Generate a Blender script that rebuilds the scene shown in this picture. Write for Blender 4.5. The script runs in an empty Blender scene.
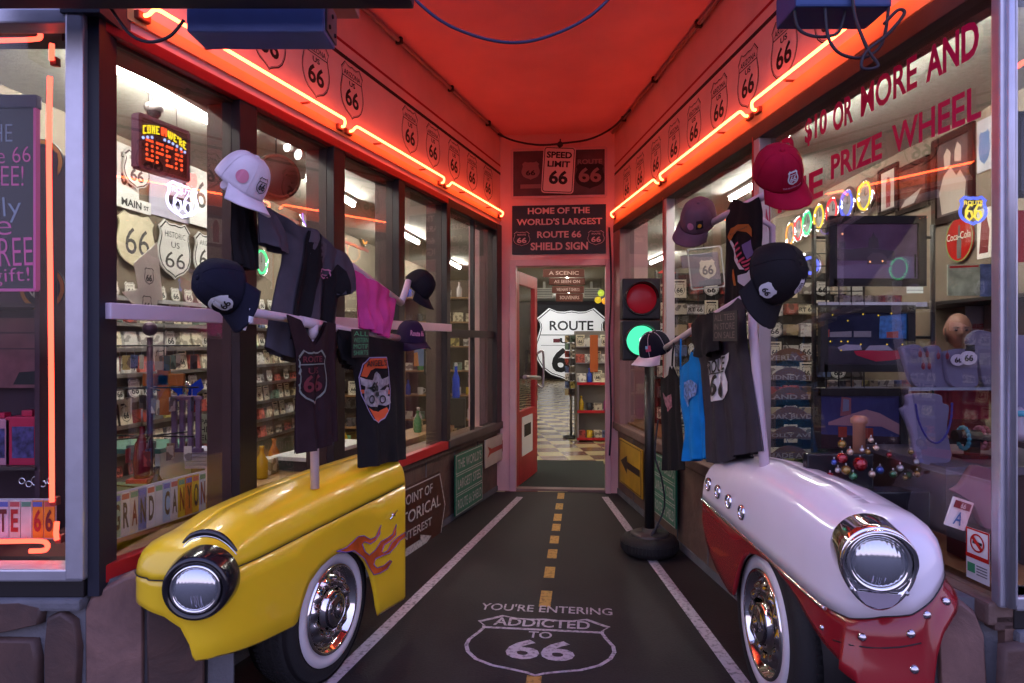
import bpy, bmesh, math, random
from mathutils import Matrix, Vector
from mathutils.bvhtree import BVHTree
R = math.radians
rnd = random.Random(66)
COL = bpy.context.scene.collection
F, CX, CY, EYE = 683.0, 512.0, 341.5, 1.40

# ------------------------------------------------------------------ frames
class Frame:
    """A vertical plane standing in the place: local x runs along it, local y goes into it, z is up."""
    def __init__(s, ox, oy, dx, dy):
        n = math.hypot(dx, dy)
        s.o = (ox, oy); s.ex = (dx/n, dy/n); s.ey = (-dy/n, dx/n)
        s.ang = math.atan2(dy, dx)
    def hit(s, px, py, off=0.0):
        u = (px-CX)/F; v = (CY-py)/F
        d = (off + s.o[0]*s.ey[0] + s.o[1]*s.ey[1])/(u*s.ey[0] + s.ey[1])
        x = (u*d-s.o[0])*s.ex[0] + (d-s.o[1])*s.ex[1]
        return x, EYE+v*d
    def M(s, x=0, y=0, z=0):
        return Matrix.Translation((s.o[0]+x*s.ex[0]+y*s.ey[0], s.o[1]+x*s.ex[1]+y*s.ey[1], z)) @ Matrix.Rotation(s.ang, 4, 'Z')
    def rect(s, a, b, off=0.0):
        """a=(px, ytop, ybottom) of the left edge, b the same of the right edge -> x0,x1,z0,z1"""
        x0, t0 = s.hit(a[0], a[1], off); _, b0 = s.hit(a[0], a[2], off)
        x1, t1 = s.hit(b[0], b[1], off); _, b1 = s.hit(b[0], b[2], off)
        return x0, x1, (b0+b1)/2, (t0+t1)/2
def at(px, py, d): return Vector(((px-CX)/F*d, d, EYE+(CY-py)/F*d))
def facing(d, ang=0.0, px=512): 
    x = (px-CX)/F*d
    return Frame(x, d, math.cos(R(ang)), math.sin(R(ang)))
WL = Frame(-1.38, 2.29, .309, 1)
WR = Frame(.947, 6.30, .0937, -1)
BK = Frame(-.11, 6.40, 1, -.0955)
RKL = Frame(-.79, 2.75, .33, 1)
RKR = Frame(.99, 2.83, .04, -1)
SHL = Frame(-3.28, 1.5, .12, 1)
SHR = Frame(2.89+.034*12, 12, -.034, -1)
LWL, LWR, LBK = 4.302, 4.40, 1.062
HEAD, SILL, NEON, CEIL, SHOPC = 2.44, .62, 2.59, 3.33, 2.90

# ------------------------------------------------------------------ materials
MATS = {}
def new_mat(name):
    m = bpy.data.materials.new(name); m.use_nodes = True
    nt = m.node_tree; nt.nodes.clear()
    return m, nt, nt.nodes, nt.links
def P(name, col, rough=.5, metal=0, emit=None, es=0, var=0.0, scale=6, bump=0.0, bscale=60, coat=0, spec=.5, alpha=None, trans=0, ior=1.45, sss=0):
    if name in MATS: return MATS[name]
    m, nt, N, L = new_mat(name)
    b = N.new('ShaderNodeBsdfPrincipled'); o = N.new('ShaderNodeOutputMaterial'); L.new(b.outputs[0], o.inputs[0])
    c = tuple(col)+(1,) if len(col) == 3 else col
    b.inputs['Base Color'].default_value = c
    b.inputs['Roughness'].default_value = rough; b.inputs['Metallic'].default_value = metal
    b.inputs['Coat Weight'].default_value = coat; b.inputs['Coat Roughness'].default_value = .05
    b.inputs['Specular IOR Level'].default_value = spec
    b.inputs['Transmission Weight'].default_value = trans; b.inputs['IOR'].default_value = ior
    if emit: b.inputs['Emission Color'].default_value = tuple(emit)+(1,); b.inputs['Emission Strength'].default_value = es
    if var or bump: tc = N.new('ShaderNodeTexCoord')
    if var:
        n = N.new('ShaderNodeTexNoise'); n.inputs['Scale'].default_value = scale; n.inputs['Detail'].default_value = 5
        L.new(tc.outputs['Object'], n.inputs['Vector'])
        r = N.new('ShaderNodeMapRange'); r.inputs[1].default_value = .3; r.inputs[2].default_value = .7
        r.inputs[3].default_value = 1-var; r.inputs[4].default_value = 1+var
        L.new(n.outputs[0], r.inputs[0])
        mx = N.new('ShaderNodeVectorMath'); mx.operation = 'SCALE'; mx.inputs[0].default_value = c[:3]
        L.new(r.outputs[0], mx.inputs['Scale']); L.new(mx.outputs[0], b.inputs['Base Color'])
    if bump:
        n2 = N.new('ShaderNodeTexNoise'); n2.inputs['Scale'].default_value = bscale; n2.inputs['Detail'].default_value = 4
        L.new(tc.outputs['Object'], n2.inputs['Vector'])
        bp = N.new('ShaderNodeBump'); bp.inputs['Strength'].default_value = bump; bp.inputs['Distance'].default_value = .01
        L.new(n2.outputs[0], bp.inputs['Height']); L.new(bp.outputs[0], b.inputs['Normal'])
    MATS[name] = m; return m
def E(name, col, s, sampled=True):
    if name in MATS: return MATS[name]
    m, nt, N, L = new_mat(name)
    e = N.new('ShaderNodeEmission'); o = N.new('ShaderNodeOutputMaterial'); L.new(e.outputs[0], o.inputs[0])
    e.inputs[0].default_value = tuple(col)+(1,); e.inputs[1].default_value = s
    if not sampled: m.cycles.emission_sampling = 'NONE'
    MATS[name] = m; return m
def glass_mat(name, tint=(.93,.95,.97), refl=1.0):
    if name in MATS: return MATS[name]
    m, nt, N, L = new_mat(name)
    t = N.new('ShaderNodeBsdfTransparent'); t.inputs[0].default_value = tuple(tint)+(1,)
    g = N.new('ShaderNodeBsdfGlossy'); g.inputs['Roughness'].default_value = .0
    fr = N.new('ShaderNodeFresnel'); fr.inputs[0].default_value = 1.5
    mu = N.new('ShaderNodeMath'); mu.operation = 'MULTIPLY'; mu.inputs[1].default_value = refl; mu.use_clamp = True
    mix = N.new('ShaderNodeMixShader'); o = N.new('ShaderNodeOutputMaterial')
    L.new(fr.outputs[0], mu.inputs[0]); L.new(mu.outputs[0], mix.inputs[0]); L.new(t.outputs[0], mix.inputs[1]); L.new(g.outputs[0], mix.inputs[2]); L.new(mix.outputs[0], o.inputs[0])
    MATS[name] = m; return m
def assorted(name, cols, rough=.5, noise=0.0, nscale=30):
    """a printed-packaging material: each object picks its own colour, with small printed patches"""
    m, nt, N, L = new_mat(name)
    b = N.new('ShaderNodeBsdfPrincipled'); o = N.new('ShaderNodeOutputMaterial'); L.new(b.outputs[0], o.inputs[0])
    b.inputs['Roughness'].default_value = rough
    oi = N.new('ShaderNodeObjectInfo'); cr = N.new('ShaderNodeValToRGB'); cr.color_ramp.interpolation = 'CONSTANT'
    el = cr.color_ramp.elements
    for i, c in enumerate(cols):
        e = el[i] if i < 2 else el.new(i/len(cols))
        e.position = i/len(cols); e.color = tuple(c)+(1,)
    L.new(oi.outputs['Random'], cr.inputs[0])
    if noise:
        tc = N.new('ShaderNodeTexCoord'); v = N.new('ShaderNodeTexVoronoi'); v.inputs['Scale'].default_value = nscale
        ad = N.new('ShaderNodeVectorMath'); L.new(tc.outputs['Object'], ad.inputs[0]); L.new(oi.outputs['Random'], ad.inputs[1])
        L.new(ad.outputs[0], v.inputs['Vector'])
        c2 = N.new('ShaderNodeValToRGB'); c2.color_ramp.interpolation = 'CONSTANT'
        c2.color_ramp.elements[0].color = (1,1,1,1); c2.color_ramp.elements[1].position = .62; c2.color_ramp.elements[1].color = (.16,.13,.14,1)
        L.new(v.outputs['Color'], c2.inputs[0])
        mx = N.new('ShaderNodeMix'); mx.data_type = 'RGBA'; mx.blend_type = 'MULTIPLY'; mx.inputs[0].default_value = noise
        L.new(cr.outputs[0], mx.inputs[6]); L.new(c2.outputs[0], mx.inputs[7]); L.new(mx.outputs[2], b.inputs['Base Color'])
    else: L.new(cr.outputs[0], b.inputs['Base Color'])
    MATS[name] = m; return m

# ------------------------------------------------------------------ objects
def tag(o, label=None, cat=None, group=None, kind=None):
    if label: o['label'] = label
    if cat: o['category'] = cat
    if group: o['group'] = group
    if kind: o['kind'] = kind
    return o
def thing(name, label, cat, M=None, group=None, kind=None):
    o = bpy.data.objects.new(name, None); o.empty_display_size = .1; COL.objects.link(o)
    if M is not None: o.matrix_world = M
    return tag(o, label, cat, group, kind)
def copy_tree(o, M=None, label=None, group=None):
    r = o.copy(); COL.objects.link(r)
    if M is not None: r.matrix_world = M
    if label: r['label'] = label
    if group: r['group'] = group
    for ch in list(o.children):
        c = ch.copy(); COL.objects.link(c); c.parent = r
        for g in list(ch.children):
            d = g.copy(); COL.objects.link(d); d.parent = c
    return r

_txt = {}
def text_data(body, bold=.012, spacing=1.0):
    k = (body, bold, spacing)
    if k in _txt: return _txt[k]
    cu = bpy.data.curves.new('lettering', 'FONT'); cu.body = body; cu.size = 1; cu.offset = bold; cu.space_character = spacing
    cu.resolution_u = 3; cu.fill_mode = 'FRONT'
    ob = bpy.data.objects.new('t', cu); COL.objects.link(ob)
    dg = bpy.context.evaluated_depsgraph_get(); dg.update()
    me = ob.evaluated_get(dg).to_mesh()
    vs = [tuple(v.co)[:2] for v in me.vertices]; fs = [tuple(p.vertices) for p in me.polygons]
    ob.evaluated_get(dg).to_mesh_clear()
    bpy.data.objects.remove(ob); bpy.data.curves.remove(cu)
    x0 = min(v[0] for v in vs); x1 = max(v[0] for v in vs); y0 = min(v[1] for v in vs); y1 = max(v[1] for v in vs)
    vs = [((v[0]-x0)/(x1-x0), (v[1]-y0)/(y1-y0)) for v in vs]
    _txt[k] = (vs, fs, (x1-x0)/(y1-y0)); return _txt[k]

SH = [(0,.965),(.1,.95),(.2,.955),(.31,1.0),(.44,.89),(.475,.865),(.43,.80),(.425,.74),(.45,.65),(.495,.52),(.50,.42),(.47,.31),(.40,.20),(.28,.115),(.14,.07),(.05,.035),(0,0)]
SHP = SH + [(-x, y) for x, y in reversed(SH[1:-1])]

class MB:
    def __init__(s, M=None):
        s.bm = bmesh.new(); s.M = M or Matrix(); s.mi = 0
    def _v(s, p): return s.bm.verts.new(s.M @ Vector(p))
    def _f(s, vs, smooth=False):
        try:
            f = s.bm.faces.new(vs); f.smooth = smooth; f.material_index = s.mi; return f
        except ValueError: return None
    def box(s, c, d, rot=None, bev=0):
        m = Matrix.Translation(c) @ (rot.to_4x4() if rot else Matrix())
        x, y, z = d[0]/2, d[1]/2, d[2]/2
        vs = [s._v(m @ Vector((sx*x, sy*y, sz*z))) for sx in (-1,1) for sy in (-1,1) for sz in (-1,1)]
        fs = [s._f([vs[i] for i in q]) for q in ((0,1,3,2),(4,6,7,5),(0,4,5,1),(2,3,7,6),(0,2,6,4),(1,5,7,3))]
        if bev:
            es = {e for f in fs for e in f.edges}
            bmesh.ops.bevel(s.bm, geom=list(es), offset=bev, segments=2, affect='EDGES', profile=.6)
        return s
    def bx(s, x0, x1, y0, y1, z0, z1, bev=0):
        return s.box(((x0+x1)/2, (y0+y1)/2, (z0+z1)/2), (abs(x1-x0), abs(y1-y0), abs(z1-z0)), bev=bev)
    def quad(s, pts): s._f([s._v(p) for p in pts]); return s
    def tube(s, path, r, seg=10, cap=True, rs=None):
        P_ = [Vector(p) for p in path]; rings = []
        up = None
        for i, p in enumerate(P_):
            t = (P_[min(i+1, len(P_)-1)]-P_[max(i-1, 0)])
            if t.length < 1e-9: t = Vector((0,0,1))
            t.normalize()
            if up is None:
                a = Vector((0,0,1)) if abs(t.z) < .9 else Vector((1,0,0))
            else: a = up
            n = (a - t*a.dot(t)); 
            if n.length < 1e-6: n = t.orthogonal()
            n.normalize(); up = n; b = t.cross(n)
            rr = rs[i] if rs else r
            rings.append([s._v(p+(n*math.cos(2*math.pi*k/seg)+b*math.sin(2*math.pi*k/seg))*rr) for k in range(seg)])
        for a, b in zip(rings, rings[1:]):
            for k in range(seg): s._f([a[k], a[(k+1)%seg], b[(k+1)%seg], b[k]], True)
        if cap: s._f(rings[0][::-1]); s._f(rings[-1])
        return s
    def lathe(s, prof, seg=32, axis='Z', c=(0,0,0), close=False, rot=None, smooth=True):
        """prof: list of (r, h); spins about the axis"""
        m = Matrix.Translation(c)
        if rot is not None: m = m @ rot.to_4x4()
        if axis == 'Y': m = m @ Matrix.Rotation(R(90), 4, 'X')     # h runs to -y
        elif axis == 'X': m = m @ Matrix.Rotation(R(90), 4, 'Y')
        rings = []
        for r, h in prof:
            if r < 1e-6: rings.append([s._v(m @ Vector((0,0,h)))])
            else: rings.append([s._v(m @ Vector((r*math.cos(2*math.pi*k/seg), r*math.sin(2*math.pi*k/seg), h))) for k in range(seg)])
        prs = list(zip(rings, rings[1:]))
        if close: prs.append((rings[-1], rings[0]))
        for a, b in prs:
            for k in range(seg):
                k2 = (k+1)%seg
                if len(a) == 1 and len(b) == 1: continue
                if len(a) == 1: s._f([a[0], b[k2], b[k]], smooth)
                elif len(b) == 1: s._f([a[k], a[k2], b[0]], smooth)
                else: s._f([a[k], a[k2], b[k2], b[k]], smooth)
        return s
    def prism(s, poly, y, t=.002):
        """polygon [(x,z)...] on the frame's plane, front at y, going back by t"""
        a = [s._v((p[0], y, p[1])) for p in poly]
        if t: 
            b = [s._v((p[0], y+t, p[1])) for p in poly]
            n = len(a)
            for i in range(n): s._f([a[i], b[i], b[(i+1)%n], a[(i+1)%n]])
            s._f(b)
        s._f(a[::-1]); return s
    def ring(s, outer, inner, y, t=.002):
        a = [s._v((p[0], y, p[1])) for p in outer]; b = [s._v((p[0], y, p[1])) for p in inner]; n = len(a)
        for i in range(n): s._f([a[i], a[(i+1)%n], b[(i+1)%n], b[i]])
        if t:
            c = [s._v((p[0], y+t, p[1])) for p in outer]
            for i in range(n): s._f([a[i], c[i], c[(i+1)%n], a[(i+1)%n]])
        return s
    def text(s, body, x0, x1, z0, z1, y, bold=.012, keep=False, rot=0, map_=None):
        vs, fs, ar = text_data(body, bold)
        if keep:
            w = (z1-z0)*ar
            if w < x1-x0: c = (x0+x1)/2; x0, x1 = c-w/2, c+w/2
        cx, cz = (x0+x1)/2, (z0+z1)/2; ca, sa = math.cos(R(rot)), math.sin(R(rot))
        nv = []
        for u, v in vs:
            dx, dz = x0+u*(x1-x0)-cx, z0+v*(z1-z0)-cz
            p = (cx+dx*ca-dz*sa, y, cz+dx*sa+dz*ca)
            if map_: p = map_(p)
            nv.append(s._v(p))
        for f in fs: s._f([nv[i] for i in f])
        return s
    def shield(s, cx, cz, w, h, y, t=.002):
        return s.prism([(cx+x*w, cz-h/2+z*h) for x, z in SHP], y, t)
    def shield_ring(s, cx, cz, w, h, y, lw=.01, t=.001):
        o = [(cx+x*w, cz-h/2+z*h) for x, z in SHP]
        kx, kz = 1-2*lw/w, 1-2*lw/h
        i = [(cx+x*w*kx, cz+(-h/2+z*h)*kz) for x, z in SHP]
        return s.ring(o, i, y, t)
    def disc(s, cx, cz, r, y, t=.002, seg=32, rz=None):
        return s.prism([(cx+r*math.cos(2*math.pi*k/seg), cz+(rz or r)*math.sin(2*math.pi*k/seg)) for k in range(seg)], y, t)
    def discring(s, cx, cz, r, r2, y, t=.002, seg=32):
        f = lambda q: [(cx+q*math.cos(2*math.pi*k/seg), cz+q*math.sin(2*math.pi*k/seg)) for k in range(seg)]
        return s.ring(f(r), f(r2), y, t)
    def grid(s, pts, smooth=True, wrap=False):
        V = [[s._v(p) for p in row] for row in pts]
        for a, b in zip(V, V[1:]):
            n = len(a)
            for i in range(n if wrap else n-1): s._f([a[i], a[(i+1)%n], b[(i+1)%n], b[i]], smooth)
        return V
    def ball(s, c, r, seg=12, rings=8, sq=(1,1,1)):
        prev = None
        prof = [(max(0, math.sin(math.pi*i/rings)), math.cos(math.pi*i/rings)) for i in range(rings+1)]
        m = Matrix.Translation(c) @ Matrix.Diagonal((r*sq[0], r*sq[1], r*sq[2], 1))
        old = s.M; s.M = old @ m; s.lathe([(0 if i in (0, rings) else p[0], p[1]) for i, p in enumerate(prof)], seg); s.M = old
        return s
    def build(s, name, mats, parent=None, M=None, label=None, cat=None, group=None, kind=None, recalc=True, weld=0):
        if weld: bmesh.ops.remove_doubles(s.bm, verts=s.bm.verts, dist=weld)
        if recalc: bmesh.ops.recalc_face_normals(s.bm, faces=s.bm.faces)
        me = bpy.data.meshes.new(name); s.bm.to_mesh(me); s.bm.free()
        for m in (mats if isinstance(mats, (list, tuple)) else [mats]): me.materials.append(m)
        o = bpy.data.objects.new(name, me); COL.objects.link(o)
        if parent is not None: o.parent = parent
        if M is not None: 
            if parent is None: o.matrix_world = M
            else: o.matrix_local = M
        return tag(o, label, cat, group, kind)
def mod(o, kind, **k):
    m = o.modifiers.new(kind.lower(), kind)
    for a, b in k.items(): setattr(m, a, b)
    return o
def basis(front, up, loc):
    """matrix whose -y points along front and z along up"""
    f = Vector(front).normalized(); u = Vector(up); u = (u-f*u.dot(f)).normalized(); x = u.cross(-f)
    # columns x, y(=-front), z
    x = (-f).cross(u); 
    m = Matrix((( -f).cross(u), -f, u)).transposed().to_4x4(); m.translation = Vector(loc); return m
def arc(cx, cz, r, a0, a1, n=16): return [(cx+r*math.cos(R(a0+(a1-a0)*i/n)), cz+r*math.sin(R(a0+(a1-a0)*i/n))) for i in range(n+1)]
def cat_(pts, n=6):
    """smooth curve through points"""
    P_ = [Vector(p) for p in pts]; out = []
    for i in range(len(P_)-1):
        p0 = P_[max(i-1,0)]; p1 = P_[i]; p2 = P_[i+1]; p3 = P_[min(i+2, len(P_)-1)]
        for k in range(n):
            t = k/n
            out.append(.5*((2*p1)+(-p0+p2)*t+(2*p0-5*p1+4*p2-p3)*t*t+(-p0+3*p1-3*p2+p3)*t**3))
    out.append(P_[-1]); return out
def lerp(a, b, t): return a+(b-a)*t
def interp(tab, x):
    if x <= tab[0][0]: return tab[0][1]
    for (x0, y0), (x1, y1) in zip(tab, tab[1:]):
        if x <= x1: return lerp(y0, y1, (x-x0)/(x1-x0))
    return tab[-1][1]
# ------------------------------------------------------------------ base materials
pinkwall = P('painted wall', (.78,.47,.48), .55, var=.08, scale=3, bump=.15, bscale=40)
ceilmat = P('painted ceiling', (.82,.33,.42), .6, var=.10, scale=1.5, bump=.1)
doorpink = P('pink door trim', (.66,.42,.47), .45, var=.06)
redpaint = P('red paint', (.42,.012,.02), .4, var=.1)
darkred = P('dark red stripe', (.35,.0,.01), .5)
blackp = P('black paint', (.012,.01,.012), .5)
darkframe = P('dark window frame', (.022,.016,.02), .45, var=.2)
brownwood = P('dark brown jamb', (.055,.028,.026), .55, var=.2, scale=8)
alu = P('brushed aluminium', (.52,.52,.60), .38, metal=.75, var=.06, scale=20)
whitebar = P('white bar', (.70,.58,.70), .45, var=.05)
chrome = P('chrome', (.86,.86,.88), .06, metal=1)
steel = P('dull steel', (.45,.45,.47), .3, metal=1)
gl = glass_mat('window glass', (.95,.96,.97), .22)
glbox = glass_mat('thin glass', (.95,.97,.97), .6)
white = P('white paint', (.75,.74,.72), .5)
inkblack = P('black lettering', (.012,.012,.014), .5)
letpink = P('pale lettering', (.80,.62,.62), .5)
cable = P('cable rubber', (.015,.015,.03), .5)
neonred = E('neon red tube', (1,.11,.03), 22)
neonfront = E('neon coral tube', (1,.058,.032), 6.5)

def asphalt():
    m, nt, N, L = new_mat('painted asphalt floor')
    b = N.new('ShaderNodeBsdfPrincipled'); o = N.new('ShaderNodeOutputMaterial'); L.new(b.outputs[0], o.inputs[0])
    tc = N.new('ShaderNodeTexCoord')
    n1 = N.new('ShaderNodeTexNoise'); n1.inputs['Scale'].default_value = 1.6; n1.inputs['Detail'].default_value = 8; n1.inputs['Roughness'].default_value = .7
    n2 = N.new('ShaderNodeTexNoise'); n2.inputs['Scale'].default_value = 90; n2.inputs['Detail'].default_value = 3
    cr = N.new('ShaderNodeValToRGB'); cr.color_ramp.elements[0].position = .35; cr.color_ramp.elements[0].color = (.014,.012,.014,1)
    cr.color_ramp.elements[1].position = .72; cr.color_ramp.elements[1].color = (.044,.038,.038,1)
    L.new(tc.outputs['Object'], n1.inputs['Vector']); L.new(tc.outputs['Object'], n2.inputs['Vector'])
    ad = N.new('ShaderNodeMix'); ad.data_type = 'FLOAT'; ad.inputs[0].default_value = .25
    L.new(n1.outputs[0], ad.inputs[2]); L.new(n2.outputs[0], ad.inputs[3]); L.new(ad.outputs[0], cr.inputs[0])
    L.new(cr.outputs[0], b.inputs['Base Color'])
    rr = N.new('ShaderNodeMapRange'); rr.inputs[3].default_value = .55; rr.inputs[4].default_value = .85; b.inputs['Specular IOR Level'].default_value = .3
    L.new(n1.outputs[0], rr.inputs[0]); L.new(rr.outputs[0], b.inputs['Roughness'])
    bp = N.new('ShaderNodeBump'); bp.inputs['Strength'].default_value = .35; bp.inputs['Distance'].default_value = .004
    L.new(n2.outputs[0], bp.inputs['Height']); L.new(bp.outputs[0], b.inputs['Normal'])
    return m
def worn(name, col, wear=.45):
    m, nt, N, L = new_mat(name)
    b = N.new('ShaderNodeBsdfPrincipled'); o = N.new('ShaderNodeOutputMaterial'); L.new(b.outputs[0], o.inputs[0])
    tc = N.new('ShaderNodeTexCoord'); n1 = N.new('ShaderNodeTexNoise'); n1.inputs['Scale'].default_value = 45; n1.inputs['Detail'].default_value = 6
    cr = N.new('ShaderNodeValToRGB'); cr.color_ramp.elements[0].position = .36; cr.color_ramp.elements[0].color = tuple(c*wear for c in col)+(1,)
    cr.color_ramp.elements[1].position = .5; cr.color_ramp.elements[1].color = tuple(col)+(1,)
    L.new(tc.outputs['Object'], n1.inputs['Vector']); L.new(n1.outputs[0], cr.inputs[0]); L.new(cr.outputs[0], b.inputs['Base Color'])
    b.inputs['Roughness'].default_value = .7
    return m
def checker():
    m, nt, N, L = new_mat('checkered shop floor')
    b = N.new('ShaderNodeBsdfPrincipled'); o = N.new('ShaderNodeOutputMaterial'); L.new(b.outputs[0], o.inputs[0])
    tc = N.new('ShaderNodeTexCoord'); mp = N.new('ShaderNodeMapping'); mp.inputs['Rotation'].default_value[2] = -R(6.1)
    c = N.new('ShaderNodeTexChecker'); c.inputs['Scale'].default_value = 3.28
    c.inputs[1].default_value = (.50,.42,.24,1); c.inputs[2].default_value = (.20,.10,.075,1)
    L.new(tc.outputs['Object'], mp.inputs[0]); L.new(mp.outputs[0], c.inputs[0]); L.new(c.outputs[0], b.inputs['Base Color'])
    b.inputs['Roughness'].default_value = .25
    return m
def stone(name, base, dark):
    m, nt, N, L = new_mat(name)
    b = N.new('ShaderNodeBsdfPrincipled'); o = N.new('ShaderNodeOutputMaterial'); L.new(b.outputs[0], o.inputs[0])
    tc = N.new('ShaderNodeTexCoord'); n = N.new('ShaderNodeTexNoise'); n.inputs['Scale'].default_value = 5; n.inputs['Detail'].default_value = 9; n.inputs['Roughness'].default_value = .65; n.inputs['Distortion'].default_value = .6
    cr = N.new('ShaderNodeValToRGB'); cr.color_ramp.elements[0].position = .3; cr.color_ramp.elements[0].color = tuple(dark)+(1,)
    cr.color_ramp.elements[1].position = .7; cr.color_ramp.elements[1].color = tuple(base)+(1,)
    L.new(tc.outputs['Object'], n.inputs['Vector']); L.new(n.outputs[0], cr.inputs[0]); L.new(cr.outputs[0], b.inputs['Base Color'])
    bp = N.new('ShaderNodeBump'); bp.inputs['Strength'].default_value = .5; bp.inputs['Distance'].default_value = .02
    L.new(n.outputs[0], bp.inputs['Height']); L.new(bp.outputs[0], b.inputs['Normal'])
    b.inputs['Roughness'].default_value = .65
    return m
mortar = P('grey mortar', (.13,.13,.15), .8, var=.2, bump=.4)
stone_p = stone('pinkish stone', (.27,.15,.13), (.13,.075,.07))
stone_d = stone('dark brown stone', (.105,.055,.045), (.045,.028,.028))
stone_b = stone('brown slab', (.17,.095,.075), (.085,.05,.042))

# ------------------------------------------------------------------ floor
fl = MB().bx(-8, 8, -7, 6.36, -.1, 0).build('floor', asphalt(), kind='structure')
wht = worn('worn white paint', (.52,.47,.55)); ylw = worn('worn yellow paint', (.52,.30,.07), .5)
def gp(px, py, z=.0):                                   # a point of the ground
    d = EYE/((py-CY)/F); return Vector(((px-CX)/F*d, d, z))
def strip(a, b, w, z=.0015):
    a = Vector(a[:2]); b = Vector(b[:2]); n = (b-a).normalized(); n = Vector((-n.y, n.x))*w/2
    return [(a.x-n.x, a.y-n.y, z), (b.x-n.x, b.y-n.y, z), (b.x+n.x, b.y+n.y, z), (a.x+n.x, a.y+n.y, z)]
for pa, pb in (((322,690),(520,497)), ((748,690),(605,497))):
    a, b = gp(*pa), gp(*pb); a = a+(a-b)*.5
    MB().quad(strip(a, b, .06)).build('lane_line', wht, fl)
c0, c1 = gp(561,495), gp(528,720); cdir = (c1-c0).normalized()
for y0, y1 in ((493,499),(503.5,509.5),(514,521),(524,531),(536,543.5),(549.5,558.5),(567,578),(591,607),(676,700)):
    f = lambda y: c0+cdir*((gp(561,y).y-c0.y)/cdir.y)
    MB().quad(strip(f(y0), f(y1), .062)).build('centre_dash', ylw, fl)
# the painted shield: laid out on the floor in a frame running along the aisle
sc_ = gp(541,640); GF = Matrix.Translation((sc_.x, sc_.y, 0)) @ Matrix.Rotation(R(-6.5), 4, 'Z') @ Matrix.Rotation(R(90), 4, 'X') @ Matrix.Rotation(R(180),4,'Y') @ Matrix.Rotation(R(180),4,'Y')
# in this frame x = across, z = along the aisle (away) and y = down
GFm = Matrix.Translation((sc_.x, sc_.y, 0)) @ Matrix.Rotation(R(-6.5), 4, 'Z') @ Matrix(((1,0,0,0),(0,0,1,0),(0,-1,0,0),(0,0,0,1)))
def gl_(px, py):
    p = GFm.inverted() @ gp(px, py); return p.x, p.z
W_ = gl_(616,648)[0]-gl_(463,648)[0]; T_ = gl_(541,617)[1]; B_ = gl_(536,677)[1]
mb = MB(GFm); scx = (gl_(616,648)[0]+gl_(463,648)[0])/2
mb.shield_ring(scx, (T_+B_)/2, W_, T_-B_, -.0015, .018, 0)
zb = gl_(541,630)[1]; 
mb.bx(scx-W_*.41, scx+W_*.41, -.0016, -.0012, zb-.010, zb+.010)
mb.text("ADDICTED", *(gl_(494,622)[0], gl_(590,622)[0]), gl_(541,627.5)[1], gl_(541,619.5)[1], -.0016, .02)
mb.text("TO", gl_(528,636)[0], gl_(552,636)[0], gl_(541,638.5)[1], gl_(541,632)[1], -.0016, .015)
mb.text("66", gl_(506,650)[0], gl_(575,650)[0], gl_(541,660.5)[1], gl_(541,640.5)[1], -.0016, .03)
mb.text("YOU'RE ENTERING", gl_(480,609)[0], gl_(612,609)[0], gl_(541,612.5)[1], gl_(541,605.5)[1], -.0016, .012)
mb.build('painted_shield', wht, fl)

MB().bx(-9, 9, 6.36, 26.4, -.1, .004).build('floor_shop', checker(), kind='structure')
MB(BK.M()).bx(.13, 1.0, .02, .12, -.05, .022, .004).build('trim_1', P('worn threshold', (.20,.13,.12), .5, var=.2), kind='structure')
m = MB(BK.M()).bx(.12, 1.02, .14, 1.62, .004, .016, .004)
tag(m.build('door_mat', P('dark mat', (.016,.02,.018), .95, bump=.5, bscale=300)), 'dark green-black rubber mat inside the open door', 'door mat')

# ------------------------------------------------------------------ left and right shop-front walls
def wall_side(fr, L, side, stripe_z, panes, head, sill, shields, shz, first):
    w = MB(fr.M()); w.bx(0, L, 0, .16, head+.045, CEIL)
    wo = w.build('wall_'+side, pinkwall, kind='structure')
    w = MB(fr.M()).bx(0, L, .03, .20, -.1, sill-.06); bs = w.build('base', stone_b, wo)
    # slab joints
    for i in range(1, 8):
        x = L*i/8; MB(fr.M()).bx(x-.004, x+.004, .025, .031, 0, sill-.07).build('slab_joint', mortar, wo)
    MB(fr.M()).bx(0, L, .0, .22, sill-.075, sill-.03, .006).build('sill_ledge', stone_d, wo)
    MB(fr.M()).bx(0, L, .022, .032, 0, .05).build('kerb_seam', mortar, wo)
    for z, h, mt in ((stripe_z, .022, blackp), (stripe_z+.075, .016, darkred)):
        MB(fr.M()).bx(.0, L, -.002, .002, z-h/2, z+h/2).build('painted_stripe', mt, wo)
    for px in shields:
        cx, _ = fr.hit(px, 120)
        if not (0 < cx < L): continue
        m = MB(fr.M(cx, 0, shz))
        m.shield_ring(0, 0, .25, .305, -.0015, .0055, 0); m.shield_ring(0, 0, .232, .287, -.0015, .002, 0)
        m.text("ARIZONA", -.088, .088, .078, .107, -.0015, .012); m.bx(-.104, .104, -.002, -.001, .066, .070)
        m.text("US", -.032, .032, .028, .056, -.0015, .025); m.text("66", -.072, .072, -.085, .014, -.0015, .025)
        m.build('painted_shield', inkblack, wo)
    # posts
    xs = [(fr.hit(a, 341, -.015)[0], fr.hit(b, 341, -.015)[0]) for a, b in panes]
    return wo, xs
LP = [(106.5,240),(257,334),(345,399),(405,447),(450.5,497)]
wl, LX = wall_side(WL, LWL, 'left', 2.97, LP, HEAD, SILL, (269,316,352,410,433,454,472,488), 2.80, 1)
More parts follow.
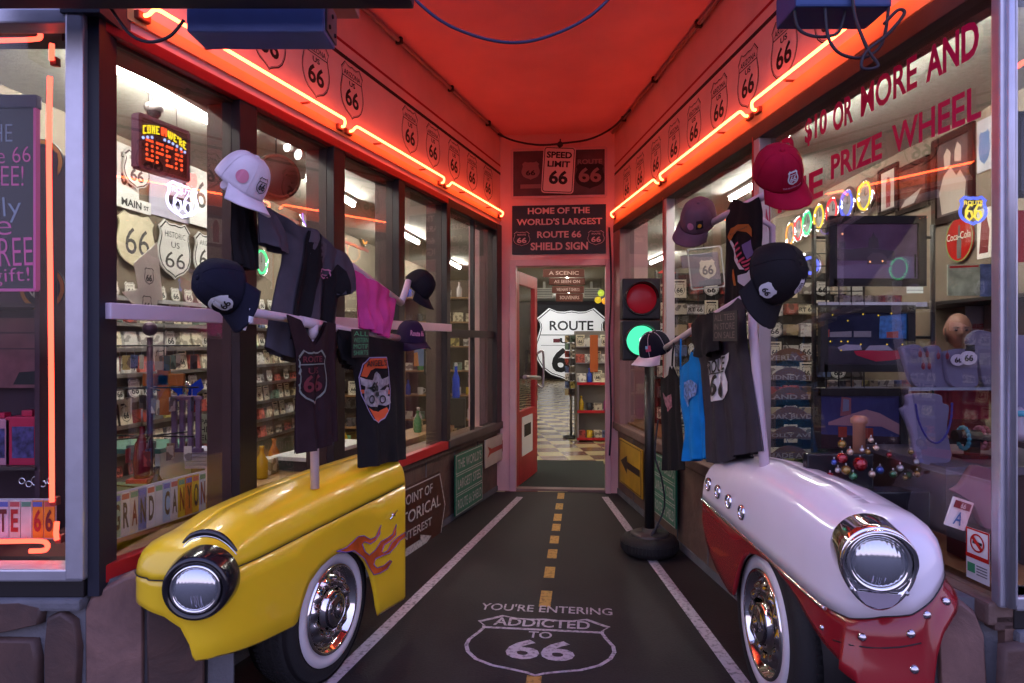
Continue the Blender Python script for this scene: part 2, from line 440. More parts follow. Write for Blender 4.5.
def posts(fr, xs, L, z0, z1, mat_face, depth=.12, wo=None, red=False):
    edges = [0]+[v for p in xs for v in p]+[L]
    for i in range(0, len(edges), 2):
        a, b = edges[i], edges[i+1]
        if b-a < .005: continue
        o = MB(fr.M()).bx(a, b, -.015, depth, z0, z1, .003).build('post', mat_face, wo)
        if red and 0 < i < len(edges)-2: MB(fr.M()).bx(b-.012, b+.002, -.02, -.01, z0, z1).build('red_edge', redpaint, wo)
posts(WL, LX, LWL, SILL-.03, HEAD+.045, darkframe, .12, wl)
MB(WL.M()).bx(0, LX[3][1]+.02, -.02, .02, HEAD, HEAD+.045, .004).build('head_trim', redpaint, wl)
MB(WL.M()).bx(LX[3][1], LWL, -.012, .02, HEAD-.02, HEAD+.045, .004).build('head_trim', darkframe, wl)
MB(WL.M()).bx(0, LWL, .021, .17, HEAD-.01, HEAD+.045).build('head_soffit', brownwood, wl)
MB(WL.M()).bx(0, LX[3][1]+.02, -.02, .03, SILL-.03, SILL+.03, .004).build('red_sill', redpaint, wl)
MB(WL.M()).bx(LX[3][1]+.02, LWL, -.03, .03, SILL-.03, SILL+.035, .01).build('dark_sill', P('grey brown sill', (.07,.05,.05), .5, var=.2), wl)
MB(WL.M()).bx(0, LWL, .031, .30, SILL-.05, SILL-.02).build('inner_sill', P('tan sill board', (.16,.075,.04), .5, var=.2), wl)
for i, (a, b) in enumerate(LX):
    t = thing('window_%d' % (i+1), None, None, WL.M(a, 0, 0), kind='structure')
    MB().bx(0, b-a, .028, .032, SILL, HEAD).build('glass', gl, t)
    MB().bx(b-a-.002, b-a+.004, .03, .155, SILL, HEAD).build('jamb', brownwood, t)
    if i == 4:
        mpx = WL.hit(476, 341)[0]-a
        MB().bx(mpx-.012, mpx+.012, .015, .05, SILL, HEAD).build('mullion', darkframe, t)
        _, zt = WL.hit(475, 334); MB().bx(0, b-a, .01, .05, zt-.03, zt+.03).build('transom', darkframe, t)
x0, zt = WL.hit(103, 303, -.03); x1, z1 = WL.hit(220, 311, -.03)
MB(WL.M()).bx(.0, x1, -.045, -.018, 1.475, 1.53, .004).build('trim_2', whitebar, kind='structure')
x0, _ = WL.hit(250, 315, -.03); x1, _ = WL.hit(450, 323, -.03)
MB(WL.M()).bx(x0, x1, -.045, -.018, 1.475, 1.53, .004).build('trim_3', whitebar, kind='structure')

RP = [(621,662),(670,753),(763,984)]
RHEAD = 2.47
wr, RX = wall_side(WR, LWR, 'right', 2.94, RP, RHEAD-.04, .66, (627,640,656,674,694,719,748,784,831), 2.745, 6)
MB(WR.M()).bx(0, LWR, -.015, .13, RHEAD-.07, RHEAD+.0, .004).build('head_trim', brownwood, wr)
for px, w_ in ((666.5,.05),(758.5,.05)):
    x, _ = WR.hit(px, 341)
    MB(WR.M()).bx(x-.03, x+.03, -.012, .05, .63, RHEAD-.05, .004).build('post', P('pale metal post', (.55,.50,.52), .4, metal=.3), wr)
    MB(WR.M()).bx(x-.038, x-.030, -.016, .03, .63, RHEAD-.05).build('red_edge', redpaint, wr)
x, _ = WR.hit(621, 341); MB(WR.M()).bx(0, x, -.012, .12, .6, RHEAD-.05, .004).build('post', P('pink brown post', (.30,.17,.18), .5, var=.1), wr)
MB(WR.M()).bx(0, LWR, -.02, .10, .60, .665, .01).build('stone_sill', P('brown stone sill', (.16,.10,.085), .6, var=.2, bump=.3), wr)
MB(WR.M()).bx(0, LWR, .06, .30, .655, .685).build('inner_sill', P('oak sill', (.20,.09,.03), .45, var=.3, scale=12), wr)
for i, (a, b) in enumerate(RX):
    t = thing('window_%d' % (i+6), None, None, WR.M(a, 0, 0), kind='structure')
    MB().bx(-.02, b-a+.02, .028, .032, .665, RHEAD-.06).build('glass', gl, t)
    if i == 2:
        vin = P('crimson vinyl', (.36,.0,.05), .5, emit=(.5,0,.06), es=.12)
        H_ = lambda px, py: (WR.hit(px, py, .024)[0]-a, WR.hit(px, py, .024)[1])
        m = MB()
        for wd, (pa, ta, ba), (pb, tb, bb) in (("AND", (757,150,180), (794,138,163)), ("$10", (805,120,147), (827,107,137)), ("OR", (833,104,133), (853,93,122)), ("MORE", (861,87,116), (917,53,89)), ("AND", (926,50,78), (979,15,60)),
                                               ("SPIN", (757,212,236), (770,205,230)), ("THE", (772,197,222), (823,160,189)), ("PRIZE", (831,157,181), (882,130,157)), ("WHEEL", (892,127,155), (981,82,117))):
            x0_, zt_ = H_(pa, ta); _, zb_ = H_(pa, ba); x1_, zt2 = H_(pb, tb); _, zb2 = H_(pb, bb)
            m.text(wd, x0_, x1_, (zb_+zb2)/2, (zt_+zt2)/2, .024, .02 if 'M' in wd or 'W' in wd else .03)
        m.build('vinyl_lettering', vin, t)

# ------------------------------------------------------------------ back wall with the doorway
b = MB(BK.M())
xa, _ = BK.hit(516, 341); xb, _ = BK.hit(605.5, 341); DH = BK.hit(560, 266)[1]
b.bx(-.3, xa-.03, 0, .15, -.05, CEIL); b.bx(xb+.03, LBK+.3, 0, .15, -.05, CEIL); b.bx(xa-.03, xb+.03, 0, .15, DH+.04, CEIL)
wb = b.build('wall_back', pinkwall, kind='structure')
d1 = thing('door_1', None, None, BK.M(), kind='structure')
MB().bx(xa-.06, xa, -.02, .14, 0, DH+.06, .005).build('jamb', doorpink, d1)
MB().bx(xb, xb+.05, -.02, .14, 0, DH+.06, .005).build('jamb', doorpink, d1)
MB().bx(xa, xb, -.02, .14, DH, DH+.06, .005).build('lintel', doorpink, d1)
DL = Frame(xa*BK.ex[0]+BK.o[0]+.004, BK.o[1]+xa*BK.ex[1]+.06, .225, .80)   # the leaf stands open into the shop
lw = .84
leafM = BK.M().inverted() @ DL.M()
lr = P('red door paint', (.36,.02,.025), .4, var=.12)
m = MB(leafM); ph = DH-.03
m.bx(0, .11, 0, .045, .02, ph, .004); m.bx(lw-.11, lw, 0, .045, .02, ph, .004); m.bx(.11, lw-.11, 0, .045, ph-.12, ph); m.bx(.11, lw-.11, 0, .045, .02, .72)
m.build('leaf', lr, d1)
MB(leafM).bx(.11, lw-.11, .018, .026, .72, ph-.12).build('glass', gl, d1)
h = MB(leafM); h.tube(cat_([(.79,-.01,.95),(.82,-.06,.92),(.83,-.07,1.05),(.83,-.07,1.2),(.82,-.06,1.3),(.79,-.01,1.27)]), .012); h.build('handle', steel, d1)
MB(leafM).tube([(.12,-.05,1.06),(.74,-.05,1.02)], .02).build('push_bar', steel, d1)
m = MB(leafM).bx(.2, .62, -.004, .0, .28, .66).build('notice', white, d1)
MB(leafM).bx(.28, .54, -.006, -.003, .46, .58).build('notice_panel', blackp, d1)
# brown corner pilaster base at the right jamb
# ------------------------------------------------------------------ ceilings
def poly(name, pts, z0, z1, m, parent=None, kind='structure'):
    mb = MB(); a = [mb._v((x, y, z0)) for x, y in pts]; b_ = [mb._v((x, y, z1)) for x, y in pts]; n = len(a)
    for i in range(n): mb._f([a[i], a[(i+1)%n], b_[(i+1)%n], b_[i]])
    mb._f(a[::-1]); mb._f(b_); return mb.build(name, m, parent, kind=kind)
poly('ceiling', [(-1.46,2.02),(-.30,6.5),(1.05,6.4),(1.46,1.78)], CEIL, CEIL+.1, ceilmat)
shopceil = P('shop ceiling', (.38,.37,.33), .8, var=.12, scale=30, bump=.4, bscale=80)
poly('ceiling_shop_left', [(-3.45,2.1),(-1.52,2.2),(-.22,6.45),(-2.67,6.45)], SHOPC, SHOPC+.1, shopceil)
poly('ceiling_shop_right', [(1.5,1.8),(3.3,1.8),(3.3,6.45),(1.06,6.45)], SHOPC, SHOPC+.1, shopceil)
poly('ceiling_shop_back', [(-3.0,6.45),(3.5,6.45),(4.0,26.4),(-.6,26.4)], SHOPC, SHOPC+.1, shopceil)
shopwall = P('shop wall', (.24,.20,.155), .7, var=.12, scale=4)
MB(SHL.M()).bx(.55, 25, 0, .12, -.05, SHOPC).build('wall_shop_left', shopwall, kind='structure')
MB(SHR.M()).bx(-14.5, 10.2, 0, .12, -.05, SHOPC).build('wall_shop_right', shopwall, kind='structure')
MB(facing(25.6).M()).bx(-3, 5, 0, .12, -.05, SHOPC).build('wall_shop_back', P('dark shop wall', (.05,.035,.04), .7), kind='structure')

# ------------------------------------------------------------------ the two facade ends
def facade(side, x0, x1, d, sill, n0):
    sg = -1 if side == 'left' else 1
    fr = facing(d); M_ = fr.M()
    # M_ origin x=0
    w = MB(M_); w.bx(x0, x1, .0, .30, -.05, sill-.11); wo = w.build('wall_front_'+side, mortar, kind='structure')
    MB(M_).bx(x0, x1, -.03, .30, sill-.115, sill-.075, .012).build('stone_cap', mortar, wo)
    MB(M_).bx(x0, x1, -.01, .25, sill-.075, sill-.02, .004).build('dark_sill', blackp, wo)
    MB(M_).bx(x0, x1, -.02, .08, sill-.02, sill+.02, .006).build('aluminium_sill', alu, wo)
    MB(M_).bx(x0, x1, -.02, .30, 2.49, CEIL+.1, .004).build('fascia', P('dark fascia', (.025,.028,.05), .6, var=.2), wo)
    t = thing('window_%d' % n0, None, None, M_, kind='structure')
    MB().bx(x0, x1, .028, .032, sill, 2.49).build('glass', gl, t)
    MB().bx(x0, x1, -.02, .06, 2.44, 2.49, .006).build('head_frame', alu, t)
    return wo, t
wfl, t9 = facade('left', -3.3, -1.405, 2.25, .635, 9)
wfr, t10 = facade('right', 1.412, 3.3, 1.93, .665, 10)
# corner posts
MB(facing(2.25).M()).bx(-1.458, -1.398, -.025, .05, .62, 2.49, .008).build('trim_4', alu, kind='structure')
m = MB(facing(2.25).M()).bx(-1.398, -1.36, .0, .10, .56, 2.49).build('trim_5', P('blue black gap', (.012,.014,.028), .5), kind='structure')
m = MB(facing(1.93).M()).bx(1.362, 1.414, -.025, .015, .655, 3.2, .008); m.tube([(1.388,-.03,.66),(1.388,-.03,3.2)], .012); m.build('trim_6', alu, kind='structure')
MB(facing(2.25).M()).bx(-1.47,-1.34,-.03,.15,2.47,CEIL).build('trim_7', P('dark fascia', (0,0,0)), kind='structure')
# irregular stone cladding, each stone a slab on the mortar
def slab(poly_, fr, y, t, mat_, parent):
    mb = MB(fr.M()); n = len(poly_)
    cx = sum(p[0] for p in poly_)/n; cz = sum(p[1] for p in poly_)/n
    o = [(p[0], p[1]) for p in cat_([(p[0], 0, p[1]) for p in poly_+[poly_[0]]], 1) and poly_]
    a = [mb._v((p[0], y+t, p[1])) for p in o]; b_ = [mb._v((cx+(p[0]-cx)*.97, y+.006, cz+(p[1]-cz)*.97)) for p in o]; c_ = [mb._v((cx+(p[0]-cx)*.90, y, cz+(p[1]-cz)*.90)) for p in o]
    for i in range(n):
        mb._f([a[i], a[(i+1)%n], b_[(i+1)%n], b_[i]], True); mb._f([b_[i], b_[(i+1)%n], c_[(i+1)%n], c_[i]], True)
    mb._f(c_); return mb.build('stone', mat_, parent)
def pxpoly(fr, pts, off=0): return [fr.hit(x, y, off) for x, y in pts]
FL_, FR_ = facing(2.22), facing(1.90)
for pts, mt in (([(-40,604),(20,602),(42,607),(40,625),(0,634),(-40,634)], stone_d), ([(46,618),(60,612),(74,622),(78,650),(76,700),(44,700),(43,650)], stone_d),
                ([(-60,640),(-10,640),(34,641),(38,660),(38,700),(-60,700)], stone_d), ([(-200,604),(-60,604),(-48,650),(-60,720),(-200,720)], stone_p)):
    slab([(x, z) for x, z in pxpoly(FL_, pts)], FL_, -.002, .03, mt, wfl)
    slab([( -x + .0, z) for x, z in pxpoly(FL_, pts)][::-1], FR_, -.002, .03, mt, wfr)
# the tall corner stones that turn into the aisle
CL = Frame(-1.38, 2.27, .60, .22)
t = thing('trim_8', None, None, kind='structure')
slab(pxpoly(CL, [(90,598),(106,586),(128,575),(141,572),(144,600),(144,700),(85,700),(84,610)]), CL, -.01, .05, stone_p, t)
slab(pxpoly(CL, [(146,600),(205,600),(205,700),(147,700)]), CL, -.01, .05, stone_d, t)
MB(CL.M()).bx(-.02, .42, .02, .12, -.05, .60).build('mortar', mortar, t)
CR = Frame(.90, 2.12, .50, -.20)
t = thing('trim_9', None, None, kind='structure')
slab(pxpoly(CR, [(945,606),(960,600),(975,612),(984,635),(988,700),(940,700),(938,640)]), CR, -.01, .05, stone_p, t)
MB(CR.M()).bx(.30, .52, .02, .12, -.05, .66).build('mortar', mortar, t)
CR2 = Frame(1.33, 1.91, .1, -.01)
slab(pxpoly(FR_, [(1000,645),(1040,640),(1060,690),(1060,740),(996,740)]), FR_, -.02, .03, stone_d, wfr)

# ------------------------------------------------------------------ neon tubes of the aisle
def neon_run(fr, pts, label, off=-.06):
    # pts: list of (px) ends; one tube with bent-back ends, on little stand-offs
    x0, x1 = pts
    x0 += .035; x1 -= .035
    t = thing('neon_tube', label, 'neon tube', fr.M(x0, 0, NEON if fr is WL else 2.565))
    L_ = x1-x0
    m = MB(); m.tube(cat_([(.0,-.02,-.03),(0,-.045,-.03),(.02,-.06,-.004),(.08,-.06,0)], 4)+[Vector((L_-.08,-.06,0))]+cat_([(L_-.08,-.06,0),(L_-.02,-.06,-.004),(L_,-.045,-.03),(L_,-.02,-.03)], 4)[1:], .0072, 8)
    m.build('glass_tube', neonred, t)
    k = max(2, int(L_/.6))
    for i in range(k):
        x = L_*(i+.5)/k
        MB().tube([(x,0,-.012),(x,-.05,-.012)], .006, 6).build('stand_off', P('tube bracket', (.25,.05,.03), .5), t)
    for x in (-.0, L_): MB().bx(x-.03, x+.03, -.03, 0, -.05, -.02, .005).build('end_cap', P('tube bracket', (0,0,0)), t)
hx = lambda fr, px: fr.hit(px, 200, -.06)[0]
neon_run(WL, (.12, hx(WL,350)), 'red neon tube above the left windows, nearest to the street')
neon_run(WL, (hx(WL,351.5), hx(WL,447)), 'red neon tube above the left windows, middle of the run')
neon_run(WL, (hx(WL,449), LWL-.05), 'red neon tube above the left windows, shortest and next to the doorway wall')
neon_run(WR, (.05, hx(WR,656)), 'red neon tube above the right windows, shortest and next to the doorway wall')
neon_run(WR, (hx(WR,657.5), hx(WR,745)), 'red neon tube above the right windows, middle of the run')
neon_run(WR, (hx(WR,747), LWR-.1), 'red neon tube above the right windows, nearest to the street')

orb = P('board with orange neon glow', (.85,.40,.16), .5, var=.06)  # the neon's orange glow on the wall is put into this board's colour
MB(WL.M()).bx(0, LWL, -.012, .0, 2.525, 2.57).build('neon_glow_board', orb, wl)
MB(WR.M()).bx(0, LWR, -.012, .0, 2.475, 2.55).build('neon_glow_board', orb, wr)
# ------------------------------------------------------------------ overhead fittings and cables
t = thing('box_fixture', 'blue-grey metal box fitting under the fascia at upper left', 'light fitting', at(0,0,0)[0:0] or Matrix.Translation((-.82, 2.25, 2.39)))
bluebox = P('blue grey metal', (.16,.24,.62), .5, metal=.1, var=.1)
MB().bx(-.22, .22, -.07, .07, 0, .12, .008).build('housing', bluebox, t)
MB().bx(.221, .228, -.06, .06, .01, .11, .002).build('end_plate', P('grey end plate', (.16,.14,.17), .5), t)
for y, z in ((-.035,.03),(.03,.03),(.0,.08)): MB().lathe([(0,.006),(.007,.005),(.008,0)], 8, axis='X', c=(.228,y,z)).build('screw', blackp, t)
MB().bx(-.22, .22, -.02, .02, .12, .16).build('mounting_strap', blackp, t)
t = thing('box_fixture', 'small blue metal box fitting at the top edge on the right', 'light fitting', Matrix.Translation((1.03, 2.2, 2.44)))
MB().bx(-.15, .15, -.08, .08, 0, .10, .008).build('housing', P('bright blue metal', (.03,.07,.22), .5, metal=.2), t)
MB().bx(-.12, .12, -.05, .05, .1, .9).build('bracket', blackp, t)
m = MB(); m.bx(-.05, .05, -.05, .05, 0, .17, .006)
t = m.build('junction_box', P('pink beige metal', (.35,.24,.25), .5), M=Matrix.Translation((-.645, 2.62, 2.66)), label='small beige junction box hanging in the upper left corner of the ceiling', cat='junction box')
MB().bx(-.02, .02, -.02, .02, .17, CEIL-2.66).build('stem', P('pink beige metal', (0,0,0)), t)
fas = MB(); a = at(-20, 13, 2.1); b_ = at(385, 9, 2.1)
fas.bx(-1.75, -.30, 2.0, 2.1, 2.42, 2.60, .01)
fas.build('beam_front', P('navy beam', (.03,.03,.055), .6, var=.15), kind='structure')
def cab(name, pts, r, label, m=cable): tag(MB().tube(cat_(pts, 7), r, 8).build(name, m), label, 'cable')
bluec = P('blue cable rubber', (.02,.03,.12), .45)
cab('hanging_cable', [at(405,-14,2.35), at(422,6,2.35), at(450,26,2.35), at(490,40,2.35), at(525,42,2.35), at(560,32,2.35), at(590,16,2.35), at(612,-4,2.35)], .0055, 'dark blue cable sagging across the top of the red ceiling', bluec)
cab('hanging_cable', [at(98,-8,2.12), at(112,10,2.12), at(130,34,2.12), at(150,42,2.12), at(170,36,2.12), at(184,20,2.12)], .005, 'black cable loop at upper left beside the blue-grey box')
for k, (pp, lb) in enumerate((([(794,8),(798,28),(812,36),(830,36),(840,30),(846,6)], 'black cable loop hanging from the small blue box'),
              ([(825,8),(828,36),(838,52),(856,58),(872,54),(884,38),(890,-5)], 'longest black cable loop below the small blue box'),
              ([(852,-6),(856,20),(868,50),(878,66),(862,68),(866,52),(888,34),(904,14),(898,10),(884,24)], 'tangled black cable bundle beside the right neon tube'))):
    cab('hanging_cable', [at(x, y, 2.15-.02*k) for x, y in pp], .005, lb)
# ceiling conduits and the sagging cord at the back
cond = P('painted conduit', (.30,.17,.18), .5)
for fr, L_, s_ in ((WL, LWL, 'left'), (WR, LWR, 'right')):
    m = MB(fr.M()); m.tube([(.05,-.03,CEIL-.02),(L_-.05,-.03,CEIL-.02)], .014, 8)
    o = m.build('ceiling_conduit', cond, label='thin painted conduit along the %s edge of the red ceiling' % s_, cat='conduit')
    for i in range(5): MB(fr.M()).bx(L_*(i+.5)/5-.012, L_*(i+.5)/5+.012, -.05, -.01, CEIL-.04, CEIL).build('clip', blackp, o)
cab('hanging_cable', [at(498,134,6.2), at(515,141,6.2), at(540,145,6.2), at(565,143,6.2), at(590,139,6.1), at(612,128,6.0), at(630,110,5.3)], .009, 'dark cord sagging along the top of the doorway wall')
cab('hanging_cable', [BK.M()@Vector((BK.hit(610,y)[0]+.01*math.sin(y*.05), -.035, BK.hit(610,y)[1])) for y in (228,262,300,340,380,420,455)], .008, 'dark cord running down the pink wall right of the door')
# ------------------------------------------------------------------ the two car-front fenders
class Fender:
    def __init__(s, O, ex, ein, plan, spine_t, s0, ztop, zbot, zseam, spine_end):
        s.O = Vector((O[0], O[1], 0)); s.ex = Vector((*ex, 0)).normalized(); s.ein = Vector((*ein, 0)).normalized()
        # dense plan curve
        cv = cat_([(a, b, 0) for a, b in plan], 8)
        s.plan = [(p.x, p.y) for p in cv]
        s.spine_t, s.s0, s.s1 = spine_t, s0, spine_end
        s.ztop, s.zbot, s.zseam = ztop, zbot, zseam
        L_ = [0]
        for a, b in zip(s.plan, s.plan[1:]): L_.append(L_[-1]+math.hypot(b[0]-a[0], b[1]-a[1]))
        s.len = L_
    def W(s, a, b, z): return s.O+s.ex*a+s.ein*b+Vector((0,0,z))
    rows_lo = [(.045,0.0,.02),(0,0.03,0),(0,.22,0),(0,.5,0),(0,.78,0),(0,1,0)]      # (h, fraction zbot->seam)
    rows_hi = [(0,0),(.01,.16),(.035,.36),(.09,.56),(.20,.74),(.38,.89),(.62,.96),(.84,.99),(1,1)]
    def col(s, i, part):
        a, b = s.plan[i]; f = s.len[i]/s.len[-1]
        ss = min(max(a, s.s0), s.s1); st = interp(s.spine_t, ss) if isinstance(s.spine_t, list) else s.spine_t
        zb, zs, zt = s.zbot(a, b, f), s.zseam(a, b, f), s.ztop(ss)
        out = []
        if part == 'lo':
            for h, k, _ in s.rows_lo: out.append(s.W(lerp(a, ss, h*.6), lerp(b, st, h), lerp(zb, zs, k)))
        else:
            for h, k in s.rows_hi: out.append(s.W(lerp(a, ss, h), lerp(b, st, h), lerp(zs, zt, k)))
        return out
    def panel(s, part, name, mat_, parent, bulge=None):
        m = MB(); g = [s.col(i, part) for i in range(len(s.plan))]
        if bulge: g = [[bulge(s.plan[i], k, p) for k, p in enumerate(row)] for i, row in enumerate(g)]
        m.grid(g)
        o = m.build(name, mat_, parent, weld=.0008)
        mod(o, 'SOLIDIFY', thickness=.006, offset=-1)
        return o
def seam_pts(fd, k0, k1, dz=0, out=.002):
    r = []
    for i in range(k0, k1):
        a, b = fd.plan[i]; f = fd.len[i]/fd.len[-1]; ss = min(max(a, fd.s0), fd.s1)
        n = Vector((a-ss, b-.17)).normalized(); r.append(fd.W(a+n.x*out, b+n.y*out, fd.zseam(a, b, f)+dz))
    return r
def bvh_of(objs):
    out = []
    for o in objs:
        bm = bmesh.new(); bm.from_mesh(o.data); bm.transform(o.matrix_world); out.append(BVHTree.FromBMesh(bm)); bm.free()
    return out
def cast(trees, px, py):
    d = Vector(((px-CX)/F, 1, (CY-py)/F)).normalized(); best = None
    for t in trees:
        l, n, i, dist = t.ray_cast(Vector((0,0,EYE)), d)
        if l is not None and (best is None or dist < best[2]): best = (l, n if n.dot(d) < 0 else -n, dist)
    return best
def carpaint(name, col, rough=.28): return P(name, col, rough, coat=.6, var=.05, scale=2)

def wheel(parent, c, axis_out, R0, Rw, Rr, label=None):
    """c centre of the wheel face, axis_out = unit vector pointing out of the face"""
    ax = Vector(axis_out).normalized(); q = Vector((0,0,1)).rotation_difference(ax).to_matrix()
    M_ = Matrix.Translation(c) @ q.to_4x4()
    t = MB(M_)
    wdt = .19
    t.lathe([(Rw, -.012),(Rw+.012, -.002),(R0-.045,-.004),(R0-.02,-.016),(R0-.005,-.04),(R0,-.07),(R0-.004,-.075),(R0,-.08),(R0,-.105),(R0-.004,-.11),(R0,-.115),(R0,-.14),(R0-.005,-.16),(R0-.03,-wdt),(Rr,-wdt),(Rr,-.05)], 64)
    tire = t.build('tyre', P('tyre rubber', (.014,.013,.015), .75, bump=.2, bscale=120), parent)
    m = MB(M_)
    for k in range(72):
        a = 2*math.pi*k/72
        for h in (-.06,-.092,-.125,-.152):
            m.box((math.cos(a)*(R0-.0005), math.sin(a)*(R0-.0005), h), (.006,.012,.02), Matrix.Rotation(a+ (.25 if h in(-.06,-.125) else -.25)*0, 3, 'Z'))
    m.build('tread', P('tyre rubber', (0,0,0)), tire)
    m = MB(M_); m.lathe([(Rw+.001,-.006),(Rw-.004,.003),(lerp(Rw,Rr,.4),.006),(lerp(Rw,Rr,.8),.003),(Rr+.002,-.006)], 64); m.build('whitewall', P('whitewall rubber', (.62,.58,.62), .5, var=.06), tire)
    m = MB(M_)
    m.lathe([(Rr+.004,-.008),(Rr,.004),(Rr-.008,.008),(Rr-.016,.002),(Rr-.022,-.02),(Rr-.035,-.028),(Rr-.05,-.016),(Rr-.06,-.006),(Rr-.072,-.002),(Rr-.084,-.012),(.075,-.012),(.070,.012),(.06,.02),(.04,.026),(.018,.028),(.015,.034),(0,.036)], 64)
    cap = m.build('hubcap', chrome, parent)
    m = MB(M_)
    g = []
    for r_, h in ((Rr-.034,-.026),(Rr-.044,-.016),(Rr-.060,-.002),(Rr-.078,-.006),(Rr-.088,-.012)):
        g.append([(r_*math.cos(2*math.pi*k/120), r_*math.sin(2*math.pi*k/120), h+.004+.0045*math.cos(2*math.pi*k/120*12)*(1 if -.02 < h else .3)) for k in range(120)])
    m.grid(g, wrap=True); m.build('hubcap_flutes', chrome, cap)
    m = MB(M_); m.lathe([(.074,.010),(.066,.017),(.064,.0165),(.070,.012)], 40); m.lathe([(.034,.0275),(.031,.0295),(.028,.0275)], 30)
    m.build('hubcap_trim', P('dark chrome', (.3,.3,.33), .15, metal=1), cap)
    return tire

def lens_mat():
    m, nt, N, L = new_mat('headlight lens')
    b = N.new('ShaderNodeBsdfPrincipled'); o = N.new('ShaderNodeOutputMaterial'); L.new(b.outputs[0], o.inputs[0])
    tc = N.new('ShaderNodeTexCoord'); w = N.new('ShaderNodeTexWave'); w.inputs['Scale'].default_value = 28; w.bands_direction = 'X'; w.inputs['Distortion'].default_value = .3
    n = N.new('ShaderNodeTexNoise'); n.inputs['Scale'].default_value = 9
    L.new(tc.outputs['Object'], w.inputs[0]); L.new(tc.outputs['Object'], n.inputs[0])
    mx = N.new('ShaderNodeMath'); mx.operation = 'ADD'; L.new(w.outputs[1], mx.inputs[0]); L.new(n.outputs[0], mx.inputs[1])
    bp = N.new('ShaderNodeBump'); bp.inputs['Strength'].default_value = .16; bp.inputs['Distance'].default_value = .004
    L.new(mx.outputs[0], bp.inputs['Height']); L.new(bp.outputs[0], b.inputs['Normal'])
    b.inputs['Base Color'].default_value = (.62,.66,.74,1); b.inputs['Metallic'].default_value = .85; b.inputs['Roughness'].default_value = .12
    b.inputs['Coat Weight'].default_value = 1
    return m
lens = lens_mat()
def headlight(parent, c, front, rl, prof_ring, ring_mat, name='headlight', sq=1.0, rr=None):
    M_ = basis(front, (0,0,1), c)
    hr = MB(M_); hr.lathe(prof_ring, 56, axis='Y'); ho = hr.build('headlight_ring', ring_mat, parent)
    m = MB(M_); m.lathe([(rl, 0)]+[(rl*math.cos(a), rl*.42*math.sin(a)) for a in [math.pi/2*k/10 for k in range(1, 10)]]+[(0, rl*.42)], 56, axis='Y')
    m.build('lens', lens, ho)
    m = MB(M_); m.lathe([(rl+.010,-.004),(rl+.010,.008),(rl+.004,.014),(rl-.003,.008),(rl-.003,-.004)], 56, axis='Y'); m.build('retaining_ring', chrome, ho)
    return ho, M_

# ---- yellow one
yel = carpaint('yellow car paint', (.86,.57,.02), .30)
fdY = Fender((-.937, 2.1), (.33, 1), (-1, .33),
    [(1.32,.0),(1.15,.0),(1.05,.0),(.95,.0),(.84,.0),(.73,.0),(.62,.0),(.50,.0),(.38,.0),(.26,.0),(.15,.010),(.06,.035),(.005,.085),(-.02,.15),(-.03,.205),(-.02,.255),(.015,.295),(.08,.33),(.22,.35),(.6,.355),(.95,.345),(1.32,.345)],
    [(.16,.19),(.4,.21),(1.32,.19)], .16,
    lambda a: interp([(.16,.765),(.3,.80),(.55,.822),(.9,.84),(1.32,.845)], a),
    lambda a, b, f: (interp([(-.1,.392),(.0,.392),(.08,.390),(.15,.378),(.25,.365),(.38,.352),(.45,.345),(.465,.37),(.49,.42),(.53,.475),(.60,.513),(.68,.53),(.76,.53),(.83,.515),(.89,.48),(.94,.43),(.985,.36),(1.02,.27),(1.04,.19),(1.06,.15),(1.32,.132)], a) if b < .04 else
                     interp([(.04,.392),(.068,.395),(.078,.45),(.10,.505),(.15,.54),(.23,.565),(.34,.58)],b) ),
    lambda a, b, f: .655+.035*max(0, a) if b < .2 else .66+.03*max(0,a), 1.32)
# resample the plan densely on the outer side so that the wheel arch reads
tY = thing('yellow_car_fender', 'yellow vintage car front fender with flame decals standing by the left windows', 'car fender')
loY = fdY.panel('lo', 'lower_panel', yel, tY)
hiY = fdY.panel('hi', 'upper_panel', yel, tY)
n = len(fdY.plan)
MB().tube(seam_pts(fdY, 2, n-30, 0, .001), .0022, 6).build('seam_line', blackp, tY)
# rear closing plate
m = MB(); ring = [fdY.W(1.318, b, z) for b, z in ((.0,.135),(.0,.69),(.012,.75),(.05,.80),(.10,.83),(.19,.845),(.26,.835),(.32,.79),(.345,.70),(.345,.56))]
m._f([m._v(p) for p in ring]); m.build('rear_plate', P('dark yellow underside', (.20,.12,.01), .6), tY)
trY = bvh_of([loY, hiY])
axis = -fdY.ein
wc = fdY.W(.745, .035, .297)
wheel(tY, wc, (axis.x, axis.y, 0), .297, .225, .180)
# wheel-house
MB().lathe([(.0,-.2),(.29,-.2),(.29,-.02)], 40, rot=Vector((0,0,1)).rotation_difference(axis).to_matrix(), c=fdY.W(.745,.03,.30)).build('wheel_house', blackp, tY)
hc = at(196, 588.5, 2.11)
bez = [(.108,-.09),(.108,-.05),(.101,.0),(.095,.012),(.088,.014),(.079,.004),(.072,-.010),(.067,-.02)]
fr_ = Vector((.12,-1,-.03))
ho, HM = headlight(tY, hc, fr_, .067, bez, P('black bezel', (.012,.010,.014), .18, coat=.5))
# chrome eyebrow above the lamp, with the thick black brow over it
pa = cat_([(Vector(at(x, y, d))) for x, y, d in ((183,547,2.12),(191,539.5,2.13),(204,536,2.135),(217,538,2.135),(228,545,2.13),(237,555,2.12))], 5)
MB().tube(pa, .006, 8, rs=[.001+.003*math.sin(math.pi*i/(len(pa)-1)) for i in range(len(pa))]).build('chrome_eyebrow', chrome, tY)
pb = [p+Vector((0,.0,.012)) for p in pa]
MB().tube(pb, .006, 8, rs=[.003+.008*math.sin(math.pi*i/(len(pb)-1)) for i in range(len(pb))]).build('eyebrow', P('black bezel', (0,0,0)), tY)
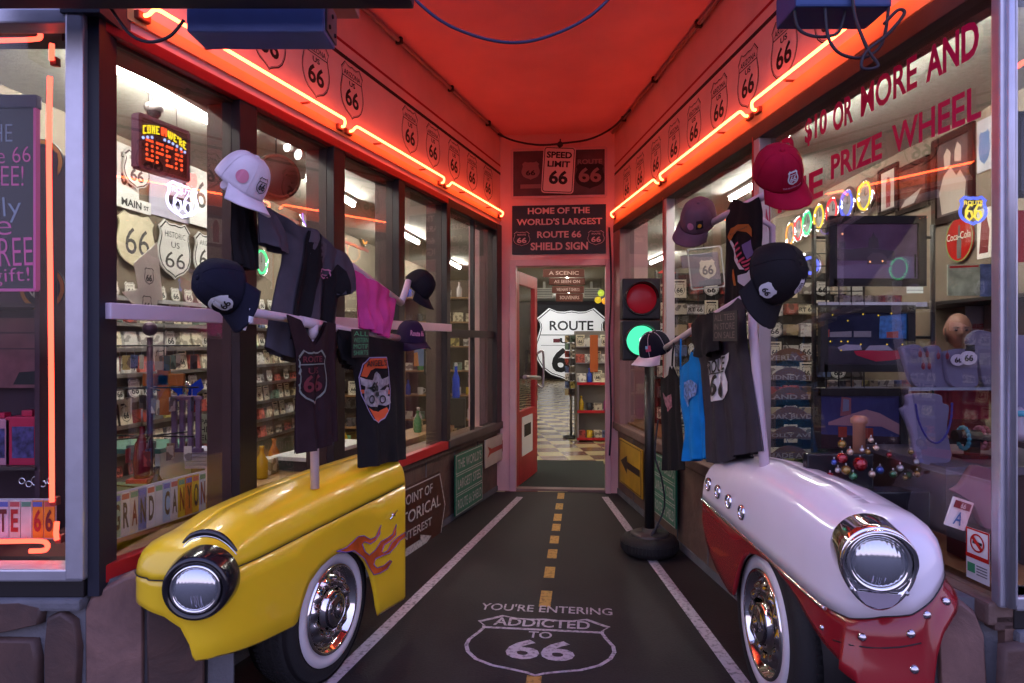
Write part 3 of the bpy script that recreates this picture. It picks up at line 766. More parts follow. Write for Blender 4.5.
# flames painted on the side panel
SY = Frame(fdY.O.x, fdY.O.y, .33, 1)
def onside(pts, off=-.0045): return [SY.hit(x, y, off) for x, y in pts]
crp = lambda pts: [(256+x/2.668, 427+y/2.668) for x, y in pts]
flame = crp([(215,332),(240,322),(258,306),(272,292),(288,290),(305,300),(320,292),(333,262),(330,285),(318,303),(304,312),(290,306),(283,312),(290,332),(302,342),(318,328),(332,306),(350,296),(364,286),(374,260),(372,288),(358,304),(342,314),(335,332),(340,336),(352,328),(362,308),(378,294),(398,280),(399,292),(384,302),(372,318),(356,336),(334,344),(318,352),(314,366),(322,376),(340,370),(356,356),(362,358),(350,378),(330,390),(314,394),(302,376),(288,350),(262,330),(240,334)])
fp = onside(flame)
SYM = SY.M()
fl_ = MB(SYM).prism([(x, z) for x, z in fp], -.0045, 0).build('flame_decal', P('flame red orange', (.60,.10,.015), .35, var=.4, scale=9), loY)
m = MB(SYM); m.tube([(x, -.006, z) for x, z in fp]+[(fp[0][0], -.006, fp[0][1])], .0022, 5); m.build('flame_outline', P('flame violet', (.16,.10,.42), .4), loY)
# small chrome emblem
cx, cz = SY.hit(394, 515, -.01)
em = MB(SY.M(cx, 0, cz)); em.tube([(-.035,-.008,-.012),(.0,-.012,.004),(.035,-.008,.014)], .004, 6); em.tube([(-.012,-.008,.012),(.012,-.01,-.008)], .003, 6); em.lathe([(0,.012),(.008,.010),(.010,.004)], 12, axis='Y'); em.build('chrome_emblem', chrome, loY)

# ---- white over red one
whp = carpaint('white car paint', (.80,.74,.82), .25)
rdp = carpaint('deep red car paint', (.25,.008,.015), .25)
def zsR(a, b, f):
    base = .676-.058*(1-min(1, max(0,(a-.17)/1.09)))
    return base if b < .03 else interp([(.03,.618),(.09,.645),(.16,.658),(.22,.69),(.28,.735),(.33,.75),(.36,.75)], b)
def zbR(a, b, f):
    if b < .05: return min(zsR(a,b,f)-.004, interp([(-.1,.40),(-.03,.42),(.02,.452),(.086,.485),(.15,.505),(.21,.53),(.30,.572),(.357,.592),(.44,.613),(.5,.622),(.56,.62),(.63,.615),(.70,.598),(.74,.575),(.774,.545),(.81,.49),(.837,.43),(.87,.372),(.92,.365),(1.0,.385),(1.08,.41),(1.16,.45),(1.22,.50),(1.26,.57)], a))
    return interp([(.05,.40),(.10,.36),(.17,.36),(.192,.38),(.204,.54),(.225,.61),(.26,.645),(.30,.665),(.36,.69)], b)
fdR = Fender((.925, 1.88), (-.04, 1), (1, .04),
    [(1.26,0),(1.15,0),(1.05,0),(.95,0),(.86,0),(.77,0),(.68,0),(.59,0),(.50,0),(.41,0),(.32,0),(.22,.0),(.12,.008),(.05,.03),(.0,.075),(-.025,.13),(-.03,.18),(-.015,.235),(.02,.285),(.08,.32),(.18,.34),(.4,.35),(.8,.35),(1.26,.35)],
    [(.2,.18),(1.26,.18)], .2,
    lambda a: interp([(.2,.905),(.4,.925),(.8,.93),(1.0,.915),(1.26,.87)], a), zbR, zsR, 1.26)
tR = thing('two_tone_car_fender', 'white over deep red vintage car front fender with chrome lamp by the right windows', 'car fender')
def flare(ab, k, p):
    a, b = ab
    if a < .2 and b > .02:   # the valance swells outward below the white panel
        w_ = [.9,1,.9,.45,.05,0][k]*min(1,(.2-a)/.12)
        d = Vector((a-.2, b-.18)).normalized(); return p+(fdR.ex*d.x+fdR.ein*d.y)*.035*w_
    return p
loR = fdR.panel('lo', 'lower_panel', rdp, tR, flare)
hiR = fdR.panel('hi', 'upper_panel', whp, tR)
n = len(fdR.plan)
kk = [i for i, (a, b) in enumerate(fdR.plan) if b < .02 and a > .10]
MB().tube([fdR.W(fdR.plan[i][0], -.004, zsR(*fdR.plan[i], 0)) for i in range(min(kk), max(kk))], .0062, 8).build('chrome_strip', chrome, tR)
kf = [i for i, (a, b) in enumerate(fdR.plan) if a < .13]
MB().tube(seam_pts(fdR, min(kf), max(kf), 0, .001), .0018, 6).build('seam_line', blackp, tR)
m = MB(); m._f([m._v(fdR.W(1.258, b, z)) for b, z in ((.0,.58),(.0,.69),(.012,.75),(.05,.81),(.10,.85),(.18,.87),(.26,.86),(.33,.82),(.35,.75),(.35,.69))]); m.build('rear_plate', P('grey underside', (.12,.10,.12), .6), tR)
trR = bvh_of([loR, hiR])
axr = -fdR.ein
wheel(tR, fdR.W(.66, .032, .352), (-1, .012, 0), .352, .244, .196)
MB().lathe([(.0,-.2),(.31,-.2),(.31,-.03)], 40, rot=Vector((0,0,1)).rotation_difference(axr).to_matrix(), c=fdR.W(.56,.03,.34)).build('wheel_house', blackp, tR)
# headlamp with teardrop chrome bezel
fr_ = Vector((-.27,-1,-.02)); hc = at(878, 561, 1.815)
HM = basis(fr_, (0,0,1), hc)
rl = .069; K = 48
def tear(q, drop, dz=0):
    o = []
    for k in range(K):
        a = 2*math.pi*k/K; x, z = q*math.cos(a), q*math.sin(a)
        if z < 0:
            z = z*(1+drop/q); w_ = 1-.16*(math.sin(-a)**2)*(drop>0.01); x *= w_
        o.append((x, z+dz))
    return o
m = MB(HM); prof = [(.096,.034,-.12),(.096,.036,-.02),(.094,.036,.006),(.089,.034,.012),(.083,.030,.004),(.077,.002,-.006),(.072,.0,-.012)]
m.grid([[(x, -h, z) for x, z in tear(q, dr)] for q, dr, h in prof], wrap=True)
m.prism(tear(.092,.034)[K//2:]+[], -.002, .004)
hb = m.build('headlight_bezel', P('chrome', (0,0,0)), tR)
m = MB(HM); m.lathe([(rl,0)]+[(rl*math.cos(a), rl*.42*math.sin(a)) for a in [math.pi/2*k/10 for k in range(1,10)]]+[(0,rl*.42)], 56, axis='Y'); m.build('lens', lens, hb)
m = MB(HM); m.lathe([(rl+.012,-.004),(rl+.012,.012),(rl+.005,.018),(rl-.003,.010),(rl-.003,-.004)], 56, axis='Y'); m.build('retaining_ring', chrome, hb)
m = MB(HM)   # hood over the lamp
g = []
for r_, h in ((.088,.010),(.093,.035),(.089,.048),(.083,.026)):
    g.append([(r_*math.cos(R(a)), -h*max(.15, math.sin(R((a+30)*180/240)))**.6, r_*math.sin(R(a))) for a in range(-30, 211, 8)])
m.grid(g); m.build('lamp_hood', chrome, hb)
m = MB(HM); m.prism([(x*.60, z*.0-.082-(.042)*(s_)) for x, z, s_ in ((-.09,0,0),(.09,0,0),(.075,0,.45),(.05,0,.8),(0,0,1),(-.05,0,.8),(-.075,0,.45))], -.012, .006); m.build('marker_lens', P('frosted grey lens', (.30,.26,.32), .25), hb)
for x in (-.066,.066): MB(HM).ball((x,-.012,-.076), .006, 10, 6).build('bezel_screw', steel, hb)
for px, py in ((803,614),(822,627.5),(862,637),(911,634),(927,615),(946,601),(914.5,669.5)):
    h = cast(trR, px, py)
    if h: 
        M_ = basis(h[1], (0,0,1) if abs(h[1].z) < .9 else (0,1,0), h[0]); s_ = .0085 if px < 830 else .0125
        MB(M_).lathe([(0,s_*.75),(s_*.5,s_*.68),(s_*.85,s_*.4),(s_,0)], 16, axis='Y').build('rivet', P('rivet steel', (.62,.60,.66), .22, metal=1), tR)
for px, py in ((709.6,484.5),(719,492),(730,501.6),(743,512.6)):
    h = cast(trR, px, py)
    if h:
        M_ = basis(-fdR.ein, (0,0,1), h[0]); o = MB(M_).lathe([(.030,0),(.031,.006),(.028,.012),(.023,.013),(.020,.006),(.019,-.004)], 28, axis='Y').build('porthole', chrome, tR)
        MB(M_).lathe([(.019,.0),(0,.0)], 28, axis='Y').build('porthole_disc', blackp, o); MB(M_).ball((0,-.004,0), .008, 10, 6).build('porthole_stud', steel, o)
# groove of the bumper valance
h1 = [cast([trR[0]], x, y) for x, y in ((833,640),(850,645),(868,647.5),(885,648),(900,647),(912,645),(921,643))]
h1 = [h[0]+h[1]*.0005 for h in h1 if h]
if len(h1) > 2: MB().tube(h1, .002, 6).build('valance_groove', blackp, tR)
# the stands that hold both fenders off the ground
for t, fd in ((tY, fdY), (tR, fdR)):
    m = MB(); 
    for a in (.25, 1.15):
        p = fd.W(a, .25, .30); m.box((p.x, p.y, .30), (.05,.05,.60))
    m.build('support_leg', blackp, t)
# ------------------------------------------------------------------ pole racks on the fenders
pole = P('pinkish white pole', (.62,.52,.60), .4, var=.04)
def rackp(fr, px, py, off=0): x, z = fr.hit(px, py, off); return Vector((x, off, z))
tLR = thing('clothes_rack', 'pinkish white pole rack standing on the yellow fender, carrying shirts and caps', 'clothes rack', RKL.M())
pt = lambda px, py, off=0: rackp(RKL, px, py, off)
MB().tube([(pt(315,478).x,0,.81),(pt(313,323).x,0,1.475)], .0175, 14).build('post', pole, tLR)
MB().tube([(pt(313,323).x+.25,.03,1.46),(pt(313,323).x+.25,.17,1.50),(pt(313,323).x+.25,.17,1.70),(pt(313,323).x+.25,.02,pt(354,268).z+.04)], .012, 10).build('rear_strut', pole, tLR)
MB().tube([pt(224,184), pt(260,208), pt(354,268), pt(401,303)], .0165, 12).build('upper_rod', pole, tLR)
MB().tube([pt(401,303), pt(405,292), pt(408.5,281)], .0165, 12).build('rod_elbow', pole, tLR)
MB().tube([pt(228,309), pt(287,318), pt(345,330), pt(398,338)], .0165, 12).build('lower_rod', pole, tLR)
m = MB(); a = pt(300,321); b_ = pt(324,326); m.tube([a, b_], .021, 14); c = pt(313,324); m.tube([c, c-Vector((0,0,.06))], .021, 14); m.build('tee_fitting', pole, tLR)
tRR = thing('clothes_rack', 'pinkish white pole rack standing on the white fender, carrying shirts and caps', 'clothes rack', RKR.M())
qt = lambda px, py, off=0: rackp(RKR, px, py, off)
bx = qt(765,455); tx = qt(752,292)
MB().tube([(bx.x,0,.89),(qt(753,335).x,0,1.44),(tx.x,0,1.60)], .0175, 14, rs=[.020,.018,.0165]).build('post', pole, tRR)
MB().tube([(tx.x-.15,0.01,1.57),(tx.x-.15,.15,1.60),(tx.x-.15,.15,1.90),(tx.x-.15,.01,1.985)], .014, 10).build('rear_strut', pole, tRR)
MB().tube([qt(656,354), qt(691,331), qt(709.5,318), qt(764,286)], .0165, 12).build('lower_rod', pole, tRR)
MB().tube([qt(701,229), qt(724,216), qt(776,190)], .0165, 12).build('upper_rod', pole, tRR)
MB().tube([qt(701,229), qt(697,226), qt(695,218)], .018, 12).build('rod_elbow', pole, tRR)

# ------------------------------------------------------------------ garments
def polyl(pts, n):
    """resample a polyline to n points by arc length"""
    P_ = [Vector(p) for p in pts]; L_ = [0]
    for a, b in zip(P_, P_[1:]): L_.append(L_[-1]+(b-a).length)
    out = []
    for i in range(n):
        t = L_[-1]*i/(n-1); k = 0
        while k < len(L_)-2 and L_[k+1] < t: k += 1
        out.append(P_[k].lerp(P_[k+1], (t-L_[k])/max(1e-9, L_[k+1]-L_[k])))
    return out
def cloth(mb, fr, top, right, bottom, left, off=0, folds=(.012, 9, 0), bulge=.03, n=30, slope=0, m_=30):
    """Coons patch through four pixel polylines (left->right, top->bottom), hung on the frame with folds; front and back layer"""
    H_ = lambda pts, a, b: [Vector((*fr.hit(p[0], p[1], off+slope*lerp(a, b, k/(len(pts)-1))), 0)) for k, p in enumerate(pts)]
    T, B = polyl(H_(top, 0, 0), n), polyl(H_(bottom, 1, 1), n); Lf, Rt = polyl(H_(left, 0, 1), m_), polyl(H_(right, 0, 1), m_)
    amp, fq, ph = folds
    for side in (0, 1):
        g = []
        for j in range(m_):
            v = j/(m_-1); row = []
            for i in range(n):
                u = i/(n-1)
                p = T[i]*(1-v)+B[i]*v+Lf[j]*(1-u)+Rt[j]*u-(T[0]*(1-u)*(1-v)+T[-1]*u*(1-v)+B[0]*(1-u)*v+B[-1]*u*v)
                env = min(1, 6*u, 6*(1-u))
                w_ = amp*math.sin(fq*u*math.pi+ph+1.2*math.sin(v*2.1+ph))*(.25+.75*v)+amp*.5*math.sin(fq*1.9*u*math.pi+ph*2+v*2.5)*v+amp*.35*math.sin(v*9+u*7+ph)
                bl = bulge*math.sqrt(max(0, math.sin(math.pi*u)))*(.35+.65*v)
                y = off+slope*v+w_*env+(-bl if side == 0 else bl*.8+ .003)
                row.append((p.x, y, p.y))
            g.append(row)
        mb.grid(g)
    return mb
def print_map(fr, off):   # flat prints float just in front of a garment
    return off
def clothmat(name, col): return P(name, col, .9, var=.12, scale=14, bump=.25, bscale=350, spec=.2)
def garment(name, label, fr, mat_, patches, cat='shirt', group=None):
    t = thing(name, label, cat, fr.M())
    m = MB()
    for p in patches: cloth(m, fr, *p[:4], **(p[4] if len(p) > 4 else {}))
    o = m.build('cloth', mat_, t, weld=.0005)
    return t, o
c4 = lambda pts: [(240+x/2.669, 200+y/2.669) for x, y in pts]
c2 = lambda pts: [(200+x/4.02, 180+y/4.02) for x, y in pts]
c6 = lambda pts: [(610+x/4.018, 300+y/4.018) for x, y in pts]
c7 = lambda pts: [(700+x/4.018, 130+y/4.018) for x, y in pts]
def drape(t, cl, fr, shapes):
    """prints wrapped on the cloth: every vertex of a flat drawing is pushed on to the cloth surface along the frame's normal"""
    bm = bmesh.new(); bm.from_mesh(cl.data); tr = BVHTree.FromBMesh(bm); bm.free()
    for nm, mb, mt in shapes:
        if len(mb.bm.faces): bmesh.ops.triangulate(mb.bm, faces=[f for f in mb.bm.faces if len(f.verts) > 4])
        for _ in range(3):
            es = [e for e in mb.bm.edges if e.calc_length() > .015]
            if es: bmesh.ops.subdivide_edges(mb.bm, edges=es, cuts=1, use_grid_fill=False); bmesh.ops.triangulate(mb.bm, faces=mb.bm.faces[:])
        hs = [tr.ray_cast(Vector((v.co.x, -1, v.co.z)), Vector((0,1,0)))[0] for v in mb.bm.verts]
        ys = sorted(h.y for h in hs if h is not None) or [-.05]; md = ys[len(ys)//2]
        for v, h in zip(mb.bm.verts, hs):
            y = h.y if h is not None and abs(h.y-md) < .07 else md
            v.co.y = y-.007+v.co.y*.05
        mb.build(nm, mt, cl, recalc=False)

blk = clothmat('black cotton', (.014,.013,.016)); brn = clothmat('brown black cotton', (.030,.016,.020)); gry = clothmat('slate grey cotton', (.075,.070,.095))
pnk = clothmat('magenta pink cotton', (.62,.07,.30)); blu = clothmat('bright blue cotton', (.005,.19,.60)); chr_ = clothmat('charcoal cotton', (.040,.035,.045))
prw = P('white fabric print', (.62,.62,.68), .8); prp = P('pink fabric print', (.55,.22,.36), .8); pro = P('orange fabric print', (.62,.10,.03), .8); prg = P('grey fabric print', (.32,.32,.36), .8, var=.5, scale=40)
prr = P('dull red fabric print', (.15,.025,.035), .8)
# left rack
garment('shirt', 'black shirt hanging nearest the street on the left rack, below the white cap', RKL, blk,
    [([(232,200),(244,196),(257,206)], [(257,206),(259,268)], [(234,262),(246,270),(259,266)], [(232,200),(231,235),(234,262)], dict(off=.05, n=14, m_=14, bulge=.02))])
t, cl = garment('polo_shirt', 'slate grey polo shirt with black panels on the left upper rod', RKL, gry,
    [(c2([(285,118),(340,150),(392,186),(450,200),(500,240),(552,288)]), c2([(552,288),(548,380),(545,470),(538,600),(560,700)]), c2([(262,670),(320,712),(400,735),(480,730),(560,700)]), c2([(285,118),(335,200),(330,335),(305,400),(280,560),(262,670)]), dict(folds=(.016,6,.4), bulge=.04, n=44, m_=40, off=-.022, slope=.10)),
     (c2([(232,96),(260,110),(300,128)]), c2([(300,128),(345,230),(350,300)]), c2([(243,250),(285,300),(332,337)]), c2([(232,96),(236,180),(243,250)]), dict(folds=(.008,3,1), bulge=.035, n=14, m_=14, off=-.012)),
     (c2([(530,272),(580,296),(615,345)]), c2([(615,345),(622,400),(616,442)]), c2([(545,462),(580,460),(616,442)]), c2([(530,272),(540,370),(545,462)]), dict(folds=(.008,3,2), bulge=.035, n=14, m_=14, off=-.012))])
def flat(fr, pts, off=-.03): return [fr.hit(x, y, off) for x, y in pts]
a = MB(); a.prism(flat(RKL, c2([(388,205),(440,222),(460,290),(470,360),(450,440),(440,540),(420,640),(372,640),(388,400),(405,300)]), .01), 0, 0)
a.prism(flat(RKL, c2([(478,400),(515,340),(538,370),(545,440),(530,560),(520,660),(480,660),(498,540),(500,470)]), .02), 0, 0)
b_ = MB(); b_.prism(flat(RKL, c2([(432,196),(462,212),(470,235),(452,300),(436,270)])), .0, 0); b_.prism(flat(RKL, c2([(475,236),(505,256),(514,300),(500,335),(482,290)])), 0, 0)
x0, z1 = RKL.hit(*c2([(478,352)])[0], -.01); x1, z0 = RKL.hit(*c2([(522,402)])[0], -.01)
l_ = MB(); l_.shield_ring((x0+x1)/2, (z0+z1)/2, x1-x0, z1-z0, 0, .006, 0); l_.text("66", x0+.014, x1-.014, z0+.02, z1-.03, 0, .03)
drape(t, cl, RKL, (('side_panel', a, blk), ('collar', b_, P('grey collar', (.10,.09,.12), .8)), ('chest_print', l_, prp)))
garment('shirt', 'magenta pink sleeveless top draped over the far end of the left upper rod', RKL, pnk,
    [(c2([(622,362),(700,410),(792,472)]), c2([(792,472),(775,560),(757,638)]), c2([(642,592),(700,622),(757,638)]), c2([(622,362),(632,470),(642,592)]), dict(folds=(.02,7,.9), bulge=.03, n=36, m_=26, off=-.01))])
t, cl = garment('shirt', 'brown-black V-neck shirt with silver road shield outline on the left lower rod', RKL, brn,
    [(c4([(125,305),(160,320),(172,352),(195,388),(212,355),(228,325),(256,330)]), c4([(256,330),(255,450),(258,560),(260,640)]), c4([(148,678),(200,662),(260,640)]), c4([(125,305),(148,400),(152,460),(148,560),(148,678)]), dict(folds=(.010,5,.2), bulge=.03, n=40, m_=34, off=-.035))])
x0, z1 = RKL.hit(*c4([(168,400)])[0], -.07); x1, z0 = RKL.hit(*c4([(238,540)])[0], -.07)
s1 = MB(); cx, cz, w_, h_ = (x0+x1)/2, (z0+z1)/2, x1-x0, z1-z0
s1.shield_ring(cx, cz, w_, h_, 0, .0075, 0); s1.bx(cx-w_*.42, cx+w_*.42, 0, .001, cz+h_*.22, cz+h_*.24)
s2 = MB(); s2.text("ROUTE", cx-w_*.32, cx+w_*.32, cz+h_*.27, cz+h_*.38, 0, .02); s2.text("US", cx-w_*.2, cx+w_*.2, cz+h_*.06, cz+h_*.17, 0, .0)
s2.text("66", cx-w_*.33, cx+w_*.33, cz-h_*.28, cz+h_*.04, 0, .02)
drape(t, cl, RKL, (('shield_print', s1, P('silver print', (.20,.24,.22), .5)), ('lettering', s2, prr)))
t, cl = garment('t_shirt', 'black T-shirt with an orange and grey motorcycle emblem, on the left lower rod', RKL, blk,
    [(c4([(262,345),(300,352),(355,368),(400,374),(438,382)]), c4([(438,382),(436,470),(440,560),(441,690)]), c4([(316,716),(380,700),(441,690)]), c4([(262,345),(300,440),(310,500),(312,600),(316,716)]), dict(folds=(.010,5,1.1), bulge=.035, n=40, m_=36, off=-.02)),
     (c4([(258,345),(275,348),(292,352)]), c4([(292,352),(310,400),(312,455)]), c4([(272,425),(290,450),(312,455)]), c4([(258,345),(262,390),(272,425)]), dict(n=10, m_=10, off=-.01, bulge=.02))])
e1, e2 = MB(), MB()
crE = lambda pts: flat(RKL, [(240+x/5.253, 340+y/5.253) for x, y in pts], -.05)
e1.prism(crE([(648,190),(660,130),(690,98),(770,94),(782,110),(778,150),(720,148),(690,160),(672,196)]), 0, 0); e1.prism(crE([(684,356),(700,372),(735,378),(768,352),(774,372),(756,412),(730,432),(706,418)]), 0, 0)
e1.prism(crE([(650,262),(662,262),(664,280),(652,282)]), 0, 0); e1.prism(crE([(762,262),(784,262),(784,284),(762,284)]), 0, 0)
e2.prism(crE([(645,195),(668,206),(700,212),(716,176),(730,166),(744,182),(752,206),(784,190),(783,225),(760,246),(782,250),(758,268),(762,290),(784,296),(786,330),(764,346),(738,340),(730,352),(714,344),(690,350),(666,330),(664,296),(684,284),(664,262),(682,252),(652,236)]), .0, 0)
e4 = MB(); q = crE([(640,195),(652,125),(685,90),(778,88),(788,150),(790,260),(780,360),(760,412),(730,438),(700,420),(678,360),(652,290)]); qx = sum(p[0] for p in q)/12; qz = sum(p[1] for p in q)/12; e4.ring(q, [(qx+(x-qx)*.95, qz+(z-qz)*.965) for x, z in q], 0, 0)
e3 = MB(); q = crE([(690,275),(735,215)]); e3.text("66", q[0][0], q[1][0], q[0][1], q[1][1], -.1, .03); 
q = crE([(660,142),(776,102)]); e3.text("ANGEL'S", q[0][0]+.01, q[1][0]-.01, q[0][1], q[1][1], -.1, .02)
for cxp in (692,752):
    q = crE([(cxp,312)])[0]; e3.ring(arc(q[0],q[1],.020,0,345,14), arc(q[0],q[1],.013,0,345,14), -.1, 0)
for p in ([(700,232),(716,222),(712,236)], [(668,252),(690,245),(704,262),(690,262)], [(742,262),(760,240),(776,232),(760,262)], [(712,275),(736,272),(740,292),(724,300),(710,290)]): e3.prism(crE(p), -.1, 0)
drape(t, cl, RKL, (('emblem_orange', e1, pro), ('emblem_grey', e2, prg), ('emblem_outline', e4, P('pale violet print', (.30,.28,.5), .7)), ('lettering', e3, inkblack)))
# price card on the T-shirt
def card(fr, a, b, off, label, lines, col, bg, name='price_card'):
    x0, z1 = fr.hit(*a, off); x1, z0 = fr.hit(*b, off); t = thing(name, label, 'price card', fr.M((x0+x1)/2, off, (z0+z1)/2))
    w_, h_ = (x1-x0)/2, (z1-z0)/2
    MB().bx(-w_, w_, 0, .004, -h_, h_).build('board', bg, t); m = MB(); n = len(lines)
    for i, s_ in enumerate(lines): m.text(s_, -w_*.85, w_*.85, h_*(.9-1.8*(i+.85)/n), h_*(.9-1.8*(i+.12)/n), -.002, .0)
    m.build('lettering', col, t); return t
card(RKL, (352,329), (369,357), -.075, 'small black price card with green chalk lettering pinned to the emblem T-shirt', ("ALL", "WESTERN", "MOTIF", "SHIRTS"), P('green chalk', (.10,.42,.22), .7), blackp)
# right rack
t, cl = garment('shirt', 'black vest-style shirt with eagle and flag print on the right upper rod', RKR, blk,
    [(c7([(132,275),(165,290),(205,292),(238,268)]), c7([(238,268),(262,330),(264,430),(245,560),(232,690)]), c7([(104,690),(150,708),(232,690)]), c7([(132,275),(102,330),(108,450),(106,560),(104,690)]), dict(folds=(.007,5,.6), bulge=.035, n=34, m_=36, off=-.02, slope=.10))])
f7 = lambda pts: flat(RKR, c7(pts), .0)
o1, o2, o3, o4 = MB(), MB(), MB(), MB()
o1.prism(f7([(116,430),(135,395),(170,380),(208,378),(216,400),(212,430),(196,410),(165,405),(140,420),(122,450)]), 0, 0); o1.prism(f7([(118,560),(128,560),(128,625),(118,625)]), 0, 0)
for k in range(4): o2.prism(f7([(130+6*k,468+20*k),(160+4*k,448+20*k),(160+4*k,456+20*k),(130+6*k,478+20*k)]), 0, 0)
o3.prism(f7([(172,462),(206,440),(206,500),(176,520)]), 0, 0)
for k in range(3): o2.prism(f7([(160,530+14*k),(204,508+14*k),(204,514+14*k),(160,538+14*k)]), 0, 0)
o4.prism(f7([(136,610),(140,585),(160,575),(178,560),(172,600),(160,625),(145,632)]), 0, 0); o4.prism(f7([(120,440),(128,445),(150,520),(160,560),(150,560),(132,510)]), 0, 0); o4.prism(f7([(208,600),(232,600),(230,660),(212,655)]), 0, 0)
q = f7([(128,425),(206,386)]); ol = MB().text("THE ROAD", q[0][0], q[1][0], q[0][1], q[1][1], -.1, .02)
drape(t, cl, RKR, (('print_orange', o1, P('dark orange print', (.42,.13,.02), .8)), ('print_red', o2, P('rose red print', (.55,.06,.14), .8)), ('print_blue', o3, P('violet blue print', (.16,.12,.32), .8)), ('print_white', o4, prw), ('lettering', ol, inkblack)))
t, cl = garment('tank_top', 'narrow black tank top with thin straps, farthest along the right lower rod', RKR, blk,
    [(c6([(204,308),(218,318),(240,300),(250,262),(262,300),(276,318)]), c6([(276,318),(282,450),(292,560),(298,680)]), c6([(214,684),(250,686),(298,680)]), c6([(204,308),(204,400),(208,540),(214,684)]), dict(folds=(.010,5,.6), bulge=.025, n=30, m_=30))])
m = MB(); m.tube([Vector((p[0], -.01, p[1])) for p in flat(RKR, c6([(250,266),(252,215),(258,170)]), -.01)], .006, 6); m.build('strap', blk, t)
o1 = MB(); o1.prism(flat(RKR, c6([(206,370),(216,392),(236,378),(240,430),(228,450),(214,425)]), -.03), 0, 0); drape(t, cl, RKR, (('chest_print', o1, P('dull rose print', (.28,.12,.17), .8, var=.6, scale=60)),))
t, cl = garment('tank_top', 'bright blue spaghetti-strap tank top on the right lower rod', RKR, blu,
    [(c6([(279,272),(300,262),(330,240),(338,205),(352,228),(362,245)]), c6([(362,245),(372,400),(384,520),(396,632)]), c6([(300,642),(330,648),(396,632)]), c6([(279,272),(282,400),(300,500),(300,642)]), dict(folds=(.014,5,.2), bulge=.03, n=30, m_=30))])
m = MB(); m.tube([Vector((p[0], -.015, p[1])) for p in flat(RKR, c6([(284,280),(283,225),(285,155)]), -.015)], .005, 6); m.build('strap', blu, t)
m = MB(); m.tube([Vector((p[0], -.015, p[1])) for p in flat(RKR, c6([(338,215),(345,170),(350,120)]), -.015)], .005, 6); m.build('strap', blu, t)
o1 = MB(); o1.prism(flat(RKR, c6([(292,330),(318,320),(335,345),(330,385),(312,400),(300,430),(292,390)]), -.03), 0, 0); drape(t, cl, RKR, (('chest_print', o1, P('silvery blue print', (.12,.22,.50), .6, var=.7, scale=60)),))
t, cl = garment('t_shirt', 'large charcoal T-shirt with a white road shield print on the right lower rod', RKR, chr_,
    [(c6([(335,130),(372,118),(400,92),(440,60),(480,30),(520,-10),(540,5)]), c6([(540,5),(550,160),(580,360),(614,608)]), c6([(402,642),(450,656),(500,652),(560,620),(614,608)]), c6([(335,130),(345,190),(365,260),(382,450),(402,642)]), dict(folds=(.013,7,1.4), bulge=.045, n=50, m_=44, off=-.02))])
f6 = lambda pts, o=-.07: flat(RKR, c6(pts), o)
o1, o2 = MB(), MB()
o1.prism(f6([(368,262),(380,246),(400,244),(425,226),(446,222),(458,210),(460,240),(452,290),(466,330),(468,365),(455,395),(430,402),(410,408),(392,408),(386,390),(396,350),(378,300)]), 0, 0)
q = f6([(384,286),(452,238)]); o2.text("ROUTE", q[0][0], q[1][0], q[0][1], q[1][1], -.1, .02, rot=8); o2.prism(f6([(376,298),(452,284),(452,289),(378,303)]), -.1, 0)
q = f6([(394,385),(452,302)]); o2.text("66", q[0][0], q[1][0], q[0][1], q[1][1], -.1, .02)
drape(t, cl, RKR, (('shield_print', o1, prw), ('lettering', o2, inkblack)))
card(RKR, (713,313), (737,341), -.12, 'dark slate price card with chalk lettering on the charcoal shield T-shirt', ("ALL TEES", "IN STORE", "ON SALE"), P('dim chalk', (.16,.13,.12), .8), P('slate board', (.025,.022,.022), .7))

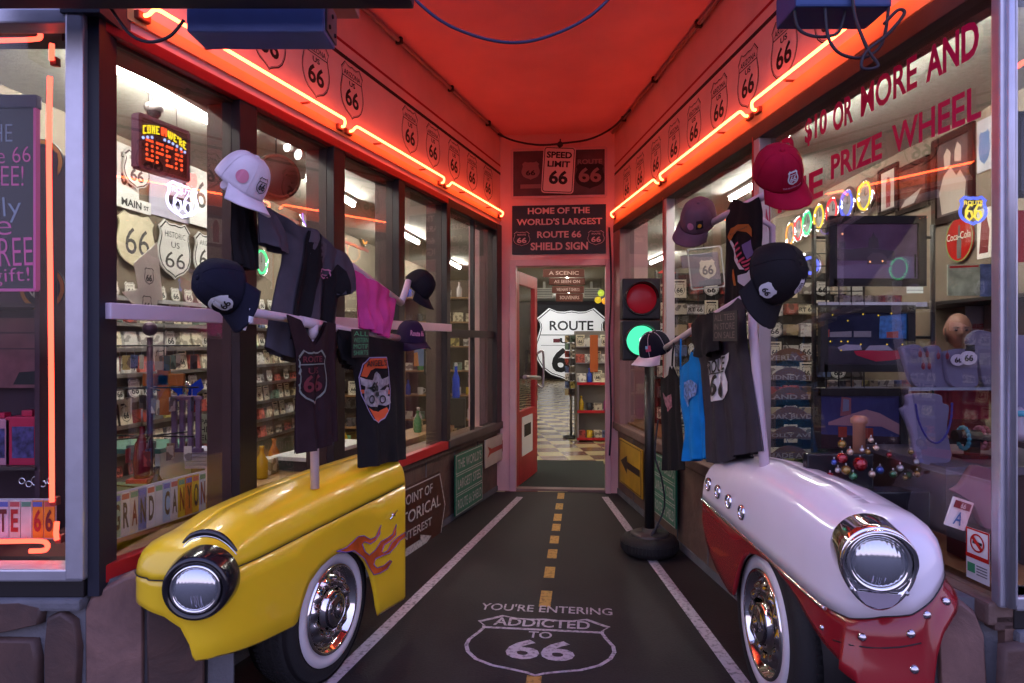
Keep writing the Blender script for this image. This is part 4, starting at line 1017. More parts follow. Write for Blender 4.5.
# ------------------------------------------------------------------ caps
def cap(label, loc, front, up, crown_m, brim_m=None, r=.088, h=.12, brim=.075, under=None, s=1.0, name='baseball_cap'):
    """front = where the brim points, up = top of crown"""
    t = thing(name, label, 'cap', basis(front, up, loc) @ Matrix.Scale(s, 4))
    m = MB(); n, k = 36, 14; g = []
    def cp(th, ph):       # th 0..2pi around, ph 0 rim..1 top
        z = h*math.sin(ph*math.pi/2)**.95; q = math.cos(ph*math.pi/2)**.62
        x = r*.93*q*math.sin(th); y = -r*1.12*q*math.cos(th)
        if y < 0: y *= 1-.10*(ph)       # front panel stands upright
        else: z *= 1-.04*abs(y)/r
        seam = 1-.012*max(0, 1-abs(((th/(math.pi/3)) % 1)-.5)*-20-9)
        return Vector((x*seam, y*seam, z))
    for j in range(k+1): g.append([cp(2*math.pi*i/n, j/k*.999) for i in range(n)])
    m.grid(g, wrap=True); cr = m.build('crown', crown_m, t, weld=.0004); mod(cr, 'SOLIDIFY', thickness=.003, offset=-1)
    b = MB(); g = []
    for j in range(11):
        v = j/10; row = []
        for i in range(25):
            a = R(-68+136*i/24); q0 = cp(a, 0.02)
            ln = brim*math.cos(a*1.15)**.55 if abs(a*1.15) < math.pi/2 else 0
            x = q0.x*(1+.10*v); y = q0.y-ln*v
            row.append((x, y, .004-.030*(x/r)**2*v*1.3-.010*v))
        g.append(row)
    b.grid(g); bo = b.build('brim', brim_m or crown_m, t); mod(bo, 'SOLIDIFY', thickness=.004, offset=0)
    m = MB(); 
    m.ball((0,0,h+.001), .009, 10, 6, (1,1,.5)); m.build('button', brim_m or crown_m, t)
    m = MB()
    for i in range(6):
        m.tube([cp(math.pi/6+i*math.pi/3, q/10)*1.006 for q in range(0, 10)], .0012, 4)
    m.build('panel_seam', brim_m or crown_m, cr)
    def wrap(fx, z0_, z1_, fn):
        """draw fn(mb) in a flat box and wrap it on the crown's front; fx = angle of its centre"""
        m2 = MB(); fn(m2)
        if len(m2.bm.faces): bmesh.ops.triangulate(m2.bm, faces=[f for f in m2.bm.faces if len(f.verts) > 4])
        for _ in range(2):
            es = [e for e in m2.bm.edges if e.calc_length() > .008]
            if es: bmesh.ops.subdivide_edges(m2.bm, edges=es, cuts=1); bmesh.ops.triangulate(m2.bm, faces=m2.bm.faces[:])
        for v in m2.bm.verts:
            th = R(fx)+v.co.x/(r*1.02); z = v.co.z
            ph = max(.0, math.asin(min(.999, max(0, z/h)**(1/.95)))/(math.pi/2))
            p = cp(th, ph); nrm = Vector((p.x, p.y, p.z*.35)).normalized(); v.co = p+nrm*(.0032-v.co.y)
        return m2
    return t, cr, wrap
def shield_patch(w, h_, z, txt='66', lw=.003):
    def f(m): m.shield_ring(0, z, w, h_, 0, lw, 0); m.text(txt, -w*.3, w*.3, z-h_*.28, z+h_*.18, 0, .03); m.bx(-w*.4, w*.4, 0, .0005, z+h_*.2, z+h_*.24)
    return f
wcap = clothmat('white cap cotton', (.70,.62,.72)); rcap = clothmat('crimson cap cotton', (.32,.004,.03)); ncap = clothmat('navy cap cotton', (.010,.010,.022)); pcap = clothmat('dusty mauve cap cotton', (.16,.085,.12)); purc = clothmat('dark purple cap cotton', (.028,.014,.045))
sil = P('silver sticker', (.8,.8,.85), .15, metal=.6, emit=(.8,.7,.9), es=.15)
t, cr, wr_ = cap('white baseball cap with black shield badge at near end of left upper rod', RKL.M() @ Vector((pt(236,183).x, -.01, pt(236,186).z)), (.72,-.38,-.62), (.42,-.05,.9), wcap, s=.98)
wr_(0, 0, 0, shield_patch(.05,.055,.055)).build('shield_badge', inkblack, cr)
wr_(-52,0,0, lambda m: m.disc(0,.05,.022,0,0)).build('side_patch', P('rosy cap patch', (.6,.2,.3), .8), cr)
t, cr, wr_ = cap('black cap with white badge and chequered brim at the near end of left lower rod', at(230,288,2.23), (.45,-.50,-.85), (-.62,-.45,.55), ncap, s=.98)
wr_(4,0,0, lambda m: m.shield(0,.050,.060,.058,0,0)).build('shield_badge', prw, cr)
wr_(4,0,0, lambda m: m.text("66",-.018,.018,.034,.058,-.002,.03)).build('badge_lettering', inkblack, cr)
wr_(-5,0,0, lambda m: m.prism(arc(0,.03,.058,25,155,14)+arc(0,.03,.048,155,25,14),0,0)).build('arched_lettering', prw, cr)
m = MB()
for x, y in ((-.03,-.125),(.012,-.145),(.035,-.125),(-.005,-.16),(.03,-.155)): m.box((x,y,-.012), (.020,.020,.010), Matrix.Rotation(R(45),3,'Z'))
m.build('brim_check', prw, t)
cap('black cap hung on the upturned far end of the left upper rod', RKL.M() @ Vector((pt(415,288).x, -.01, pt(415,288).z)), (.70,-.25,-.85), (.45,-.15,.8), clothmat('black cap cotton', (.014,.012,.018)), s=.86)
t, cr, wr_ = cap('dark purple cap with script lettering at far end of the left lower rod', RKL.M() @ Vector((pt(407,341).x, -.02, pt(407,341).z)), (.55,-.75,-.18), (-.1,.0,1), purc, s=.88)
wr_(0,0,0, lambda m: m.text("Route 66",-.050,.050,.045,.075,0,.03,rot=-6)).build('script_lettering', prp, cr)
m = MB().box((.0,-.145,-.010), (.03,.02,.010)); m.build('brim_patch', P('pink patch', (.7,.08,.25), .6), t)
t, cr, wr_ = cap('dusty mauve cap with small yellow patch at far end of right upper rod', at(698,221,3.36), (-.60,-.35,-.70), (.42,-.1,.9), pcap, s=1.02)
wr_(38,0,0, lambda m: m.bx(-.018,.018,0,.001,.038,.078)).build('yellow_patch', P('patch black', (.02,.015,.02), .8), cr)
wr_(38,0,0, lambda m: m.disc(0,.056,.010,-.002,0,12)).build('patch_figure', P('patch yellow', (.75,.35,.03), .8), cr)
wr_(8,0,0, lambda m: m.disc(0,.05,.018,0,0,12)).build('front_badge', prp, cr)
t, cr, wr_ = cap('crimson cap with a white shield badge and orange piping on the right upper rod', at(777,176,2.42), (.36,-.62,-.80), (-.26,-.62,.75), rcap, s=.98)
wr_(-2,0,0, shield_patch(.046,.050,.062,lw=.006)).build('shield_badge', prw, cr)
wr_(-2,0,0, lambda m: m.text("THE MOTHER ROAD",-.038,.038,.024,.030,0,.03)).build('badge_lettering', prp, cr)
wr_(60,0,0, lambda m: m.bx(-.003,.003,0,.0005,.0,.108)).build('piping', P('orange piping', (.6,.14,.02), .6), cr)
MB().box((.005,-.130,-.006), (.020,.018,.004)).build('brim_sticker', sil, t)
t, cr, wr_ = cap('black cap with two white shield badges at near end of right lower rod', at(768,276,2.50), (-.12,-.34,-.93), (.50,-.78,.34), blk, s=1.18)
wr_(-35,0,0, lambda m: m.shield(0,.035,.05,.05,0,0)).build('shield_badge', prw, cr); wr_(-35,0,0, lambda m: m.text("66",-.013,.013,.024,.044,-.002,.03)).build('badge_lettering', inkblack, cr)
wr_(20,0,0, shield_patch(.038,.038,.095,lw=.006)).build('shield_badge', prw, cr)
for k in range(3): wr_(70+8*k,0,0, lambda m: m.bx(-.002,.002,0,.0005,.05,.08)).build('piping', P('gold piping', (.35,.17,.03), .7), cr)
t, cr, wr_ = cap('small navy cap with pale brim and flag patch before the green traffic light', at(656,352,4.25), (-.80,-.45,-.38), (.05,-.05,1), ncap, wcap, s=1.12)
wr_(30,0,0, lambda m: m.bx(-.015,.015,0,.0005,.04,.07)).build('flag_patch', P('red flag patch', (.5,.05,.12), .7), cr); wr_(30,0,0, lambda m: m.bx(-.015,.0,-.003,-.002,.055,.07)).build('flag_patch_blue', P('pale blue patch', (.2,.4,.6), .7), cr)
garment('folded_top', 'black top bunched over the right lower rod in front of the charcoal T-shirt', RKR, blk, [([(691,325),(700,318),(714,312)], [(714,312),(718,332),(719,350)], [(697,352),(706,358),(719,350)], [(691,325),(692,340),(697,352)], dict(folds=(.010,4,.3), bulge=.035, n=18, m_=16, off=-.075))])
# ------------------------------------------------------------------ signs on the base walls
def sign(name, label, fr, a, b, off, face, edge=None, t_=.012, cat='sign', poly_=None, y_in=None):
    """a flat rectangular sign between left edge a=(px,ytop,ybottom) and right edge b; returns thing, half width, half height"""
    x0, x1, z0, z1 = fr.rect(a, b, off); w_, h_ = (x1-x0)/2, (z1-z0)/2
    t = thing(name, label, cat, fr.M((x0+x1)/2, off, (z0+z1)/2))
    if poly_: MB().prism([(x*w_, z*h_) for x, z in poly_], 0, t_).build('panel', face, t)
    else: MB().bx(-w_, w_, 0, t_, -h_, h_, min(.004, t_*.4)).build('panel', face, t)
    if edge:
        m = MB(); e = .012; o = [(x*w_*.975, z*h_*.975) for x, z in (poly_ or [(-1,-1),(1,-1),(1,1),(-1,1)])]
        i_ = [(x*(1-e/w_), z*(1-e/h_)) for x, z in o]; m.ring(o, i_, -.002, 0); m.build('border', edge, t)
    return t, w_, h_
def letter(t, rows, mt, y=-.003, bold=.012, name='lettering'):
    m = MB()
    for body, x0, x1, z0, z1 in rows: m.text(body, x0, x1, z0, z1, y, bold)
    return m.build(name, mt, t)
brs = P('brown sign enamel', (.075,.022,.014), .35, var=.15); grs = P('green sign enamel', (.012,.16,.085), .35, var=.15, scale=10)
pals = worn('worn sign lettering', (.55,.52,.50), .6)
t, w_, h_ = sign('wall_sign', 'brown arrow-shaped road sign about a historical point of interest beside the yellow fender', WL, (380,504,583), (445.5,466,540), -.02, brs, None, poly_=[(-1,-1),(.80,-1),(1,0),(.80,1),(-1,1)])
m = MB(); o = [(x*w_*.985, z*h_*.97) for x, z in [(-1,-1),(.80,-1),(1,0),(.80,1),(-1,1)]]; m.ring(o, [(x*.975, z*.965) for x, z in o], -.002, 0); m.build('border', pals, t)
letter(t, [("POINT OF", -.42*w_, .52*w_, .54*h_, .80*h_), ("HISTORICAL", -.86*w_, .80*w_, .06*h_, .38*h_), ("INTEREST", -.48*w_, .50*w_, -.34*h_, -.12*h_)], pals)
m = MB(); m.prism([(-.42*w_,-.74*h_),(.12*w_,-.74*h_),(.12*w_,-.86*h_),(.48*w_,-.64*h_),(.12*w_,-.42*h_),(.12*w_,-.54*h_),(-.42*w_,-.54*h_)], -.003, 0); m.build('arrow', pals, t)
def green(fr, a, b, label, chain):
    t, w_, h_ = sign('wall_sign', label, fr, a, b, -.02, grs)
    rows = []
    for k, s_ in enumerate(("THE WORLD'S", "LARGEST STEEL", "ROUTE 66 SHIELD")):
        z1 = h_*(1-.667*k); z0 = h_*(1-.667*(k+1))
        rows.append((s_, -.86*w_, .88*w_, z0+.17*h_, z1-.17*h_))
        m = MB(); o = [(-w_*.98, z0+.02*h_), (w_*.98, z0+.02*h_), (w_*.98, z1-.02*h_), (-w_*.98, z1-.02*h_)]
        c = (0, (z0+z1)/2); m.ring(o, [(x*.975, c[1]+(z-c[1])*.90) for x, z in o], -.002, 0); m.build('border', pals, t)
    letter(t, rows, pals)
green(WL, (455.5,456.5,518), (482.5,443,498), 'green three-line sign on the left wall beside the red arrow sign', 0)
t, w_, h_ = sign('wall_sign', 'cream sign with a red arrow, on the left wall next to the door', WL, (485.5,441,470), (509,430,455), -.02, P('cream sign enamel', (.52,.44,.38), .45, var=.15), None)
m = MB(); m.prism([(-.88*w_,-.32*h_),(-.62*w_,-.12*h_),(-.62*w_,-.12*h_),(.35*w_,-.12*h_),(.35*w_,-.40*h_),(.92*w_,.05*h_),(.35*w_,.50*h_),(.35*w_,.22*h_),(-.55*w_,.22*h_),(-.85*w_,.50*h_),(-.72*w_,.08*h_)], -.003, 0); m.build('arrow', P('rust red', (.33,.03,.015), .5), t)
ylo = P('yellow sign enamel', (.50,.30,.02), .4, var=.2)
t, w_, h_ = sign('wall_sign', 'yellow sign with a black arrow pointing to the door, on the right wall', WR, (619.5,437,482), (642,451,499), -.02, ylo)
m = MB(); o = [(-w_*.94,-h_*.94),(w_*.94,-h_*.94),(w_*.94,h_*.94),(-w_*.94,h_*.94)]; m.ring(o, [(x*.96, z*.97) for x, z in o], -.002, 0)
m.build('border', blackp, t); m = MB(); m.prism([(.85*w_,-.16*h_),(.85*w_,.14*h_),(-.25*w_,.14*h_),(-.25*w_,.40*h_),(-.85*w_,.02*h_),(-.25*w_,-.40*h_),(-.25*w_,-.16*h_)], -.003, 0); m.build('arrow', P('dark brown arrow', (.035,.02,.02), .5), t)
green(WR, (654,452,511), (675.5,464,530), 'green three-line sign on the right wall behind the traffic light pole', 0)

# ------------------------------------------------------------------ signs over the door
letp = P('salmon lettering', (.72,.50,.50), .5)
t, w_, h_ = sign('overdoor_sign', 'black sign over the door announcing the largest shield sign, between two small shields', BK, (512,205,254), (606,205,254), -.015, P('black sign board', (.012,.008,.010), .4), t_=.012)
letter(t, [("HOME OF THE", -.66*w_, .66*w_, .64*h_, .90*h_), ("WORLD'S LARGEST", -.90*w_, .92*w_, .19*h_, .46*h_), ("ROUTE 66", -.46*w_, .48*w_, -.34*h_, -.06*h_), ("SHIELD SIGN", -.60*w_, .62*w_, -.84*h_, -.52*h_)], letp, bold=.03)
m = MB()
for sx in (-1, 1):
    cx = sx*.79*w_; m.shield_ring(cx, -.36*h_, .155, .135, -.003, .004, 0); m.text("66", cx-.045, cx+.045, -.36*h_-.04, -.36*h_+.012, -.003, .03); m.text("ROUTE", cx-.04, cx+.04, -.36*h_+.03, -.36*h_+.045, -.003, .02)
m.build('shield_emblem', letp, t)
pb = P('dusty poster board', (.10,.055,.065), .5, var=.3)
t, w_, h_ = sign('poster_board', 'framed dark board with two faded road shields above the door', BK, (512,149,197), (606,149,197), -.012, pb)
m = MB(); 
for z in (-1,1): m.bx(-w_, w_, -.012, .002, z*h_-.012, z*h_+.012)
for x in (-1,1): m.bx(x*w_-.012, x*w_+.012, -.012, .002, -h_, h_)
m.build('frame', doorpink, t)
m = MB(); m.shield(-.60*w_, .12*h_, .17, .17, -.003, 0); m.bx(-.82*w_, -.38*w_, -.004, -.003, -.62*h_, -.45*h_); m.build('faded_shield', P('faded pink print', (.30,.17,.18), .6), t)
m = MB(); m.text("66", -.70*w_, -.50*w_, -.08*h_, .14*h_, -.005, .03); m.build('small_lettering', P('dark print', (.02,.012,.015), .6), t)
m = MB(); m.shield(.66*w_, -.15*h_, .27, .24, -.003, 0); m.build('dark_shield', P('dark print', (.02,.012,.015), .6), t)
letter(t, [("ROUTE", .40*w_, .92*w_, .34*h_, .54*h_), ("66", .42*w_, .90*w_, -.42*h_, .20*h_)], P('faded pink print', (0,0,0)), y=-.006, bold=.03)
x0, z1 = BK.hit(541,146,-.09); x1, z0 = BK.hit(576,194,-.09)
t = thing('speed_sign', 'tilted pale speed limit sign hanging over the doorway boards', 'sign', BK.M((x0+x1)/2, -.09, (z0+z1)/2) @ Matrix.Rotation(R(3.5), 4, 'Y'))
w_, h_ = (x1-x0)/2-.012, (z1-z0)/2-.01
def rrect(w_, h_, r): 
    o = []
    for cx, cz, a0 in ((w_-r,h_-r,0),(-w_+r,h_-r,90),(-w_+r,-h_+r,180),(w_-r,-h_+r,270)): o += arc(cx, cz, r, a0, a0+90, 5)
    return o
MB().prism(rrect(w_, h_, .03), 0, .004).build('panel', P('pale sign face', (.78,.60,.60), .45), t)
m = MB(); m.ring(rrect(w_-.010, h_-.010, .024), rrect(w_-.017, h_-.017, .018), -.002, 0); m.build('border', blackp, t)
letter(t, [("SPEED", -.78*w_, .78*w_, .50*h_, .78*h_), ("LIMIT", -.70*w_, .70*w_, .12*h_, .38*h_), ("66", -.56*w_, .60*w_, -.62*h_, -.02*h_)], blackp, y=-.003, bold=.035)
m = MB(); m.tube([(0,0,h_-.01),(.0,0,h_+.07)], .006, 6); m.ball((0,0,h_+.02), .028, 10, 8); m.build('hanger', blackp, t)

# ------------------------------------------------------------------ traffic light
d_ = 4.50; fr = facing(d_, -6)
X = lambda px: (px-CX)/F*d_; Z = lambda py: EYE+(CY-py)/F*d_
t = thing('traffic_light', 'black two-lamp traffic light, red above green, on a pole standing in a tyre', 'traffic light', Matrix.Translation((X(649.5), d_, 0)) @ Matrix.Rotation(R(-4), 4, 'Z'))
hsg = P('traffic light black', (.012,.011,.012), .45)
ox = X(649.5)
MB().tube([(0,0,.06),(0,0,Z(360))], .033, 18).build('pole', hsg, t)
cx = X(641)-ox; hw = (X(659.5)-X(621.5))/2
for nm, y0, y1, mt, ec in (('red_section', 278, 320, 0, 0), ('green_section', 320, 361, 0, 0)):
    z0, z1 = Z(y1), Z(y0); cz = (z0+z1)/2
    s_ = MB().bx(cx-hw, cx+hw, -.03, .16, z0+.003, z1-.003, .012).build(nm, hsg, t)
    r_ = hw*.80
    m = MB(); m.lathe([(r_+.012,.03),(r_+.012,.045),(r_-.002,.045),(r_-.004,.02)], 36, axis='Y', c=(cx,0,cz)); m.build('lens_rim', hsg, s_)
    g = [[(cx+(r_+.006)*math.cos(R(a)), -.03-h*(max(0,math.sin(R(a*.9+9)))**.5), cz+(r_+.006)*math.sin(R(a))) for a in range(0, 181, 9)] for h in (0,.07,.13)]
    v = MB(); v.grid(g); vo = v.build('visor', hsg, s_); mod(vo, 'SOLIDIFY', thickness=.004)
    red = nm.startswith('red')
    if red: mt = P('red lens', (.22,.004,.015), .3, emit=(1,.02,.04), es=.10)
    else: mt = E('green lens glow', (.10,1,.52), 1.1)
    m = MB(); m.lathe([(r_, 0)]+[(r_*math.cos(a), r_*.18*math.sin(a)) for a in [math.pi/2*k/8 for k in range(1,8)]]+[(0,r_*.18)], 36, axis='Y', c=(cx,-.03,cz)); m.build('lens', mt, s_)
    if not red: MB().lathe([(.045,-.004),(.02,.001),(0,.002)], 20, axis='Y', c=(cx+.01,-.03-r_*.18,cz)).build('lamp_glow', E('green lamp core', (.55,1,.85), 3), s_)
m = MB(); m.box((cx*.5, .03, Z(365)), (.08,.04,.03)); m.build('bracket', hsg, t)
# its foot: a small tyre with a steel disc
tb = MB(); tb.lathe([(.06,.012),(.13,.0),(.168,.015),(.187,.045),(.187,.085),(.17,.118),(.14,.13),(.10,.125)], 48); ty = tb.build('tyre_foot', P('tyre rubber', (0,0,0)), t)
m = MB()
for k in range(48):
    a = 2*math.pi*k/48; m.box((math.cos(a)*.187, math.sin(a)*.187, .065), (.006,.013,.045), Matrix.Rotation(a, 3, 'Z'))
m.build('tread', P('tyre rubber', (0,0,0)), ty)
MB().lathe([(.125,.11),(.125,.138),(.11,.146),(.05,.15),(.05,.17),(.034,.175)], 36).build('foot_disc', P('dusty black disc', (.04,.036,.04), .4), t)
cab('hanging_cable', [Vector((X(650)+.04, 4.44, .20)), at(641,545,4.45), at(652,535,4.4), at(664,508,4.42), at(662,480,4.42), at(655,455,4.44), at(658,420,4.45)], .006, 'black flex looped down the traffic light pole')
# ------------------------------------------------------------------ shop lighting: tubes on the ceiling, the nearest left one added
def tube_light(x, y, ln, label, s=None,  ang=6.1, z=2.84):
    t = thing('fluorescent_light', label, 'ceiling light', Matrix.Translation((x, y, z)) @ Matrix.Rotation(R(-ang), 4, 'Z'))
    MB().bx(-.04,.04,-ln/2,ln/2,.025,.055,.004).build('housing', P('white enamel', (.7,.7,.68), .4), t)
    MB().tube([(0,-ln/2+.02,0),(0,ln/2-.02,0)], .019, 8).build('tube', s or tubeE, t)
    for e in (-1,1): MB().bx(-.02,.02,e*ln/2-.012,e*ln/2+.012,-.02,.03,.003).build('lamp_holder', P('white enamel', (0,0,0)), t)
    return t
tubeE = E('fluorescent tube', (1,.95,.82), 46); tubeB = E('bright fluorescent tube', (1,.95,.82), 200); tubeC = E('right fluorescent tube', (1,.95,.84), 135)
for x, y, ln, lb in ((-1.95,2.85,1.0,'fluorescent tube light on the left shop ceiling nearest the street'), (-2.03,4.15,1.25,'fluorescent tube light on the left shop ceiling, above the lit open sign'), (-1.75,6.6,1.25,'second fluorescent tube light on the left shop ceiling'), (-1.45,9.4,1.25,'third fluorescent tube light on the left shop ceiling'), (-1.1,12.8,1.25,'farthest fluorescent tube light on the left shop ceiling')):
    tube_light(x, y, ln, lb, tubeB, ang=7)  # first tube is added to brighten the pennants and goods near the street
for x, y, ln, lb in ((1.96,3.95,1.7,'long fluorescent tube light behind the crimson window lettering'), (2.25,6.3,1.25,'second fluorescent tube light behind the right windows'), (2.35,8.9,1.25,'third fluorescent tube light behind the right windows'), (2.6,12,1.25,'farthest fluorescent tube light behind the right windows')):
    tube_light(x, y, ln, lb, tubeC, ang=-3)
for k, (x, y) in enumerate(((.62,8.2),(.9,11.5),(1.25,15.5),(1.6,19.5))):
    tube_light(x, y, 1.5, ('nearest', 'second', 'third', 'farthest')[k]+' fluorescent tube light on the ceiling seen through the doorway')

# ------------------------------------------------------------------ souvenirs: one of each kind, then copies
cream = P('cream card', (.80,.74,.56), .6, var=.12, scale=20); whc = P('white card', (.84,.82,.74), .6, var=.08)
assort = assorted('assorted packaging', [(.55,.50,.38),(.60,.58,.52),(.42,.33,.18),(.10,.09,.09),(.35,.05,.04),(.10,.14,.28),(.50,.42,.12),(.66,.62,.50),(.14,.22,.16),(.32,.20,.12)], .5, .8, 26)
assortp = assorted('assorted pale print', [(.80,.74,.56),(.84,.82,.74),(.70,.62,.42),(.74,.72,.68),(.84,.78,.56),(.60,.14,.10)], .5, .6, 34)
brights = assorted('assorted bright goods', [(.50,.02,.03),(.02,.06,.40),(.55,.35,.02),(.10,.30,.12),(.40,.05,.25),(.55,.50,.50),(.03,.03,.04),(.50,.15,.02)], .25)
def p_card():
    m = MB(); m.bx(-.055,.055,0,.004,-.075,.075); m.mi = 1; m.shield_ring(0,-.008,.085,.10,-.002,.004,0); m.text("66",-.026,.026,-.035,.008,-.002,.03); m.bx(-.04,.04,-.002,-.001,.05,.062); return m.build('souvenir_card', [cream, inkblack])
def p_shield():
    m = MB(); m.shield(0,0,.12,.125,0,.005); m.mi = 1; m.shield_ring(0,0,.11,.115,-.001,.003,0); m.text("66",-.036,.036,-.034,.014,-.001,.03); m.text("ROUTE",-.03,.03,.026,.038,-.001,.01); return m.build('shield_magnet', [whc, inkblack])
def p_pack():
    return MB().bx(-.06,.06,-.02,.02,-.055,.055,.004).build('souvenir_pack', assortp)
def p_box():
    return MB().bx(-.05,.05,-.04,.04,-.045,.045,.004).build('souvenir_box', assort)
def p_plate():
    m = MB(); m.prism(rrect(.075,.04,.008),0,.003); m.mi = 1; m.text("RT 66",-.06,.06,-.02,.016,-.001,.03); m.ring(rrect(.072,.037,.007), rrect(.069,.034,.006), -.001, 0); return m.build('small_number_plate', [assortp, inkblack])
def p_mug():
    m = MB(); m.lathe([(0,.0),(.036,0),(.038,.004),(.038,.09),(.034,.09),(.034,.008),(0,.008)], 20); m.tube([(.036,0,.075),(.06,0,.07),(.062,0,.04),(.037,0,.02)], .005, 6); return m.build('souvenir_mug', brights)
def p_bottle():
    return MB().lathe([(0,0),(.03,0),(.032,.01),(.032,.10),(.012,.14),(.012,.165),(.014,.167),(.014,.18),(0,.18)], 16).build('souvenir_bottle', brights)
protos = dict(card=p_card(), shield=p_shield(), pack=p_pack(), box=p_box(), plate=p_plate(), mug=p_mug(), bottle=p_bottle())
LIFT = dict(card=.075, shield=.0625, pack=.055, box=.045, plate=.04, mug=0, bottle=0)
CATN = dict(card='souvenir card', shield='magnet', pack='souvenir', box='souvenir box', plate='number plate', mug='mug', bottle='bottle')
used = set()
def put(kind, M_, label, group, s=1.0):
    p = protos[kind]
    o = p if kind not in used else p.copy()
    if kind in used: COL.objects.link(o)
    used.add(kind)
    o.matrix_world = M_ @ Matrix.Scale(s, 4); o['label'] = label; o['category'] = CATN[kind]; o['group'] = group
    return o
shelf_m = P('dark shelf board', (.05,.035,.03), .5, var=.2); wood = P('tan wood', (.34,.19,.08), .5, var=.25, scale=10); wire = P('black wire', (.015,.015,.018), .4)

# left shop wall: eight shelf rows
rowname = ('lowest', 'second-lowest', 'third-lowest', 'fourth-lowest', 'fourth-highest', 'third-highest', 'second-highest', 'topmost')
for r in range(8):
    z = .42+.185*r; t = thing('wall_shelf', 'dark shelf board on the left shop wall, %s of the eight' % rowname[r], 'shelf', SHL.M(7.4, 0, z), 'shelf boards on the left shop wall')
    MB().bx(-4.3, 4.6, -.09, -.003, -.012, 0).build('board', shelf_m, t)
    MB().bx(-4.3, 4.6, -.094, -.090, -.02, .012).build('front_lip', steel, t)
    kinds = [('plate','pack'), ('pack','card'), ('card','box'), ('plate','shield'), ('card','pack'), ('pack','shield'), ('box','card'), ('shield','shield')][r]
    x = 3.2
    while x < 10.6:
        k = kinds[0] if rnd.random() < .62 else kinds[1]
        big = 1.32 if x < 5.6 and r >= 2 and r < 7 else 1.0
        wd = {'card':.125,'shield':.135,'pack':.135,'box':.12,'plate':.165}[k]
        put(k, SHL.M(x, -.045, z+LIFT[k]*(1.15 if big > 1 else 1)+.0005) @ Matrix.Rotation(R(-8), 4, 'X'), '%s on the %s shelf of the left shop wall' % (dict(card='cream card printed with 66', shield='small white 66 shield magnet', pack='pale printed souvenir pack', box='small souvenir box', plate='small printed number plate')[k], rowname[r]), '%s row, left shop wall, %s' % (k, rowname[r]), 1.15 if big > 1 else 1.0)
        x += wd*(1.25 if r < 7 else 1.35)*(1+.04*max(0, x-5))
# big signs on the left shop wall
def wsign(fr, name, label, a, b, off, face, texts=(), cat='sign', shape='rect', ring=True, ringm=None, ringw=.012, cz=0, ch=1.0, t_=.01, bold=.03):
    x0, x1, z0, z1 = fr.rect(a, b, off); w_, h_ = (x1-x0)/2, (z1-z0)/2
    t = thing(name, label, cat, fr.M((x0+x1)/2, off, (z0+z1)/2))
    m = MB()
    if shape == 'rect': m.bx(-w_, w_, 0, t_, -h_, h_)
    else: m.shield(0, 0, 2*w_, 2*h_, 0, t_)
    m.build('panel', face, t)
    m = MB()
    if shape == 'shield' and ring: m.shield_ring(0, 0, 2*w_*.95, 2*h_*.95, -.002, ringw, 0); m.build('outline', ringm or inkblack, t)
    elif shape == 'inner': m.shield_ring(0, -h_*.02+cz, 2*w_*.86, 2*h_*.86*ch, -.002, ringw, 0); m.build('outline', ringm or inkblack, t)
    else: m.bm.free()
    if texts:
        m = MB()
        for body, xa, xb, za, zb_ in texts: m.text(body, xa*w_, xb*w_, za*h_, zb_*h_, -.003, bold)
        m.build('lettering', ringm or inkblack, t)
    return t
old66 = P('old cream enamel', (.66,.60,.40), .45, var=.1, scale=12); whs = P('white sign enamel', (.70,.70,.68), .4, var=.06)
wsign(SHL, 'wall_sign', 'white square sign with an Illinois road shield, at upper left in the shop', (114,140,196), (139,150,200), -.03, whs, (("ILLINOIS",-.5,.5,.48,.66),("66",-.5,.5,-.55,.12)), shape='rect')
t = wsign(SHL, 'wall_sign', 'white Illinois road shield outline sign mounted at upper left in the shop', (123,148,187), (150,155,192), -.06, whs, (("ILLINOIS",-.55,.55,.48,.66),("US",-.2,.2,.15,.32),("66",-.5,.5,-.6,.05)), shape='shield')
wsign(SHL, 'street_sign', 'white MAIN ST street name sign below the Illinois shield', (113,192,206), (151,203,214), -.05, whs, (("MAIN",-.6,.45,-.6,.6),("ST",.58,.85,-.5,.2)))
wsign(SHL, 'wall_sign', 'large cream cut-out road shield with big black 66 at the left', (117,209,268), (155,217,270), -.05, old66, (("66",-.6,.66,-.5,.45),), shape='shield', ring=False, bold=.0)
wsign(SHL, 'wall_sign', 'white historic US 66 shield, lower middle of the big signs', (158,219,279), (191,224,280), -.05, whs, (("HISTORIC",-.62,.62,.42,.62),("US",-.25,.25,.08,.28),("66",-.6,.6,-.62,-.06)), shape='shield', bold=.0)
wsign(SHL, 'wall_sign', 'white Arizona 66 shield, farthest right of the big shop signs', (194,231,279), (220,236,281), -.05, whs, (("ARIZONA",-.6,.7,.45,.65),("66",-.62,.7,-.55,.3)), shape='shield', bold=.0)
wsign(SHL, 'wall_sign', 'pale square sign with a tall black 66 above the Arizona shield', (190,165,226), (219,178,229), -.05, whs, (("66",-.6,.8,-.35,.6),), bold=.0)
wsign(SHL, 'wall_sign', 'pale blue-white blank panel sign behind the neon shield', (150,158,216), (189,172,222), -.02, P('pale blue panel', (.52,.50,.66), .5))
MB(SHL.M()).bx(3.0, 9, -.02, 0, 2.76, 2.80).build('trim_10', P('red brown moulding', (.30,.05,.03), .5), kind='structure')
